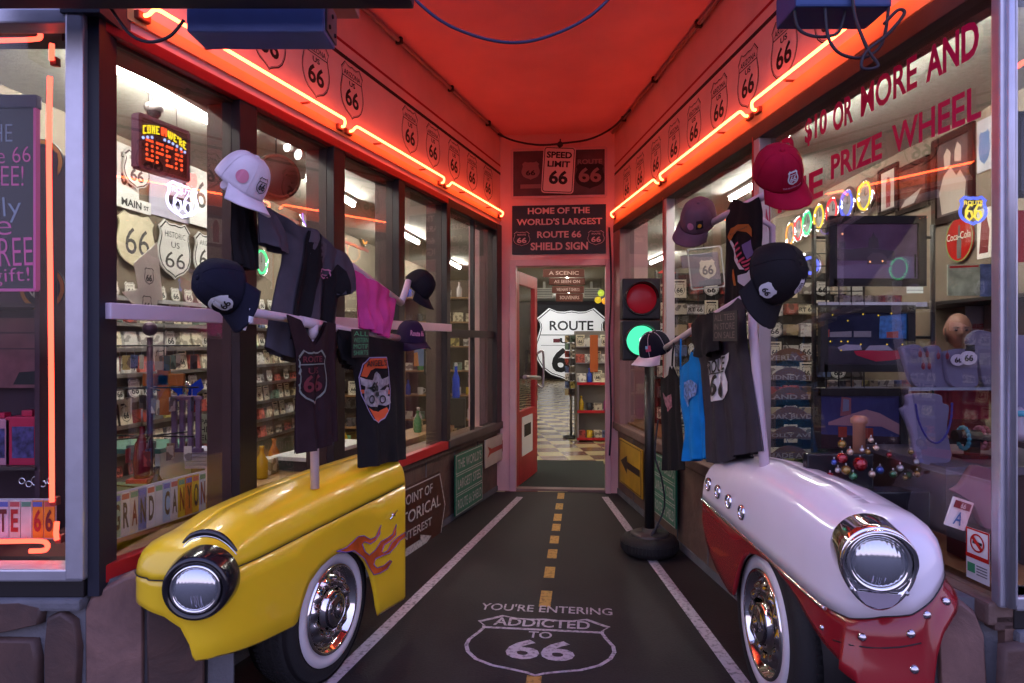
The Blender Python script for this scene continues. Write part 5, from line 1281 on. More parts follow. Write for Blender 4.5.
# pennants
def pennant(pts, label, txt=True):
    x = [SHLn.hit(*p, 0) for p in pts]; cx = sum(p[0] for p in x)/len(x); cz = sum(p[1] for p in x)/len(x)
    t = thing('pennant', label, 'pennant', SHLn.M(cx, 0, cz)); MB().prism([(p[0]-cx, p[1]-cz) for p in x], 0, .002).build('felt', whc, t)
    if txt: m = MB(); m.shield_ring(.0, 0, .085, .10, -.002, .005, 0); m.text("66",-.026,.026,-.03,.01,-.002,.03); m.build('shield_print', inkblack, t)
SHLn = Frame(-2.20, 3.0, .12, 1)
pennant([(157,242),(163,300),(140,300),(134,263)], 'white felt pennant with a 66 shield hanging over the signs')
pennant([(122,292),(158,284),(157,318),(148,322)], 'white felt pennant folded under the white bar')
pennant([(152,346),(166,338),(166,378),(156,372)], 'small white pennant low beside the spinner rack')
# lit OPEN sign
off = .42
x0, x1, z0, z1 = WL.rect((139,110,164), (188,137,183), off); w_, h_ = (x1-x0)/2, (z1-z0)/2
t = thing('led_sign', 'black LED window sign reading come in we are open', 'LED sign', WL.M((x0+x1)/2, off, (z0+z1)/2))
MB().bx(-w_, w_, 0, .03, -h_, h_, .004).build('panel', P('led panel', (.02,.006,.010), .4), t)
fm = MB(); 
for s_ in (-1,1): fm.bx(s_*w_-.008, s_*w_+.008, -.006, .034, -h_, h_); fm.bx(-w_, w_, -.006, .034, s_*h_-.008, s_*h_+.008)
fm.build('frame', P('plum plastic', (.12,.06,.11), .4), t)
def dots(word, x0, x1, z0, z1, cols, rows_, m, arcf=None):
    FONT = {'C':"111 100 100 100 111",'O':"111 101 101 101 111",'M':"101 111 111 101 101",'E':"111 100 110 100 111",'I':"1 1 1 1 1",'N':"1001 1101 1011 1001 1001",'W':"10101 10101 10101 11111 01010",'R':"110 101 110 101 101",'A':"010 101 111 101 101",'P':"111 101 111 100 100",' ':"0 0 0 0 0","'":"1 1 0 0 0"}
    cols_ = []
    for ch in word:
        g = FONT[ch].split(); n = len(g[0])
        for c in range(n): cols_.append([g[r_][c] for r_ in range(5)])
        cols_.append(['0']*5)
    n = len(cols_)-1
    for i, c in enumerate(cols_[:n]):
        for j in range(5):
            if c[j] == '1':
                u = (i+.5)/n; x = lerp(x0, x1, u); z = lerp(z1, z0, (j+.5)/5)+(arcf(x) if arcf else 0)
                m.lathe([(.0,.006),(m.rr,.003),(m.rr,-.001)], 6, axis='Y', c=(x,0,z))
ledr = E('red leds', (1,.08,.02), 2.4, False); ledy = E('yellow leds', (1,.75,.03), 1.6, False); ledb = E('blue white leds', (.35,.45,1), 2.0, False)
m = MB(); m.rr = .0062
x_ = -.76*w_
for ch in "OPEN":
    dots(ch, x_, x_+.31*w_, -.72*h_, .22*h_, 0, 0, m); x_ += .40*w_
m.build('open_letters', ledr, t)
af = lambda x: -.22*h_*(x/w_)**2*1.3
m = MB(); m.rr = .0038; dots("COME", -.86*w_, -.22*w_, .50*h_, .84*h_, 0, 0, m, af); dots("WE'RE", .12*w_, .90*w_, .48*h_, .80*h_, 0, 0, m, af); m.build('yellow_letters', ledy, t)
m = MB(); m.rr = .0038; dots("IN", -.14*w_, .06*w_, .50*h_, .84*h_, 0, 0, m, af); m.build('red_letters', ledr, t)
m = MB()
for k in range(11):
    x = (-.85+.17*k)*w_
    if 2 < k < 5: continue
    m.lathe([(0,.006),(.007,.003),(.007,0)], 6, axis='Y', c=(x, 0, .36*h_+af(x)))
m.build('blue_dots', ledb, t)
for s_ in (-1,1): MB().tube([(s_*w_*.6,.01,h_),(s_*w_*.45,.01,h_+.42)], .002, 4).build('hanging_chain', wire, t)
# neon shield below it
def neon_shield(fr, a, b, off, label, c1, c2, txt=("ROUTE", "66")):
    x0, x1, z0, z1 = fr.rect(a, b, off); w_, h_ = (x1-x0), (z1-z0)
    t = thing('neon_shield_sign', label, 'neon sign', fr.M((x0+x1)/2, off, (z0+z1)/2))
    m = MB(); pts = [Vector((x*w_, 0, -h_/2+z*h_)) for x, z in SHP]; m.tube(pts+[pts[0]], .0065, 6); m.build('shield_tube', c1, t)
    m = MB()
    for cx in (-.17*w_, .17*w_): m.tube([Vector((cx+x*w_*.13, -.004, z*h_*.2-.12*h_)) for x, z in ((.9,1.5),(0,1.6),(-.9,.6),(-1,-.6),(0,-1.3),(1,-.6),(.6,.4),(-.3,.5),(-.9,-.2))], .005, 6)
    m.build('number_tube', c2, t)
    m = MB(); m.text("ROUTE", -.36*w_, .36*w_, .20*h_, .36*h_, -.004, .02); m.build('route_letters', c2, t)
    MB().bx(-.3*w_, .3*w_, .03, .04, -.02, .02).build('back_bar', blackp, t)
nwh = E('white violet neon', (.75,.70,1), 3.5); 
neon_shield(WL, (167,181,212), (197,187,222), .50, 'glowing white neon road shield hanging below the LED sign', nwh, nwh)
neon_shield(WL, (187,173,186), (196,175,190), .46, 'tiny red-white neon badge beside the LED sign', E('red white neon', (1,.35,.3), 2.2), E('red white neon', (1,0,0), 1))
# dome camera
t = thing('security_camera', 'small grey dome camera hanging above the LED sign', 'camera', Matrix.Translation(at(154,108,4.0)))
MB().lathe([(0,.02),(.05,.02),(.055,.0),(.05,-.02),(.042,-.024)], 24).build('housing', P('grey plastic', (.22,.2,.2), .4), t); MB().lathe([(.042,-.022),(.036,-.045),(.02,-.062),(0,-.066)], 20).build('dome', P('smoked dome', (.02,.02,.025), .08), t); MB().tube([(0,0,.02),(0,0,.17)], .008, 8).build('stem', P('grey plastic', (0,0,0)), t)
# license plate strips
def platestrip(fr, a, b, off, text, label, cols, tcols, tilt=0):
    x0, x1, z0, z1 = fr.rect(a, b, off); w_, h_ = (x1-x0)/2, (z1-z0)/2; n = len(text)
    t = thing('letter_plate_sign', label, 'sign', fr.M((x0+x1)/2, off, (z0+z1)/2))
    MB().bx(-w_, w_, .004, .010, -h_, h_).build('backing', P('pale backing', (.45,.45,.52), .5), t)
    for i, ch in enumerate(text):
        xa = -w_+2*w_*i/n; xb = -w_+2*w_*(i+1)/n; c = cols[i % len(cols)]
        p = MB().bx(xa+.002, xb-.002, 0, .004, -h_*.92, h_*.92).build('letter_tile', P('tile %.2f %.2f %.2f' % c, c, .45, var=.15, scale=18), t)
        m = MB(); m.bx(xa+.004, xb-.004, -.001, 0, h_*.62, h_*.86); m.build('tile_band', P('tile band %d' % (i%3), ((.10,.14,.45),(.45,.10,.10),(.10,.30,.20))[i%3], .5), p)
        if ch != ' ': m = MB(); m.text(ch, lerp(xa,xb,.18), lerp(xa,xb,.82), -h_*.62, h_*.50, -.002, .03); m.build('letter', P('letter ink %d' % (tcols[i % len(tcols)][0]*1000), tcols[i % len(tcols)], .5), p)
    return t
platestrip(WL, (112,491,538), (206,473,513), .07, "GRAND CANYON", 'sign made of cut number-plate letters reading Grand Canyon, in the first left window',
    [(.30,.45,.30),(.60,.58,.55),(.55,.48,.40),(.12,.16,.40),(.60,.60,.62),(.50,.52,.55),(.30,.45,.60),(.50,.50,.55),(.60,.42,.03),(.60,.18,.03),(.55,.40,.03),(.45,.55,.66)], [(.05,.03,.03),(.04,.03,.05),(.20,.02,.02)])
# things in the first left window
t = thing('spinner_rack', 'dark spinner rack with a ball finial and hanging trinkets behind the first left window', 'display rack', Matrix.Translation((at(150,340,3.25).x, 3.25, 0)))
MB().tube([(0,0,.02),(0,0,1.42)], .014, 10).build('pole', P('plum metal', (.07,.03,.06), .4, metal=.3), t)
MB().ball((0,0,1.46), .034, 16, 10).build('finial', P('plum metal', (0,0,0)), t); MB().lathe([(.0,0),(.12,0),(.12,.02),(.03,.04),(0,.04)], 24).build('base', P('plum metal', (0,0,0)), t)
for z in (.70,.95,1.18,1.38):
    m = MB()
    for k in range(6): m.tube([(0,0,z),(.22*math.cos(k*1.047+z),.22*math.sin(k*1.047+z),z)], .004, 5)
    m.build('spokes', wire, t)
trk = MB(); trk.bx(-.02,.02,-.002,.002,-.09,-.01,.001); trk.mi = 1; trk.tube([(0,0,-.01),(0,0,.035)], .0015, 4)
tk = trk.build('key_ring', [assort, steel]); first = True
for z in (.70,.95,1.18,1.38):
    for k in range(6):
        for q in (.1,.19):
            o = tk if first else tk.copy()
            if not first: COL.objects.link(o)
            first = False
            o.matrix_world = Matrix.Translation((at(150,340,3.25).x+q*math.cos(k*1.047+z), 3.25+q*math.sin(k*1.047+z), z-.037)) @ Matrix.Rotation(rnd.random()*3, 4, 'Z') @ Matrix.Scale(.85, 4)
            tag(o, 'coloured key ring hanging on the dark spinner rack', 'key ring', 'key rings on the spinner rack')
teal = P('teal laminate', (.10,.26,.20), .3); 
t = thing('display_stand', 'two-tier display stand with teal tops behind the first left window', 'display stand', Matrix.Translation((-2.05, 3.55, 0)))
MB().bx(-.35,.35,-.2,.2,.0,.60).build('cabinet', P('dark cabinet', (.05,.04,.05), .5), t); MB().bx(-.38,.38,-.22,.22,.60,.625,.004).build('lower_top', teal, t); MB().bx(-.30,.30,-.15,.2,.84,.865,.004).build('upper_top', teal, t)
for x in (-.28,.28): MB().bx(x-.012,x+.012,-.14,.19,.625,.84).build('side_panel', whc, t)
def item(name, label, cat, build, M_):
    t = thing(name, label, cat, M_); build(t); return t
def orange_cross(t):
    m = MB(); m.bx(-.03,.03,-.01,.01,-.14,.14,.006); m.bx(-.10,.10,-.01,.01,.0,.06,.006); m.build('cross', P('orange clay', (.45,.14,.02), .6, var=.3), t); MB().tube([(0,0,.14),(0,0,.30)], .002, 4).build('cord', wire, t)
item('wall_cross', 'orange clay cross hanging behind the first left window', 'cross', orange_cross, Matrix.Translation(at(164,386,3.3)))
def butterfly(t):
    m = MB()
    for s_ in (-1,1): m.prism([(0,0),(s_*.07,.05),(s_*.085,.0),(s_*.05,-.03),(s_*.05,-.07),(0,-.03)], 0, .004)
    m.build('wings', P('cobalt blue glass', (.01,.05,.55), .15), t); MB().ball((0,-.006,0), .018, 10, 8, (1,1,2)).build('body', chrome, t)
item('butterfly_ornament', 'cobalt blue butterfly ornament behind the first left window', 'ornament', butterfly, Matrix.Translation(at(187,388,3.5)))
def lantern(t):
    MB().bx(-.05,.05,-.05,.05,-.14,-.12,.004).build('base', redpaint, t); MB().lathe([(.035,-.12),(.04,-.05),(.03,.04),(.012,.08),(.012,.12)], 18).build('body', P('dark red glass', (.14,.01,.02), .15), t); MB().tube([(0,0,.12),(0,0,.2)], .004, 6).build('stem', steel, t)
item('red_lantern', 'dark red glass lantern with a slim neck standing low in the first left window', 'lantern', lantern, Matrix.Translation(at(142,452,3.2)))
def rack_chair(t):
    for k in range(4): MB().bx(-.075+.04*k,-.05+.04*k,-.01,.01,-.10,.14,.004).build('slat', P('mauve paint', (.20,.13,.24), .5), t)
    MB().bx(-.08,.08,-.012,.012,.14,.16,.004).build('top_rail', P('mauve paint', (0,0,0)), t); MB().bx(-.08,.08,-.012,.012,-.12,-.10,.004).build('bottom_rail', P('mauve paint', (0,0,0)), t)
item('card_rack', 'mauve slatted card rack behind the first left window', 'card rack', rack_chair, Matrix.Translation(at(187,428,3.4)))
def tablet(t): MB().bx(-.07,.07,0,.012,-.09,.09,.004).build('plaque', P('grey green plaque', (.30,.30,.24), .6), t); letter(t, [("PARK", -.05,.05,.03,.06),("HERE",-.05,.05,-.02,.015),("ELSE",-.05,.05,-.07,-.035)], blackp)
item('small_plaque', 'small grey-green plaque with black lettering, right in the first left window', 'plaque', tablet, Matrix.Translation(at(209,429,4.2)))
def paperstack(t):
    for k in range(5): MB().bx(-.11,.11,-.08,.08,.02*k,.02*k+.017,.003).build('ream', P('lilac paper', (.42,.38,.52), .6), t)
item('paper_stack', 'stack of lilac paper packs low in the first left window', 'paper stack', paperstack, Matrix.Translation((at(212,466,3.7).x, 3.7, at(212,466,3.7).z)))
t = thing('display_table', 'low tan wooden display table along the inside of the left windows', 'table', WL.M(1.7, .62, 0)); MB().bx(-1.2,2.3,-.28,.0,.60,.64,.006).build('table_top', wood, t)
for x in (-1.15,2.35):
    for y in (-.24,-.04): MB().bx(x-.03,x+.03,y-.03,y+.03,0,.6).build('leg', wood, t)
MB().bx(-1.15,2.35,-.26,-.24,.30,.6).build('apron', wood, t)
k = 0
for i in range(26):
    x = .62+.135*i
    kd = ('mug','bottle','box','bottle','mug')[i % 5]
    put(kd, WL.M(x, .45+.12*((i*7) % 3)/2, .6405+LIFT[kd]) @ Matrix.Rotation(rnd.random()*.6, 4, 'Z'), {'mug':'coloured souvenir mug on the tan display table inside the left windows','bottle':'small coloured bottle on the tan display table inside the left windows','box':'small souvenir box on the tan display table inside the left windows'}[kd], kd+' on the tan table', 1.0)
t = thing('display_case', 'white-edged glass display case top behind the second left window', 'display case', WL.M(2.0, .42, .645)); MB().bx(-.35,.35,-.1,.1,.0,.06).build('case_body', P('dark cabinet', (0,0,0)), t); MB().bx(-.37,.37,-.12,.12,.06,.085,.004).build('case_top', whs, t)
# drum sign and spots in the second pane; left ring clocks model reflections
t = thing('hanging_drum_sign', 'round dark brown drum sign hanging behind the second left window', 'sign', Matrix.Translation(at(276,178,3.75)) @ Matrix.Rotation(R(35), 4, 'Z'))
MB().lathe([(0,-.05),(.12,-.05),(.125,-.03),(.125,.03),(.12,.05),(0,.05)], 40, axis='Y').build('drum', P('brown drum', (.07,.03,.025), .45, var=.2), t); MB().lathe([(.105,.052),(.11,.055),(.115,.052)], 40, axis='Y').build('rim', P('rust brown', (.20,.06,.035), .5), t); MB().tube([(0,0,.12),(0,0,.5)], .004, 5).build('chain', wire, t)
spotE = E('spot lamp', (1,.95,.88), 9)
for k, (px, py) in enumerate(((289,147),(300,155))):
    t = thing('spot_lamp', ('left' if k == 0 else 'right')+' one of two small white spot lamps behind the second left window', 'spot lamp', Matrix.Translation(at(px,py,5.2)) @ Matrix.Rotation(R(-30), 4, 'Z'))
    MB().lathe([(.02,-.07),(.03,-.04),(.04,.02)], 18, axis='Y').build('can', whs, t); MB().lathe([(.038,.015),(0,.02)], 18, axis='Y').build('bulb', spotE, t); MB().tube([(0,.03,.02),(0,.03,.25)], .006, 6).build('arm', whs, t)
def ring_clock(fr, px, py, off, r_, colname, col, where, s_=2.2):
    x, z = fr.hit(px, py, off)
    t = thing('neon_ring_clock', 'round clock with %s neon ring, %s' % (colname, where), 'clock', fr.M(x, off, z))
    MB().lathe([(0,.0),(r_,0),(r_+.008,.01),(r_+.008,.03),(r_-.012,.045),(r_-.03,.03),(0,.028)], 40, axis='Y').build('case', chrome, t)
    MB().lathe([(r_-.045,.0315),(0,.0315)], 32, axis='Y').build('face', P('clock face', (.14,.13,.13), .4), t)
    m = MB(); m.tube([(math.cos(a)*(r_-.035),-.045,math.sin(a)*(r_-.035)) for a in [2*math.pi*k/28 for k in range(29)]], .007, 6, cap=False); m.build('neon_ring', E('neon ring '+colname, col, s_, False), t)
    m = MB(); m.tube([(0,-.034,0),(.0,-.034,r_*.45)], .003, 4); m.tube([(0,-.034,0),(r_*.3,-.034,.02)], .003, 4); m.build('clock_hands', blackp, t)
yl, bl, rd, gn, am = (1,.62,.05), (.12,.16,1), (1,.05,.06), (.08,1,.30), (1,.35,.05)
for px, py, r_, cn, c_, w_ in ((869,196,.150,'yellow',yl,'nearest on the right shop wall'),(851,204,.150,'blue',bl,'second nearest on the right shop wall'),(836,211,.148,'red',rd,'in the middle of the right shop wall row'),(823,217,.148,'yellow',yl,'between red and green ones on the right wall'),(811,223,.148,'green',gn,'on the right shop wall'),(802,229,.148,'red',rd,'far along the right shop wall'),(794,234,.148,'amber',am,'at the far end of the right shop wall row')):
    ring_clock(SHR, px, py, -.01, r_, cn, c_, w_)
ring_clock(facing(4.6), 808, 266, 0, .085, 'blue', bl, 'on the wire rack below the row of clocks', 2)
for px, py, cn, c_, w_ in ((258,262,'green',gn,'behind the second left window'),(318,216,'yellow',yl,'behind the second left window by the post'),(362,236,'amber',am,'behind the third left window'),(376,232,'yellow',yl,'behind the third left window by the post'),(392,242,'green',gn,'behind the third left window at the jamb'),(303,216,'violet',(.4,.2,1),'behind the second left window')):
    ring_clock(SHL, px, py, -.01, .15, cn, c_, w_)  # these left clocks are reflections in the glass, built as solid clocks

# shelving units behind the last left panes
def shelf_unit(x0, x1, y, zs, top, label, kinds, side='left', glab=''):
    t = thing('shelving_unit', label, 'shelving unit', Matrix.Translation(((x0+x1)/2, y, 0))); hw = (x1-x0)/2
    for s_ in (-1,1): MB().bx(s_*hw-.015,s_*hw+.015,0,.32,0,top).build('side_panel', wood, t)
    MB().bx(-hw,hw,.31,.325,0,top).build('back_panel', P('dark back panel', (.07,.045,.03), .6), t)
    for z in zs: MB().bx(-hw+.015,hw-.015,0,.31,z-.018,z).build('shelf', wood, t)
    for r_, z in enumerate(zs):
        x = x0+.09
        while x < x1-.07:
            kd = kinds[int(rnd.random()*len(kinds))]; sc_ = 1.0+.25*rnd.random()
            put(kd, Matrix.Translation((x, y+.06+.05*rnd.random(), z+LIFT[kd]*sc_+.0005)), {'card':'cream souvenir card','shield':'white shield magnet','pack':'pale printed pack','box':'souvenir box','plate':'small number plate','mug':'coloured mug','bottle':'coloured bottle'}[kd]+' standing in the '+glab, kd+' in the '+glab, sc_)
            x += .13*sc_+.02
    return t
shelf_unit(-1.50, -.22, 9.2, (.35,.68,1.01,1.34,1.67,2.0), 2.25, 'tan wooden shelving unit full of goods behind the last left window', ('bottle','box','pack','mug','box'), glab='tan shelving unit behind the last left window')
shelf_unit(-2.05, -1.25, 7.6, (.45,.8,1.15,1.5), 1.75, 'low wooden shelving unit behind the third left window', ('pack','mug','card','box'), glab='low shelving unit behind the third left window')
def poster(fr, a, b, off, label, face, blobs=(), cat='poster', name='poster', frame=None, fw=.02, emit=None):
    x0, x1, z0, z1 = fr.rect(a, b, off); w_, h_ = (x1-x0)/2, (z1-z0)/2
    t = thing(name, label, cat, fr.M((x0+x1)/2, off, (z0+z1)/2))
    MB().bx(-w_, w_, 0, .012, -h_, h_).build('sheet', face, t)
    if frame:
        m = MB()
        for s_ in (-1,1): m.bx(s_*w_-fw*(s_>0)*0-fw/2, s_*w_+fw/2, -.014, .014, -h_-fw/2, h_+fw/2); m.bx(-w_, w_, -.014, .014, s_*h_-fw/2, s_*h_+fw/2)
        m.build('frame', frame, t)
    for k, (nm, pts, mt) in enumerate(blobs):
        m = MB()
        for poly_ in (pts if isinstance(pts[0][0], (tuple, list)) else [pts]): m.prism([(x*w_, z*h_) for x, z in poly_], -.001-.0012*k, 0)
        m.build(nm, mt, t)
    return t, w_, h_
poster(facing(6.9), (426,268,288), (443,270,289), 0, 'bright yellow poster with a blue car behind the fourth left window', P('yellow green paper', (.62,.60,.03), .5), [('car_picture', [(-.8,-.5),(.8,-.5),(.8,-.1),(.4,.0),(.2,.4),(-.4,.4),(-.55,.0),(-.8,-.1)], P('blue ink', (.06,.16,.36), .5))])
poster(facing(6.95), (425,325,345), (441,327,346), 0, 'small framed pale picture behind the fourth left window, upper', whc, frame=blackp); poster(facing(6.95), (425,350,374), (443,350,373), 0, 'small framed pale picture behind the fourth left window, lower', cream, frame=blackp)
poster(facing(7.0), (414,344,366), (424,345,366), 0, 'blue and orange number plate behind the fourth left window', P('faded blue', (.12,.18,.35), .5), [('orange_part', [(-1,-1),(0,-1),(-.3,.3),(-1,.2)], P('orange ink', (.5,.2,.03), .5))], cat='number plate')
t, w_, h_ = poster(facing(6.6), (420,428,447), (444,425,444), 0, 'white notice board with rows of writing low behind the fourth left window', whc, frame=steel)
letter(t, [("POSTCARDS", -.8*w_, .8*w_, .3*h_, .8*h_), ("MAGNETS", -.8*w_, .6*w_, -.4*h_, .1*h_)], P('grey ink', (.15,.15,.15), .6))
item('blue_bottle', 'tall cobalt blue bottle behind the last left window', 'bottle', lambda t: (MB().lathe([(0,0),(.045,0),(.05,.02),(.045,.25),(.018,.33),(.018,.42),(0,.42)], 18).build('bottle_body', P('cobalt blue glass', (0,0,0)), t), MB().lathe([(.02,.40),(.02,.44),(0,.445)], 12).build('stopper', steel, t)), Matrix.Translation((at(456,398,8.6).x, 8.6, at(456,398,8.6).z-.0)))
t = thing('pedestal', 'dark pedestal under the cobalt blue bottle', 'pedestal', Matrix.Translation((at(456,398,8.6).x, 8.6, 0))); MB().bx(-.12,.12,-.12,.12,0,at(456,398,8.6).z-.0005,.006).build('column_body', blackp, t)
# ------------------------------------------------------------------ beyond the doorway
SHF = facing(24.0)
x0, z1 = SHF.hit(535,308); x1, z0 = SHF.hit(608,383); W2, H2 = x1-x0, z1-z0
t = thing('giant_shield_sign', 'giant white ROUTE US 66 shield sign standing at the far end of the shop', 'sign', SHF.M((x0+x1)/2, 0, (z0+z1)/2))
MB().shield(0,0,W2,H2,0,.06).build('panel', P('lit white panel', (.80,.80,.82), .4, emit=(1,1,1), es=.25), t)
m = MB(); m.shield_ring(0,0,W2*.97,H2*.97,-.01,.03,0); m.build('outline', inkblack, t)
m = MB(); m.text("ROUTE",-.30*W2,.30*W2,.20*H2,.33*H2,-.012,.02); m.text("U",-.16*W2,-.04*W2,.03*H2,.10*H2,-.012,.04); m.text("S",.06*W2,.17*W2,.03*H2,.10*H2,-.012,.04)
m.text("6",-.27*W2,-.03*W2,-.36*H2,-.03*H2,-.012,.03); m.text("6",.04*W2,.28*W2,-.36*H2,-.03*H2,-.012,.03); m.bx(-.43*W2,.43*W2,-.012,-.011,.135*H2,.145*H2); m.bx(-.42*W2,.42*W2,-.012,-.011,.0,.006*H2); m.build('lettering', inkblack, t)
MB().bx(-.25*W2,-.16*W2,-.013,-.010,.04*H2,.09*H2).build('flag_sticker', P('dull red fabric print', (0,0,0)), t)
brnb = P('brown hanging board', (.11,.028,.018), .45)
FH = facing(9.0); boards = [((543,268.5,277),(584.5,269,277.5),"A SCENIC"),((549,278,285),(585,278,285),"AS SEEN ON"),((552,286,293),(584,286,293),"WE HAVE T-SHIRTS"),((556,293.5,301.5),(583,293.5,301.5),"SOUVENIRS")]
t = thing('hanging_board_sign', 'tier of four brown boards hanging from the ceiling inside the doorway', 'sign', Matrix.Translation((at(566,268,9).x, 9.0, 2.35)))
for (a, b, s_) in boards:
    x0, x1, z0, z1 = FH.rect(a, b); ox = at(566,268,9).x; xa, xb, za, zb_ = x0-ox, x1-ox, z0-2.35, z1-2.35
    bo = MB().bx(xa, xb, 0, .02, za, zb_, .004).build('board', brnb, t)
    MB().text(s_, lerp(xa,xb,.14), lerp(xa,xb,.86), lerp(za,zb_,.28), lerp(za,zb_,.72), -.003, .02).build('lettering', P('rosy cream ink', (.62,.42,.38), .5), bo)
m = MB()
for x in (-.2,.2): m.tube([(x,.01,.02),(x,.01,.5)], .004, 4)
m.build('chain', wire, t)
for px, nm in ((544.5,'left'), (592,'right')):
    p = at(px, 293, 17); t = thing('ceiling_vent', '%s white louvred ceiling unit above the giant shield sign' % nm, 'vent', Matrix.Translation(p)); MB().bx(-.22,.22,0,.3,-.12,.12,.01).build('casing', whs, t)
    m = MB()
    for k in range(5): m.bx(-.19,.19,-.004,0,-.09+.04*k,-.07+.04*k)
    m.build('louvres', P('grey louvre', (.15,.15,.15), .5), t); MB().bx(-.03,.03,.1,.16,.12,.3).build('hanger', whs, t)
# gondola just inside, its shelves edged in red
t = thing('gondola_shelf', 'low shop gondola with red-edged shelves inside the doorway on the right', 'shelving unit', Matrix.Translation((1.27, 9.6, 0)))
zs = (.06,.44,.83)
MB().bx(-.36,.45,.12,.40,0,1.55).build('back_panel', P('grey pegboard', (.22,.20,.18), .7), t)
for z in zs: MB().bx(-.36,.45,-.10,.12,z-.03,z).build('shelf', whs, t); MB().bx(-.365,.45,-.108,-.10,z-.035,z+.004).build('shelf_edge', redpaint, t)
MB().bx(-.36,-.34,-.1,.12,0,.9).build('side_bracket', steel, t)
for r_, z in enumerate(zs+(1.10,1.33)):
    for i in range(7):
        kd = (('box','mug','box'),('bottle','mug','box'),('pack','bottle','card'),('pack','pack','card'),('card','pack','pack'))[r_][i % 3]; sc_ = 1.1
        zz = z+.0005+LIFT[kd]*sc_
        put(kd, Matrix.Translation((.97+.115*i, 9.56 if r_ < 3 else 9.69, zz)), {'mug':'coloured mug','bottle':'small coloured bottle','box':'souvenir box','pack':'pale printed pack','card':'cream souvenir card'}[kd]+' on the red-edged gondola', kd+' on the gondola', sc_)
for z in (1.10,1.33): MB().bx(-.36,.45,.02,.12,z-.012,z).build('peg_rail', steel, t)
t = thing('postcard_spinner', 'tan spinner of postcards and key rings beside the giant shield sign', 'display rack', Matrix.Translation((at(571,400,9.9).x, 9.9, 0)))
MB().tube([(0,0,.04),(0,0,1.50)], .02, 10).build('pole', steel, t); MB().lathe([(0,0),(.12,0),(.12,.03),(0,.05)], 20).build('base', blackp, t)
for z in [.62+.11*k for k in range(8)]:
    for a in range(4):
        M_ = Matrix.Rotation(R(90*a+25), 4, 'Z'); MB(M_).bx(-.05,.05,-.075,-.065,z,z+.095).build('pocket', assort, t)
# orange upright banner beside it
t, w_, h_ = poster(facing(9.53), (590,336,371), (598,334,373), 0, 'narrow orange banner standing on the gondola top', P('burnt orange', (.45,.10,.02), .5))
# shelves along the left inside of the doorway (seen through the door's glass)
shelf_unit(-.95, .05, 11.5, (.4,.8,1.2,1.6), 1.9, 'wooden shelving unit behind the open red door', ('pack','box','bottle'), glab='shelving unit behind the open red door')
# dark stock band along the far wall
for k, (px, py, c, nm) in enumerate(((601,293,(.35,.45,.05),'green'),(605,301,(.6,.25,.02),'amber'),(598,300,(.5,.35,.02),'yellow'))):
    item('hanging_lantern', 'small %s party lantern hanging at the far right beyond the doorway' % nm, 'lantern', lambda t, c=c, nm=nm: (MB().ball((0,0,0), .07, 14, 10).build('shade', P('lantern '+nm, c, .4, emit=c, es=1.2), t), MB().tube([(0,0,.07),(0,0,.3)], .004, 4).build('cord', wire, t)), Matrix.Translation(at(px,py,14)))
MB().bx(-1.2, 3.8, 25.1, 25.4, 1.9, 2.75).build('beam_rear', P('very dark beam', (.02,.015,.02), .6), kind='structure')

# ------------------------------------------------------------------ right shop: wall
fr = SHR
dk = P('dark picture frame', (.025,.016,.014), .4)
poster(fr, (880,171,214), (897,166,209), -.01, 'small dark-framed portrait beside the yellow ring clock', P('aged paper', (.45,.40,.36), .5), [('figure', [(-.25,-.8),(.25,-.8),(.3,.2),(.12,.6),(-.12,.6),(-.3,.2)], P('dull red ink', (.22,.05,.05), .5))], cat='framed picture', name='framed_picture', frame=dk, fw=.035)
poster(fr, (898,174,214), (928,155,203), -.01, 'dark-framed brown group photograph high on the right shop wall', P('sepia print', (.10,.05,.04), .3, var=.8, scale=9), [('light_patch', [(-.8,-.8),(.1,-.75),(.6,-.2),(.2,-.3),(-.5,-.5)], P('pale print', (.5,.42,.38), .4))], cat='framed picture', name='framed_picture', frame=dk, fw=.035)
poster(fr, (935,143,222), (972,127,213), -.01, 'tall dark-framed print of two pale figures', P('shadow print', (.09,.07,.07), .35, var=.5, scale=6), [('figures', [[(-.6,-.85),(.6,-.85),(.7,-.2),(.4,.1),(.2,.0),(-.1,.25),(-.5,.1),(-.75,-.3)],[(-.45,.25),(-.15,.3),(-.1,.6),(-.3,.75),(-.5,.6)],[(.1,.35),(.45,.3),(.45,.65),(.25,.8),(.1,.6)]], P('pale flesh print', (.50,.42,.36), .5))], cat='framed picture', name='framed_picture', frame=dk, fw=.05)
def oval_sign(fr, px, py, rx, rz, off, label, txts):
    x, z = fr.hit(px, py, off); t = thing('oval_tin_sign', label, 'sign', fr.M(x, off, z)); MB().disc(0,0,rx,0,.01,40,rz).build('panel', P('sign red', (.42,.02,.015), .35), t)
    o = [(rx*math.cos(2*math.pi*k/40), rz*math.sin(2*math.pi*k/40)) for k in range(40)]; m = MB(); m.ring(o, [(x_*.92, z_*.94) for x_, z_ in o], -.002, 0); m.build('green_rim', P('rim green yellow', (.20,.26,.04), .4), t)
    m = MB(); m.prism([(x_*rx, z_*rz) for x_, z_ in ((-.12,-.85),(.18,-.85),(.2,-.1),(.1,.25),(.1,.6),(-.02,.6),(-.04,.25),(-.14,-.1))], -.003, 0); m.build('bottle_picture', P('bottle brown', (.05,.02,.015), .3), t)
    m = MB(); m.text("Coca-Cola", -.88*rx, .88*rx, -.02*rz, .30*rz, -.004, .01); m.build('lettering', P('cream ink', (.7,.62,.5), .5), t)
oval_sign(fr, 959, 239, .15, .155, -.02, 'red oval tin drink sign with a bottle and white script', None)
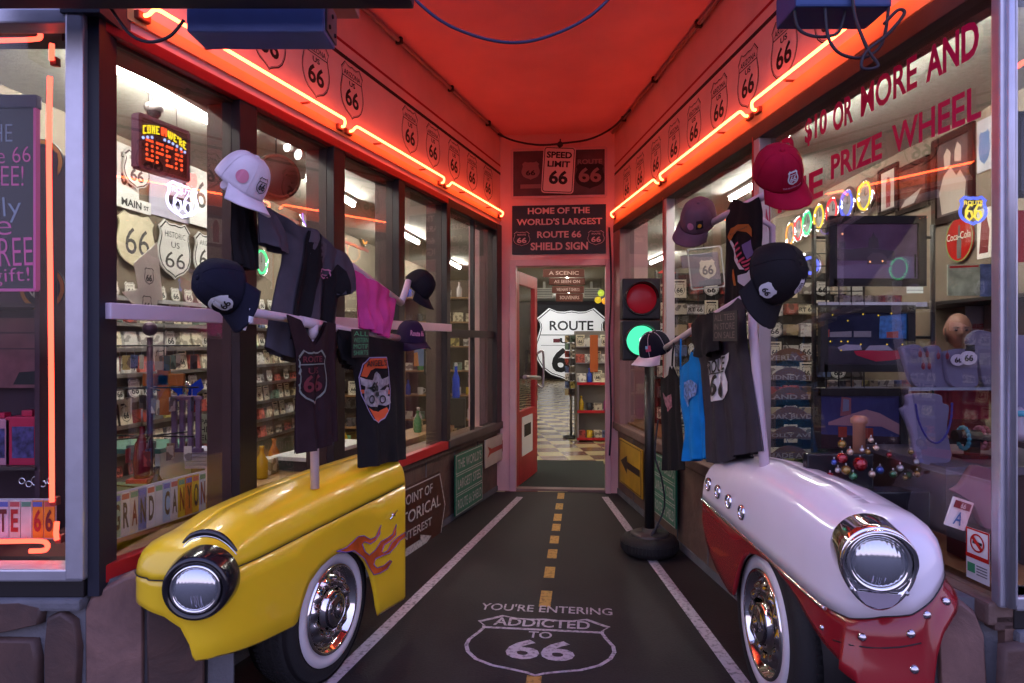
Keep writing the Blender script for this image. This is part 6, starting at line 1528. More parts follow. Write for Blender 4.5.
poster(fr, (977,124,172), (992,113,170), -.01, 'pale tin poster with a blue road shield, highest beside the corner post', P('pale tin', (.42,.42,.46), .4, var=.3), [('blue_shield', [(x*1.5, z*1.3-.75) for x, z in SHP], P('blue ink', (0,0,0)))], cat='poster')
poster(fr, (977,210,258), (992,206,258), -.01, 'white tin poster with red figures beside the oval drink sign', whc, [('red_figure', [(-.7,-.8),(.5,-.8),(.7,.1),(.2,.8),(-.4,.5)], P('dull red ink', (0,0,0)))], cat='poster')
MB(fr.M()).bx(fr.hit(935,300)[0], fr.hit(935,300)[0]+1.6, -.34, 0, at(960,303,4.5).z-.02, at(960,303,4.5).z).build('trim_11', blackp, kind='structure')
F45 = facing(4.15)
poster(F45, (948,268,297), (980,261,294), 0, 'grey tin sign with faint script on the high right shelf', P('grey tin', (.36,.40,.34), .4, var=.4, scale=14), [('red_stripe', [(-.9,.75),(.9,.85),(.9,.95),(-.9,.9)], redpaint)], cat='sign')
poster(F45, (981,266,297), (994,262,296), 0, 'blue tin sign on the high right shelf next to the corner post', P('blue tin', (.10,.13,.30), .4, var=.5, scale=16), cat='sign')
t = wsign(facing(4.4), 'round_tin_sign', 'round pale tin sign with red lettering behind the man', (966,306,350), (986,306,350), 0, P('pale tin', (0,0,0)), (("GARAGE",-.7,.7,-.1,.2),), ringm=redpaint)
wsign(facing(4.4), 'tin_sign', 'white tin sign with a red emblem beside the corner post', (982,307,345), (996,307,345), 0, whs, (("66",-.6,.6,.0,.7),("STOP",-.6,.6,-.7,-.3)), ringm=redpaint)
# round red sign at the far right pane and its neighbour
t = thing('round_red_sign', 'round red and white lit sign behind the first right window', 'sign', Matrix.Translation(at(667,281,7.2)))
MB().disc(0,0,.125,0,.02,36).build('panel', E('red sign glow', (1,.04,.04), .7, False), t); MB().bx(-.035,.035,-.003,0,-.09,.09).build('white_figure', E('white sign glow', (1,.8,.85), 1.1, False), t)
t = thing('packaged_shirt', 'grey shirt in a clear hanging pack behind the middle right window', 'packaged shirt', Matrix.Translation(at(706,268,4.9)) @ Matrix.Rotation(R(-6), 4, 'Y'))
m = MB(); m.bx(-.115,.10,0,.02,-.13,.11,.01); m.box((-.13,.01,.06), (.08,.018,.09)); m.build('shirt', P('grey violet cotton', (.22,.20,.24), .8, var=.2), t); MB().ring(rrect(.125,.15,.02), rrect(.115,.14,.018), -.006, .004).build('pack_edge', P('clear plastic edge', (.5,.5,.5), .2), t)
m = MB(); m.shield(.01,-.01,.12,.14,-.003,0); m.build('shield_print', P('cream ink', (0,0,0)), t); m = MB(); m.text("66",-.03,.05,-.05,.02,-.005,.03); m.build('lettering', P('grey ink', (0,0,0)), t); MB().tube([(0,0,.13),(0,0,.36)], .003, 4).build('hook', wire, t)

# wire rack wall of packaged goods facing the windows
t = thing('wire_rack', 'wide wire rack of packaged goods behind the right windows', 'display rack', Matrix.Translation((2.16, 5.98, 0)))
m = MB()
for k in range(22): m.tube([(-.89+.085*k,0,.25),(-.89+.085*k,0,2.0)], .003, 4)
for k in range(18): m.tube([(-.91,0,.25+.1*k),(.91,0,.25+.1*k)], .003, 4)
m.build('wire_grid', wire, t)
MB().bx(-.9,.9,.02,.035,.2,2.0).build('back_panel', P('dark rack back', (.05,.045,.04), .8), t)
for x in (-.9,.9): MB().tube([(x,0,0),(x,0,2.02)], .012, 8).build('upright', wire, t)
for r_ in range(9):
    for i in range(13):
        kd = ('pack','box','plate','card','box','shield','box')[(i+r_*2) % 7]
        put(kd, Matrix.Translation((1.32+.138*i, 5.94, .42+.18*r_)), {'pack':'pale printed pack hooked on the wide wire rack','card':'cream souvenir card hooked on the wide wire rack','plate':'small number plate hooked on the wide wire rack','shield':'white shield magnet hooked on the wide wire rack','box':'small souvenir box hooked on the wide wire rack'}[kd], kd+' on the wide wire rack', 1.05)
# name arches
arm = P('rusty arch metal', (.17,.085,.06), .6); arl = P('pale metal letters', (.42,.36,.36), .4)
names = ("VERLY ST","SIDNEY ST","LAND ST","OAK BLVD","JOLLY AVE","MADE AVE"); cols_ = ('top','second from the top','third from the top','third from the bottom','second from the bottom','lowest')
for k, s_ in enumerate(names):
    p = at(790, 352+19.5*k, 4.35); t = thing('street_name_arch', 'rust brown arched street name plate, %s in its column' % cols_[k], 'name plate', Matrix.Translation(p))
    o = arc(0, -.13, .155, 42, 138, 14)+arc(0, -.13, .115, 130, 50, 14); MB().prism(o, 0, .006).build('arch', arm, t)
    MB().bx(-.15,.15,-.004,.004,-.055,-.02).build('bar', arm, t); m = MB(); m.text(s_, -.14, .14, -.052, -.022, -.006, .02); m.build('lettering', arl, t)
    MB().tube([(0,.02,.03),(0,.06,.06)], .003, 4).build('hook', wire, t)
# tall black grid stand that carries the pictures
t = thing('grid_stand', 'tall black wire grid stand carrying the three dark pictures', 'display rack', Matrix.Translation((1.50, 3.26, 0)))
m = MB()
for k in range(5): m.tube([(-.06+.06*k,0,.5),(-.06+.06*k,0,1.95)], .004, 5)
for k in range(25): m.tube([(-.06,0,.5+.06*k),(.18,0,.5+.06*k)], .0025, 4)
m.build('wire_grid', wire, t)
for x in (-.05,.52): MB().tube([(x,.02,.0),(x,.02,1.96)], .012, 8).build('upright', wire, t)
for z in (.72,1.42,1.9): MB().tube([(-.05,.02,z),(.52,.02,z)], .008, 6).build('cross_bar', wire, t)
def pic(a, b, label, sky, off=0.0, d=3.12):
    return poster(facing(d), a, b, off, label, sky, cat='framed picture', name='framed_picture', frame=blackp, fw=.035)
vs = lambda n, c, **k: P(n, c, .25, **k)
t, w_, h_ = pic((832,222,284), (921,218,281), 'framed violet-grey picture of a lorry on a night road, top of three', P('violet cloud print', (.24,.15,.25), .25, var=.5, scale=5))
def add(t, w_, h_, nm, polys, mt, lay):
    m = MB()
    for p in polys: m.prism([(x*w_, z*h_) for x, z in p], -.001-.001*lay, 0)
    m.build(nm, mt, t)
add(t, w_, h_, 'road', [[(-1,-1),(1,-1),(1,-.2),(.6,-.15),(.2,-.30),(-1,-.5)]], vs('violet road', (.30,.22,.36)), 1)
add(t, w_, h_, 'tree_line', [[(-1,-.3),(-1,.12),(-.6,.05),(-.25,.12),(.1,.05),(.4,.0),(.4,-.3)],[(-.20,.1),(-.17,.42),(-.12,.44),(-.08,.62),(-.03,.44),(.02,.42),(.05,.1)],[(-.85,.1),(-.84,.3),(-.72,.32),(-.70,.1)]], vs('dark trees', (.08,.05,.08)), 2)
add(t, w_, h_, 'vehicle', [[(-.22,-.42),(.22,-.42),(.22,-.18),(.1,-.05),(-.1,-.05),(-.22,-.2)]], vs('dark vehicle', (.16,.11,.14)), 3)
add(t, w_, h_, 'road_posts', [[(.84,-.85),(.88,-.85),(.88,-.1),(.84,-.1)]], blackp, 3)
m = MB(); [m.disc(x*w_, z*h_, .0045, -.006, 0, 10) for x, z in ((-.16,-.34),(.12,-.32),(-.78,.55))]; m.build('head_lamp', E('picture lamp glow', (1,.45,.2), 1.6, False), t)
t, w_, h_ = pic((823,311,368), (910,307,368), 'framed picture of a red car before a neon motel, middle of three', P('night blue print', (.035,.04,.08), .25, var=.5, scale=5))
add(t, w_, h_, 'forecourt', [[(-1,-1),(1,-1),(1,-.35),(-1,-.25)]], vs('dark forecourt', (.05,.04,.06)), 1)
add(t, w_, h_, 'blue_sign', [[(.28,.0),(.98,.0),(.95,.85),(.3,.75)]], P('blue neon print', (.02,.10,.30), .3, emit=(.03,.15,.5), es=.15, var=.6, scale=40), 2)
add(t, w_, h_, 'motel', [[(-.85,.05),(-.35,.05),(-.35,.25),(-.85,.22)],[(-.3,.05),(.1,.05),(.1,.25),(-.3,.25)]], vs('pale facade print', (.26,.24,.27)), 2)
add(t, w_, h_, 'orange_panel', [[(.45,.02),(.72,.02),(.72,.25),(.45,.22)],[(-.95,.05),(-.86,.05),(-.86,.3),(-.95,.28)]], vs('red orange print', (.42,.06,.04)), 3)
add(t, w_, h_, 'red_car', [[(-.30,-.42),(-.25,-.56),(.2,-.78),(.55,-.74),(.98,-.62),(.98,-.38),(.5,-.42),(.0,-.40)]], vs('car red print', (.55,.02,.06)), 4)
add(t, w_, h_, 'white_roof', [[(-.05,-.40),(.05,-.24),(.45,-.22),(.60,-.40)],[(-.68,-.30),(-.5,-.20),(-.15,-.22),(-.12,-.38),(-.62,-.42)]], vs('white car print', (.42,.38,.48)), 5)
m = MB(); [m.disc(x*w_, z*h_, .0035, -.008, 0, 8) for x, z in ((-.8,.8),(-.45,.6),(-.1,.82),(.25,.78),(.55,.85),(.92,.9),(-.85,-.1),(-.6,-.1),(-.45,-.1),(-.15,-.2),(.45,-.2),(.8,-.2),(1.0,-.1),(-.6,-.4))]; m.build('light_dot', E('yellow dot', (1,.7,.05), 1.1, False), t)
t, w_, h_ = pic((816,394,452), (903,390,452), 'framed dusk picture of a filling station with a pink canopy, lowest of three', P('dusk blue print', (.07,.07,.20), .25, var=.3, scale=4))
add(t, w_, h_, 'canopy', [[(-.72,.0),(-.3,.22),(.15,.42),(.45,.30),(.95,-.1),(.95,-.45),(.5,-.15),(-.72,-.1)]], vs('pink canopy print', (.50,.26,.30)), 1)
add(t, w_, h_, 'pylon_sign', [[(-.45,.2),(-.42,.85),(-.2,.80),(-.2,.25)]], vs('pale red print', (.34,.12,.14)), 2); add(t, w_, h_, 'pylon_face', [[(-.40,.35),(-.38,.78),(-.25,.74),(-.25,.38)]], vs('blue white print', (.22,.24,.36)), 3)
add(t, w_, h_, 'forecourt', [[(-1,-1),(1,-1),(1,-.5),(-1,-.4)]], vs('dark brown forecourt', (.06,.03,.04)), 1); add(t, w_, h_, 'red_pumps', [[(-.5,-.5),(-.3,-.5),(-.3,-.15),(-.5,-.15)],[(.1,-.55),(.3,-.55),(.3,-.2),(.1,-.2)]], vs('red orange print', (0,0,0)), 4)
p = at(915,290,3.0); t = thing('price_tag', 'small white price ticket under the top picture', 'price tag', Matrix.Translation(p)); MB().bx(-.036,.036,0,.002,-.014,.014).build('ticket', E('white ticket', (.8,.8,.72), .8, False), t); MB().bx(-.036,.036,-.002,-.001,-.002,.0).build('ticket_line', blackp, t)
# strip of coloured goods between the pictures
for k in range(12):
    put('box', Matrix.Translation((at(832+8*k,384,3.3).x, 3.3, at(840,384,3.3).z)), 'small souvenir box between the two lower dark pictures', 'boxes between the lower pictures', .42)
for k in range(9):
    put('pack', Matrix.Translation((at(840+7*k,301,3.3).x, 3.3, at(840,300,3.3).z)), 'printed pack between the two upper dark pictures', 'packs between the upper pictures', .4)
t = thing('tray_shelf', 'narrow dark tray shelf between the two lower dark pictures', 'shelf', Matrix.Translation((at(876,384,3.3).x, 3.3, at(840,384,3.3).z-.0196))); MB().bx(-.26,.26,-.04,.04,-.012,0).build('tray', blackp, t); MB().bx(-.26,.26,-.043,-.04,-.012,.01).build('tray_lip', steel, t)
t = thing('tray_shelf', 'narrow dark tray shelf between the two upper dark pictures', 'shelf', Matrix.Translation((at(868,301,3.3).x, 3.3, at(840,300,3.3).z-.0226))); MB().bx(-.26,.26,-.04,.04,-.012,0).build('tray', blackp, t); MB().bx(-.26,.26,-.043,-.04,-.012,.01).build('tray_lip', steel, t)

# jewellery shelf with velvet busts
velvet = P('lilac grey velvet', (.17,.16,.25), .85, var=.1, bump=.2, bscale=200); pinkv = P('dusky pink velvet', (.20,.09,.11), .85, var=.1)
d_ = 2.75; zs = at(950,386.5,d_).z
t = thing('glass_shelf', 'glass shelf carrying the lilac velvet jewellery busts', 'shelf', Matrix.Translation((at(955,387,d_).x, d_, zs)))
MB().bx(-.22,.34,-.06,.16,-.010,0,.002).build('shelf_panel', glbox, t); MB().bx(-.22,.34,-.064,-.060,-.011,.001).build('front_edge', P('shelf edge', (.30,.34,.42), .2), t)
for x in (.0,.3): MB().tube([(x,.15,-.34),(x,.15,.55)], .006, 6).build('post', wire, t)
def bust(poly_, d, label, mt=None, extras=None):
    f = facing(d); pts = [f.hit(x, y) for x, y in poly_]; cx = sum(p[0] for p in pts)/len(pts); z0 = min(p[1] for p in pts)
    t = thing('jewellery_bust', label, 'jewellery bust', Matrix.Translation((cx, d, z0+.0005)))
    loc = [(p[0]-cx, p[1]-z0) for p in pts]; sm = [(v.x, v.z) for v in cat_([(x, 0, z) for x, z in loc]+[(loc[0][0], 0, loc[0][1])], 4)][:-1]
    mb = MB(); hh = max(z for x, z in sm)
    lays = [(.92,.004),(1,-.006),(1,-.016),(.93,-.028)]
    rings = [[mb._v((x*k, -y-.03*0+.03*(z/hh), z*(.99 if k < 1 else 1))) for x, z in sm] for k, y in lays]; n = len(sm)
    for a, b in zip(rings, rings[1:]):
        for i in range(n): mb._f([a[i], a[(i+1)%n], b[(i+1)%n], b[i]], True)
    mb._f(rings[0][::-1]); mb._f(rings[-1]); mb.build('velvet_form', mt or velvet, t)
    if extras: extras(t, f, cx, z0)
    return t
def drops(pairs, mt):
    def fn(t, f, cx, z0):
        for px, py in pairs:
            x, z = f.hit(px, py); m = MB(); m.ball((x-cx, -.022, z-z0), .008, 8, 6, (1,.5,1.8)); m.tube([(x-cx,-.022,z-z0+.01),(x-cx,-.02,z-z0+.025)], .0012, 4); m.build('earring', mt, t)
    return fn
maroon = P('maroon beads', (.20,.02,.04), .3)
bust([(904,348),(914,345),(926,347),(932,368),(936,386),(915,386),(908,366)], 2.74, 'lilac velvet bust with maroon earrings, leftmost on the glass shelf', extras=drops([(917,354),(924,354),(920,366),(926,366)], maroon))
bust([(930,347),(940,345),(945,350),(949,370),(952,386),(934,386),(932,366)], 2.74, 'narrow lilac velvet bust with two drop earrings, second on the glass shelf', extras=drops([(935,356),(944,356)], maroon))
def ovals(t, f, cx, z0):
    for px, py, r_ in ((956,360,7),(966,358,8.5)):
        x, z = f.hit(px, py); rr = r_/683*2.72; p_ = MB().disc(x-cx, z-z0, rr, -.012-.004*(px > 960), .003, 28, rr*.82).build('oval_pendant', P('white pendant', (.62,.58,.66), .4), t)
        m = MB(); m.text("66", x-cx-rr*.5, x-cx+rr*.5, z-z0-rr*.4, z-z0+rr*.4, -.014-.004*(px > 960), .03); m.build('lettering', inkblack, p_)
    x, z = f.hit(968, 349); MB().bx(x-cx-.014, x-cx+.018, -.014, -.006, z-z0-.014, z-z0+.016).build('black_card', blackp, t)
bust([(948,352),(962,349),(978,350),(983,353),(980,370),(977,386),(951,386),(947,366)], 2.72, 'wide lilac velvet bust with two white oval pendants on the glass shelf', extras=ovals)
bust([(975,334),(984,330),(1000,334),(1006,345),(1003,386),(984,386),(980,360),(971,342)], 2.88, 'tall lilac velvet bust behind the others, next to the corner post')
bust([(1012,345),(1022,335),(1040,345),(1040,410),(1036,438),(1016,438)], 2.42, 'lilac velvet bust beyond the corner post, right of the neon tube')
def beads(t, f, cx, z0):
    pts = cat_([Vector((f.hit(x, y)[0]-cx, -.03+.0*y, f.hit(x, y)[1]-z0)) for x, y in ((911,403),(914,420),(922,436),(932,442),(941,434),(946,418),(947,402))], 6)
    m = MB(); m.tube(pts, .0045, 6, rs=[.0035+.0015*(i%2) for i in range(len(pts))]); m.build('necklace', P('violet blue beads', (.035,.03,.22), .3), t)
bust([(904,410),(911,405),(912,396),(930,394),(946,396),(948,404),(954,408),(950,430),(951,461),(918,462),(914,436)], 2.62, 'large lilac velvet bust wearing a violet-blue bead necklace', extras=beads)
t = thing('display_counter', 'dark display counter with a grey top inside the right window', 'counter', Matrix.Translation((2.04, 2.72, 0))); zc = at(935,462.5,2.62).z
MB().bx(-.42,.60,-.17,.35,0,zc-.03).build('counter_body', P('dark brown counter', (.06,.025,.02), .5), t); MB().bx(-.44,.62,-.20,.37,zc-.03,zc,.004).build('counter_top', P('grey counter top', (.16,.13,.16), .4), t)
# bracelets on a roll
p = at(972,436,2.72); t = thing('bracelet_roll', 'black velvet roll with turquoise and pink bead bracelets', 'bracelet stand', Matrix.Translation((p.x, p.y, zc+.0005)))
hz = p.z-zc; MB().tube([(-.07,0,hz),(.10,0,hz)], .024, 16).build('roll', P('black velvet', (.012,.01,.012), .9), t); MB().bx(-.02,.02,-.02,.02,0,hz-.02).build('foot_post', P('black velvet', (0,0,0)), t); MB().bx(-.06,.07,-.03,.03,0,.012).build('foot', P('black velvet', (0,0,0)), t)
for x, c, nm in ((-.035,(.06,.35,.45),'turquoise'),(.03,(.45,.16,.18),'pink'),(.05,(.35,.12,.10),'coral')):
    m = MB()
    for k in range(16): m.ball((x, .036*math.cos(k*.3927), hz-.008+.042*math.sin(k*.3927)), .0085, 8, 6)
    m.build('bead_bracelet', P(nm+' beads', c, .25), t)
# tan post and ornaments
p = at(859,416,2.6); t = thing('wooden_post', 'tan round-topped wooden post standing among the ornaments', 'post', Matrix.Translation((p.x, p.y, zc+.0005))); hz = p.z-zc
MB().lathe([(0,0),(.022,0),(.022,hz-.03),(.030,hz-.026),(.030,hz-.010),(.02,hz),(0,hz+.002)], 20).build('shaft', P('tan post wood', (.42,.20,.13), .45, var=.15), t); MB().lathe([(.0,0),(.05,0),(.05,.01),(0,.01)], 20).build('foot', wood, t)
oc = {'red':(.30,.005,.012),'gold':(.25,.15,.02),'blue':(.03,.08,.35),'green':(.04,.2,.08),'silver':(.5,.5,.5),'cream':(.5,.38,.28)}
orn = [(842,444,'gold',.014),(850,452,'cream',.012),(842,458,'red',.018),(860,464,'red',.024),(846,470,'gold',.016),(871,440,'cream',.010),(876,448,'cream',.011),(880,470,'blue',.014),(872,474,'cream',.012),(853,476,'green',.014),(868,452,'gold',.010),(838,470,'silver',.010),(889,455,'red',.010),(900,468,'silver',.012),(911,452,'gold',.009),(916,462,'silver',.011),(905,478,'gold',.010),(830,476,'red',.012),(834,462,'blue',.010),(862,450,'silver',.009),(893,474,'green',.012),(917,474,'gold',.012)]
for k, (px, py, c, r_) in enumerate(orn):
    p = at(px, py, 2.46+.01*(k % 4)); t = thing('bauble', '%s glossy bauble in the cluster by the tan post' % c, 'bauble', Matrix.Translation(p), 'glossy %s baubles by the tan post' % c)
    MB().ball((0,0,0), r_*1.08, 14, 10).build('ball', P('bauble '+c, oc[c], .12, metal=.6, coat=1), t); MB().tube([(0,0,r_*1.0),(0,0,r_*1.0+.008)], .003, 6).build('bauble_cap', steel, t)
t = thing('bauble_tray', 'dark stepped tray holding the glossy baubles', 'tray', Matrix.Translation((at(872,480,2.47).x, 2.50, .70)))
MB().bx(-.22,.20,-.05,.05,0,.16,.006).build('tray_body', P('near black lacquer', (.012,.012,.016), .2), t); MB().bx(-.20,.05,.05,.09,0,.28,.006).build('rear_step', P('near black lacquer', (0,0,0)), t)
# red cloth and pink bust low at right
t = thing('cloth_panel', 'crimson cloth panel hanging under the glass shelf', 'cloth', Matrix.Translation(at(962,403,2.95))); m = MB(); m.grid([[(-.12+.24*i/20, .008*math.sin(i*1.3), .07-.14*j) for i in range(21)] for j in range(2)]); m.build('fabric', P('crimson cloth', (.22,.01,.03), .8), t); MB().tube([(-.13,0,.07),(.13,0,.07)], .005, 6).build('hanging_rod', steel, t)
bust([(955,492),(966,486),(978,470),(988,468),(1004,478),(1008,520),(985,528),(975,505)], 2.25, 'dusky pink velvet bust low beside the corner post', pinkv)
t = thing('bust_plinth', 'dark plinth under the dusky pink bust', 'plinth', Matrix.Translation((at(985,528,2.25).x, 2.25, .69))); MB().bx(-.09,.09,-.04,.06,0,at(985,528,2.25).z-.69,.004).build('plinth_block', blackp, t)
# small plate with an A, leaning in the window
t, w_, h_ = poster(Frame(at(960,513,2.1).x, 2.1, .98, -.1), (947,496,532), (972,496,532), 0, 'tilted white number plate with a blue letter A low in the window', whs, cat='number plate', name='number_plate')
t.matrix_world = t.matrix_world @ Matrix.Rotation(R(18), 4, 'Y') @ Matrix.Scale(.82, 4)
letter(t, [("A", -.4*w_, .4*w_, -.75*h_, .15*h_)], P('blue ink', (0,0,0)), y=-.004); MB().bx(-.8*w_, .8*w_, -.003, 0, .35*h_, .85*h_).build('red_band', P('dull red ink', (0,0,0)), t); letter(t, [("66", -.2*w_, .3*w_, .42*h_, .78*h_)], whs, y=-.005, name='band_lettering')
# no smoking sticker
WSP = lambda px, py: WR.hit(px, py, .02)
x0, x1, z0, z1 = WR.rect((967,527,578), (990,533,585), .02); w_, h_ = (x1-x0)/2, (z1-z0)/2
t = thing('no_smoking_sticker', 'white and red no smoking sticker at the bottom corner of the right window', 'sticker', WR.M((x0+x1)/2, .018, (z0+z1)/2)); MB().bx(-w_, w_, 0, .001, -h_, h_).build('sheet', whs, t)
m = MB(); o = [(-w_,-.12*h_),(w_,-.12*h_),(w_,h_),(-w_,h_)]; m.ring(o, [(-w_*.9,-.0*h_),(w_*.9,-.0*h_),(w_*.9,h_*.93),(-w_*.9,h_*.93)], -.001, 0); m.bx(-w_, w_, -.002, -.001, -.16*h_, -.02*h_); m.discring(0, .48*h_, .62*w_, .50*w_, -.002, 0); m.build('red_print', P('sign red', (0,0,0)), t)
m = MB(); m.box((0,-.0015,.48*h_), (.8*w_,.0008,.008)); m.build('cigarette', inkblack, t); m = MB(); m.box((0,-.003,.48*h_), (1.1*w_,.0008,.010), Matrix.Rotation(R(42),3,'Y')); m.build('slash', P('sign red', (0,0,0)), t)
m = MB(); m.bx(-.85*w_,-.2*w_,-.002,-.001,-.72*h_,-.36*h_); m.build('green_mark', P('leaf green', (.05,.30,.12), .5), t); m = MB(); [m.bx(-.05*w_,.85*w_,-.002,-.001,(-.42-.11*k)*h_,(-.38-.11*k)*h_) for k in range(4)]; m.build('print_lines', P('grey ink', (0,0,0)), t)
neon_shield(facing(2.9), (960,198,226), (986,196,222), 0, 'small blue and yellow neon road shield in the right window', E('blue neon', (.12,.18,1), 1.8, False), E('yellow neon', (1,.75,.08), 1.5, False))  # reflection of the left neon shield, built as a sign of its own

# ------------------------------------------------------------------ the man behind the busts
def man():
    skin = P('skin', (.30,.15,.11), .5, var=.06, sss=.1); shirt = P('dark red shirt cloth', (.10,.012,.02), .85, var=.1); trous = P('dark trousers', (.02,.02,.03), .8)
    d = 3.95; c = at(957.5, 331, d)
    t = thing('person', 'bald man in a dark red shirt standing behind the velvet busts', 'person', Matrix.Translation((c.x, d, 0)) @ Matrix.Rotation(R(-20), 4, 'Z'))
    hz = c.z; S = hz/1.56
    me = bpy.data.meshes.new('body'); J = {}
    pts = [('pel',(0,0,.88),.14),('belly',(0,-.01,1.02),.135),('chest',(0,0,1.20),.15),('neckb',(0,.01,1.36),.075),('neck',(0,.0,1.44),.055),
           ('shl',(-.17,0,1.31),.062),('ell',(-.24,.0,1.04),.042),('wrl',(-.19,-.2,.95),.028),('hal',(-.17,-.28,.95),.034),
           ('shr',(.17,0,1.31),.062),('elr',(.24,.0,1.04),.042),('wrr',(.19,-.2,.95),.028),('har',(.17,-.28,.95),.034),
           ('hpl',(-.09,0,.82),.095),('knl',(-.10,-.01,.46),.06),('anl',(-.10,.02,.09),.042),('tol',(-.11,-.14,.04),.035),
           ('hpr',(.09,0,.82),.095),('knr',(.10,-.01,.46),.06),('anr',(.10,.02,.09),.042),('tor',(.11,-.14,.04),.035)]
    idx = {p[0]: i for i, p in enumerate(pts)}
    ed = [('pel','belly'),('belly','chest'),('chest','neckb'),('neckb','neck'),('chest','shl'),('shl','ell'),('ell','wrl'),('wrl','hal'),('chest','shr'),('shr','elr'),('elr','wrr'),('wrr','har'),('pel','hpl'),('hpl','knl'),('knl','anl'),('anl','tol'),('pel','hpr'),('hpr','knr'),('knr','anr'),('anr','tor')]
    # fingers
    for s_, h_ in ((-1,'hal'),(1,'har')):
        b = Vector(pts[idx[h_]][1])
        for k, (dx, ln) in enumerate(((-.024,.062),(-.008,.072),(.008,.068),(.024,.055))):
            n0 = '%s%d' % (h_, k)
            pts += [(n0+'a', tuple(b+Vector((dx,-.03,.0))), .009), (n0+'b', tuple(b+Vector((dx,-.03-ln*.6,-.008))), .008), (n0+'c', tuple(b+Vector((dx,-.03-ln,-.026))), .007)]
            ed += [(h_, n0+'a'), (n0+'a', n0+'b'), (n0+'b', n0+'c')]
        pts += [(h_+'t', tuple(b+Vector((-s_*.035,-.01,.0))), .010), (h_+'u', tuple(b+Vector((-s_*.05,-.045,-.01))), .009)]; ed += [(h_, h_+'t'), (h_+'t', h_+'u')]
        idx = {p[0]: i for i, p in enumerate(pts)}
    me.from_pydata([Vector(p[1])*S for p in pts], [(idx[a], idx[b]) for a, b in ed], [])
    tmp = bpy.data.objects.new('tmp', me); COL.objects.link(tmp); m_ = tmp.modifiers.new('s', 'SKIN')
    for i, p in enumerate(pts): me.skin_vertices[0].data[i].radius = (p[2]*S, p[2]*S*(.8 if p[0] in ('chest','belly','pel') else 1))
    me.skin_vertices[0].data[0].use_root = True
    tmp.modifiers.new('u', 'SUBSURF').levels = 2
    dg = bpy.context.evaluated_depsgraph_get(); dg.update(); ev = tmp.evaluated_get(dg).to_mesh()
    mb = MB(); mb.bm.from_mesh(ev); tmp.evaluated_get(dg).to_mesh_clear(); bpy.data.objects.remove(tmp)
    for f in mb.bm.faces:
        z = sum(v.co.z for v in f.verts)/len(f.verts)/S; y = sum(v.co.y for v in f.verts)/len(f.verts)/S
        f.smooth = True; f.material_index = 0 if (z > 1.385 or (y < -.12 and z > .8)) else (1 if z > .90 else 2)
    # head: a deformed sphere with brow, sockets, nose, mouth, chin, ears
    g = []; HR = .090*S; hc = Vector((0, -.01*S, hz))
    for j in range(41):
        th = math.pi*j/40; row = []
        for i in range(48):
            a = 2*math.pi*i/48
            x, y, z = math.sin(th)*math.sin(a), -math.sin(th)*math.cos(a), math.cos(th)
            wx = .80*(1-.30*max(0,-z)**1.6); wy = .98*(1-.12*max(0,-z)); px_, py_, pz = x*wx, y*wy, z*1.22
            if y < 0:
                g_ = lambda cx, cz, sx, sz: math.exp(-((x-cx)/sx)**2-((z-cz)/sz)**2)
                py_ -= .26*g_(0,-.16,.13,.13)+.12*g_(0,.02,.09,.20)+.05*g_(0,.20,.5,.07)-.10*(g_(.34,.06,.15,.10)+g_(-.34,.06,.15,.10))+.05*g_(0,-.50,.25,.06)+.04*g_(0,-.62,.22,.05)-.05*g_(0,-.56,.25,.03)+.10*g_(0,-.82,.22,.12)
            row.append(hc+Vector((px_, py_, pz))*HR)
        g.append(row)
    mb.mi = 0; mb.grid(g, wrap=True)
    for s_ in (-1,1):
        mb.ball(hc+Vector((s_*.80*HR, .05*HR, -.02*HR)), .24*HR, 12, 8, (.35,.7,1.15))
    bmesh.ops.remove_doubles(mb.bm, verts=mb.bm.verts, dist=.0005)
    body = mb.build('body', [skin, shirt, trous], t)
    for s_ in (-1,1):
        MB().ball(hc+Vector((s_*.30*HR, -.84*HR, .06*HR)), .10*HR, 10, 8).build('eye', P('eye dark', (.03,.02,.02), .2), t)
        MB().tube([hc+Vector((s_*.45*HR,-.80*HR,.22*HR)), hc+Vector((s_*.3*HR,-.92*HR,.26*HR)), hc+Vector((s_*.14*HR,-.96*HR,.22*HR))], .035*HR, 6).build('eyebrow', P('brow hair', (.05,.03,.02), .8), t)
    m = MB()
    g = []
    for j in range(10):
        row = []
        for i in range(21):
            a = R(70+ (220)*i/20); z = .15-.75*j/9
            q = math.sqrt(max(0, 1-(z)**2)); row.append(hc+Vector((math.sin(a)*q*.82, -math.cos(a)*q*1.0, z*1.22))*HR*1.015)
        g.append(row)
    m.grid(g); m.build('hair', P('cropped grey hair', (.09,.06,.05), .9, var=.3, scale=80), t)
man()

# ------------------------------------------------------------------ front left window
FW = facing(2.45)
def fneon(pts, label, d=2.42, r_=.0085):
    P_ = [at(x, y, d) for x, y in pts]; c = P_[0]; t = thing('neon_tube', label, 'neon tube', Matrix.Translation(c)); MB().tube([p-c for p in cat_(P_, 5)], r_, 8).build('glass_tube', neonfront, t)
    MB().bx(-.012,.012,.005,.03,-.015,.015,.003).build('end_cap', P('tube bracket', (0,0,0)), t)
fneon([(52,502),(51.5,400),(50,250),(49,150),(50,77)], 'long upright coral neon tube in the front left window')
fneon([(52,60),(51.5,54),(52,44)], 'short coral neon stub above the long upright tube')
fneon([(57,540),(56,533),(57,522)], 'short coral neon stub below the long upright tube')
fneon([(-60,42),(-20,41),(30,39.5),(40,37),(38,30),(30,27.5),(17,27.5)], 'coral neon tube looping back at the top of the front left window')
fneon([(-60,541),(0,541.5),(38,541),(47,544),(45,550),(30,551)], 'coral neon tube looping back at the bottom of the front left window')
fneon([(1012.5,560),(1012,400),(1011.5,250),(1011,60)], 'long upright coral neon tube in the front right window', 1.99, .007)
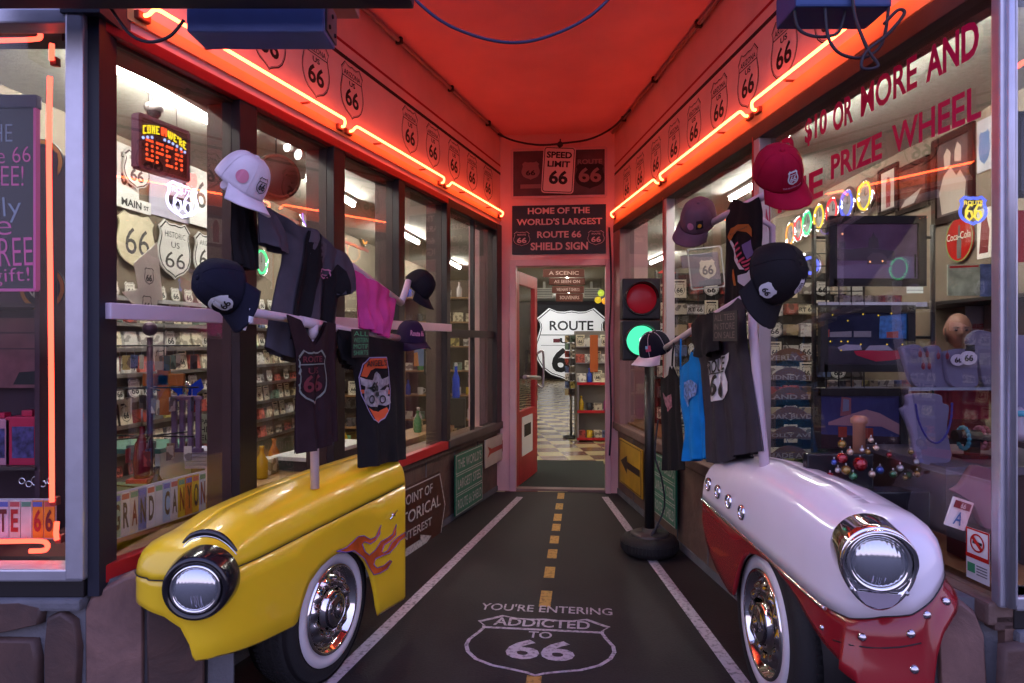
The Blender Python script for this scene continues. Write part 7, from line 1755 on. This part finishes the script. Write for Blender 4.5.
fneon([(1013,70),(1018,66),(1030,60),(1060,58)], 'coral neon tube turning away at the top of the front right window', 2.05, .007)
mp = P('magenta chalk', (.50,.10,.34), .6, emit=(.6,.1,.4), es=.12); mb_ = P('pale blue chalk', (.25,.36,.50), .6)
FB = facing(2.62)
x0, x1, z0, z1 = FB.rect((-70,96,290), (36,100,290), 0); w_, h_ = (x1-x0)/2, (z1-z0)/2
t = thing('chalk_menu_board', 'dark board with magenta and blue chalk writing in the front left window', 'menu board', FB.M((x0+x1)/2, 0, (z0+z1)/2)); MB().bx(-w_, w_, 0, .012, -h_, h_).build('board', P('near black board', (.015,.016,.03), .35), t)
m = MB()
for s_ in (-1,1): m.bx(s_*w_-.005, s_*w_+.005, -.008, .016, -h_, h_)
m.bx(-w_, w_, -.008, .016, -h_-.005, -h_+.005); m.build('magenta_frame', mp, t); MB().bx(-w_-.01, w_+.01, -.012, .02, h_-.04, h_+.01, .004).build('top_rail', P('navy rail', (.03,.04,.10), .5), t)
H_ = lambda px, py: (FB.hit(px, py)[0]-(x0+x1)/2, FB.hit(px, py)[1]-(z0+z1)/2)
def hand(rows, mt, nm):
    m = MB()
    for s_, a, b, rt in rows: (xa, zt), (xb, zb_) = H_(*a), H_(*b); m.text(s_, xa, xb, zb_, zt, -.003, -.01, rot=rt)
    m.build(nm, mt, t)
hand([("SPIN THE", (-62,124),(13,142),0), ("Only", (-40,198),(22,224),4)], mb_, 'blue_writing')
hand([("Route 66", (-42,148),(31,164),3), ("FREE!", (-20,166),(24,186),0), ("one", (-50,222),(12,236),2), ("FREE", (-11,238),(33,266),2), ("gift!", (-8,268),(30,286),3)], mp, 'magenta_writing')
for k, (px, py, nm) in enumerate(((40,162,'upper'),(42,288,'lower'))):
    x, z = facing(2.9).hit(px, py); t = thing('round_patch', 'round black and orange riders badge, %s of two beside the chalk board' % nm, 'badge', facing(2.9).M(x, 0, z)); r_ = .098
    MB().disc(0,0,r_,0,.006,36).build('patch', blackp, t); m = MB(); m.discring(0,0,r_*.97,r_*.80,-.001,0); m.build('orange_rim', P('patch orange', (.50,.20,.03), .7), t); m = MB(); m.shield_ring(0,0,r_*1.1,r_*1.1,-.002,.006,0); m.text("ROUTE",-r_*.4,r_*.4,.012,.03,-.002,.02); m.text("66",-r_*.4,r_*.4,-.045,.0,-.002,.03); m.build('shield_print', whc, t)
poster(facing(2.95), (37,215,244), (61,220,247), 0, 'blank white card in the front left window beside the neon tube', whc, cat='card', name='blank_card')
t = poster(facing(3.0), (-60,318,388), (62,318,388), 0, 'reddish poster print at the back of the front left window', P('rosy poster', (.22,.08,.09), .6, var=.4, scale=8), [('dark_vehicle', [(.2,-.9),(.9,-.9),(.9,-.6),(.7,-.5),(.3,-.55)], blackp), ('dark_lines', [[(-1,.55),(1,.55),(1,.6),(-1,.6)],[(-1,.1),(.9,.1),(.9,.14),(-1,.14)]], P('plum ink', (.08,.03,.04), .5))])
t = thing('shelving_unit', 'dark shelving in the front left window', 'shelving unit', Matrix.Translation((-2.2, 2.92, 0)))
for z in (at(30,462,2.9).z, at(30,535,2.9).z, at(30,300,2.9).z-.02): MB().bx(-.85,.26,-.13,.12,z-.015,z).build('shelf', shelf_m, t)
MB().bx(-.85,.26,.12,.14,.0,2.2).build('back_panel', P('plum back panel', (.05,.022,.035), .7), t); MB().bx(.25,.27,-.13,.14,0,2.2).build('side_panel', P('plum back panel', (0,0,0)), t)
zsh = at(30,462,2.9).z
for k, (px, wd, ht, c) in enumerate(((-30,.05,.16,'white'),(4,.055,.19,'pale pink'),(30,.075,.20,'crimson'))):
    x = at(px,462,2.86).x; t = thing('gift_box', '%s gift box on the shelf of the front left window' % c, 'box', Matrix.Translation((x, 2.86, zsh+.0005))); cc = {'white':(.5,.45,.5),'pale pink':(.50,.22,.30),'crimson':(.45,.01,.06)}[c]
    MB().bx(-wd,wd,-.04,.04,0,ht,.004).build('carton', P('box '+c, cc, .4), t); MB().bx(-wd*.6,wd*.6,-.042,-.039,.03,ht*.8).build('window_panel', P('blue print panel', (.06,.05,.16), .3, var=.8, scale=40), t); MB().bx(-wd*.3,wd*.3,-.02,.02,ht,ht+.025,.004).build('lid_tab', P('box crimson', (.45,.01,.06), .4), t)
for k in range(5):
    x = at(22+7*k, 480, 2.8).x; z = at(0,481+(k%2)*3,2.8).z; t = thing('ring_charm', 'small silver ring charm hanging above the number plates', 'charm', Matrix.Translation((x, 2.8, z)), 'silver ring charms'); r_ = .012+.006*(k==2)
    m = MB(); m.tube([(math.cos(a)*r_,0,math.sin(a)*r_) for a in [2*math.pi*q/16 for q in range(17)]], .003, 6, cap=False); m.build('ring', chrome, t); MB().tube([(0,0,r_),(0,0,r_+.03)], .001, 4).build('thread', wire, t)
platestrip(facing(2.5), (-37,500,540), (55,498,539), 0, "ROUTE 66", 'sign made of cut number-plate letters reading Route 66 in the front left window', [(.60,.56,.55),(.62,.58,.56),(.60,.50,.52),(.55,.50,.58),(.60,.56,.52),(.60,.56,.54),(.62,.24,.02),(.62,.26,.02)], [(.35,.02,.02),(.12,.02,.02)])
MB().bx(-3.2,-1.5,2.33,3.0,.56,.60).build('trim_12', P('dark red display floor', (.10,.02,.02), .5), kind='structure')
# ---- front right window bits
poster(facing(2.5), (1014,213,262), (1060,208,262), 0, 'red drink advertisement at the right edge in the front right window', P('sign red', (0,0,0)), cat='sign')
poster(facing(2.6), (1016,120,195), (1060,110,195), 0, 'dark framed picture at the right edge of the front right window', P('grey blue print', (.06,.07,.10), .4), frame=blackp, cat='framed picture', name='framed_picture')
t = thing('small_sculpture', 'small grey and turquoise ornament at the right edge of the front right window', 'ornament', Matrix.Translation((at(1020,440,2.4).x, 2.4, at(1020,440,2.4).z))); MB().lathe([(0,0),(.03,0),(.035,.03),(.012,.06),(.02,.1),(0,.12)], 18).build('figure', P('pale grey ceramic', (.35,.33,.38), .3), t); MB().lathe([(.021,.085),(.026,.095),(.02,.105)], 16).build('turquoise_band', P('turquoise beads', (.06,.35,.45), .25), t)
t = thing('display_ledge', 'dark display ledge in the front right window', 'ledge', Matrix.Translation((2.1, 2.42, 0))); MB().bx(-.35,.6,-.1,.12,at(1020,440,2.4).z-.02,at(1020,440,2.4).z-.0005).build('ledge_board', shelf_m, t); MB().bx(.5,.55,-.08,.1,0,at(1020,440,2.4).z-.02).build('leg', shelf_m, t)
for k, o in enumerate([o for o in protos.values() if not o.get('label')]): bpy.data.objects.remove(o)
# ------------------------------------------------------------------ camera, lights, world
cam = bpy.data.cameras.new('camera'); co = bpy.data.objects.new('camera', cam); COL.objects.link(co)
co.location = (0, 0, EYE); co.rotation_euler = (R(90), 0, 0); cam.sensor_width = 36; cam.lens = 36*F/1024; cam.clip_start = .05
bpy.context.scene.camera = co
def area(name, loc, size, power, col, rot=(0,0,0), sy=None):
    l = bpy.data.lights.new(name, 'AREA'); l.energy = power; l.color = col; l.shape = 'RECTANGLE'; l.size = size; l.size_y = sy or size
    o = bpy.data.objects.new(name, l); COL.objects.link(o); o.location = loc; o.rotation_euler = rot; return o
area('sign_spot', (1.55,21.5,2.7), 1.0, 60, (1,1,1), rot=(R(60),0,0))
w = bpy.data.worlds.new('dusk'); bpy.context.scene.world = w; w.use_nodes = True
nt = w.node_tree; N = nt.nodes; L = nt.links; N.clear()
bg = N.new('ShaderNodeBackground'); o = N.new('ShaderNodeOutputWorld'); tc = N.new('ShaderNodeTexCoord'); sx = N.new('ShaderNodeSeparateXYZ'); cr = N.new('ShaderNodeValToRGB')
L.new(tc.outputs['Generated'], sx.inputs[0]); mr = N.new('ShaderNodeMapRange'); mr.inputs[1].default_value = -1; mr.inputs[2].default_value = 1
L.new(sx.outputs['Z'], mr.inputs[0]); L.new(mr.outputs[0], cr.inputs[0]); L.new(cr.outputs[0], bg.inputs[0]); L.new(bg.outputs[0], o.inputs[0])
e = cr.color_ramp.elements; e[0].position = 0; e[0].color = (.03,.03,.05,1); e[1].position = 1; e[1].color = (.28,.33,.85,1)
for p, c in ((.49,(.03,.03,.05,1)), (.515,(.75,.62,.80,1)), (.62,(.60,.60,.98,1))):
    q = e.new(p); q.color = c
bg.inputs[1].default_value = 2.0
sc = bpy.context.scene
sc.view_settings.view_transform = 'Standard'; sc.view_settings.look = 'None'; sc.view_settings.exposure = 0; sc.view_settings.gamma = 1
sc.cycles.use_denoising = True; sc.cycles.max_bounces = 8; sc.cycles.transparent_max_bounces = 24; sc.cycles.sample_clamp_indirect = 4; sc.cycles.caustics_reflective = False

for nm_ in ('dark picture frame','sepia print','shadow print','aged paper','pale print','pale flesh print','sign red','violet cloud print','night blue print','dusk blue print','grey tin','blue tin','shop wall','dull red ink'):
    if nm_ in MATS:
        b_ = MATS[nm_].node_tree.nodes.get('Principled BSDF') or [n for n in MATS[nm_].node_tree.nodes if n.type == 'BSDF_PRINCIPLED'][0]
        b_.inputs['Specular IOR Level'].default_value = .03; b_.inputs['Roughness'].default_value = .85
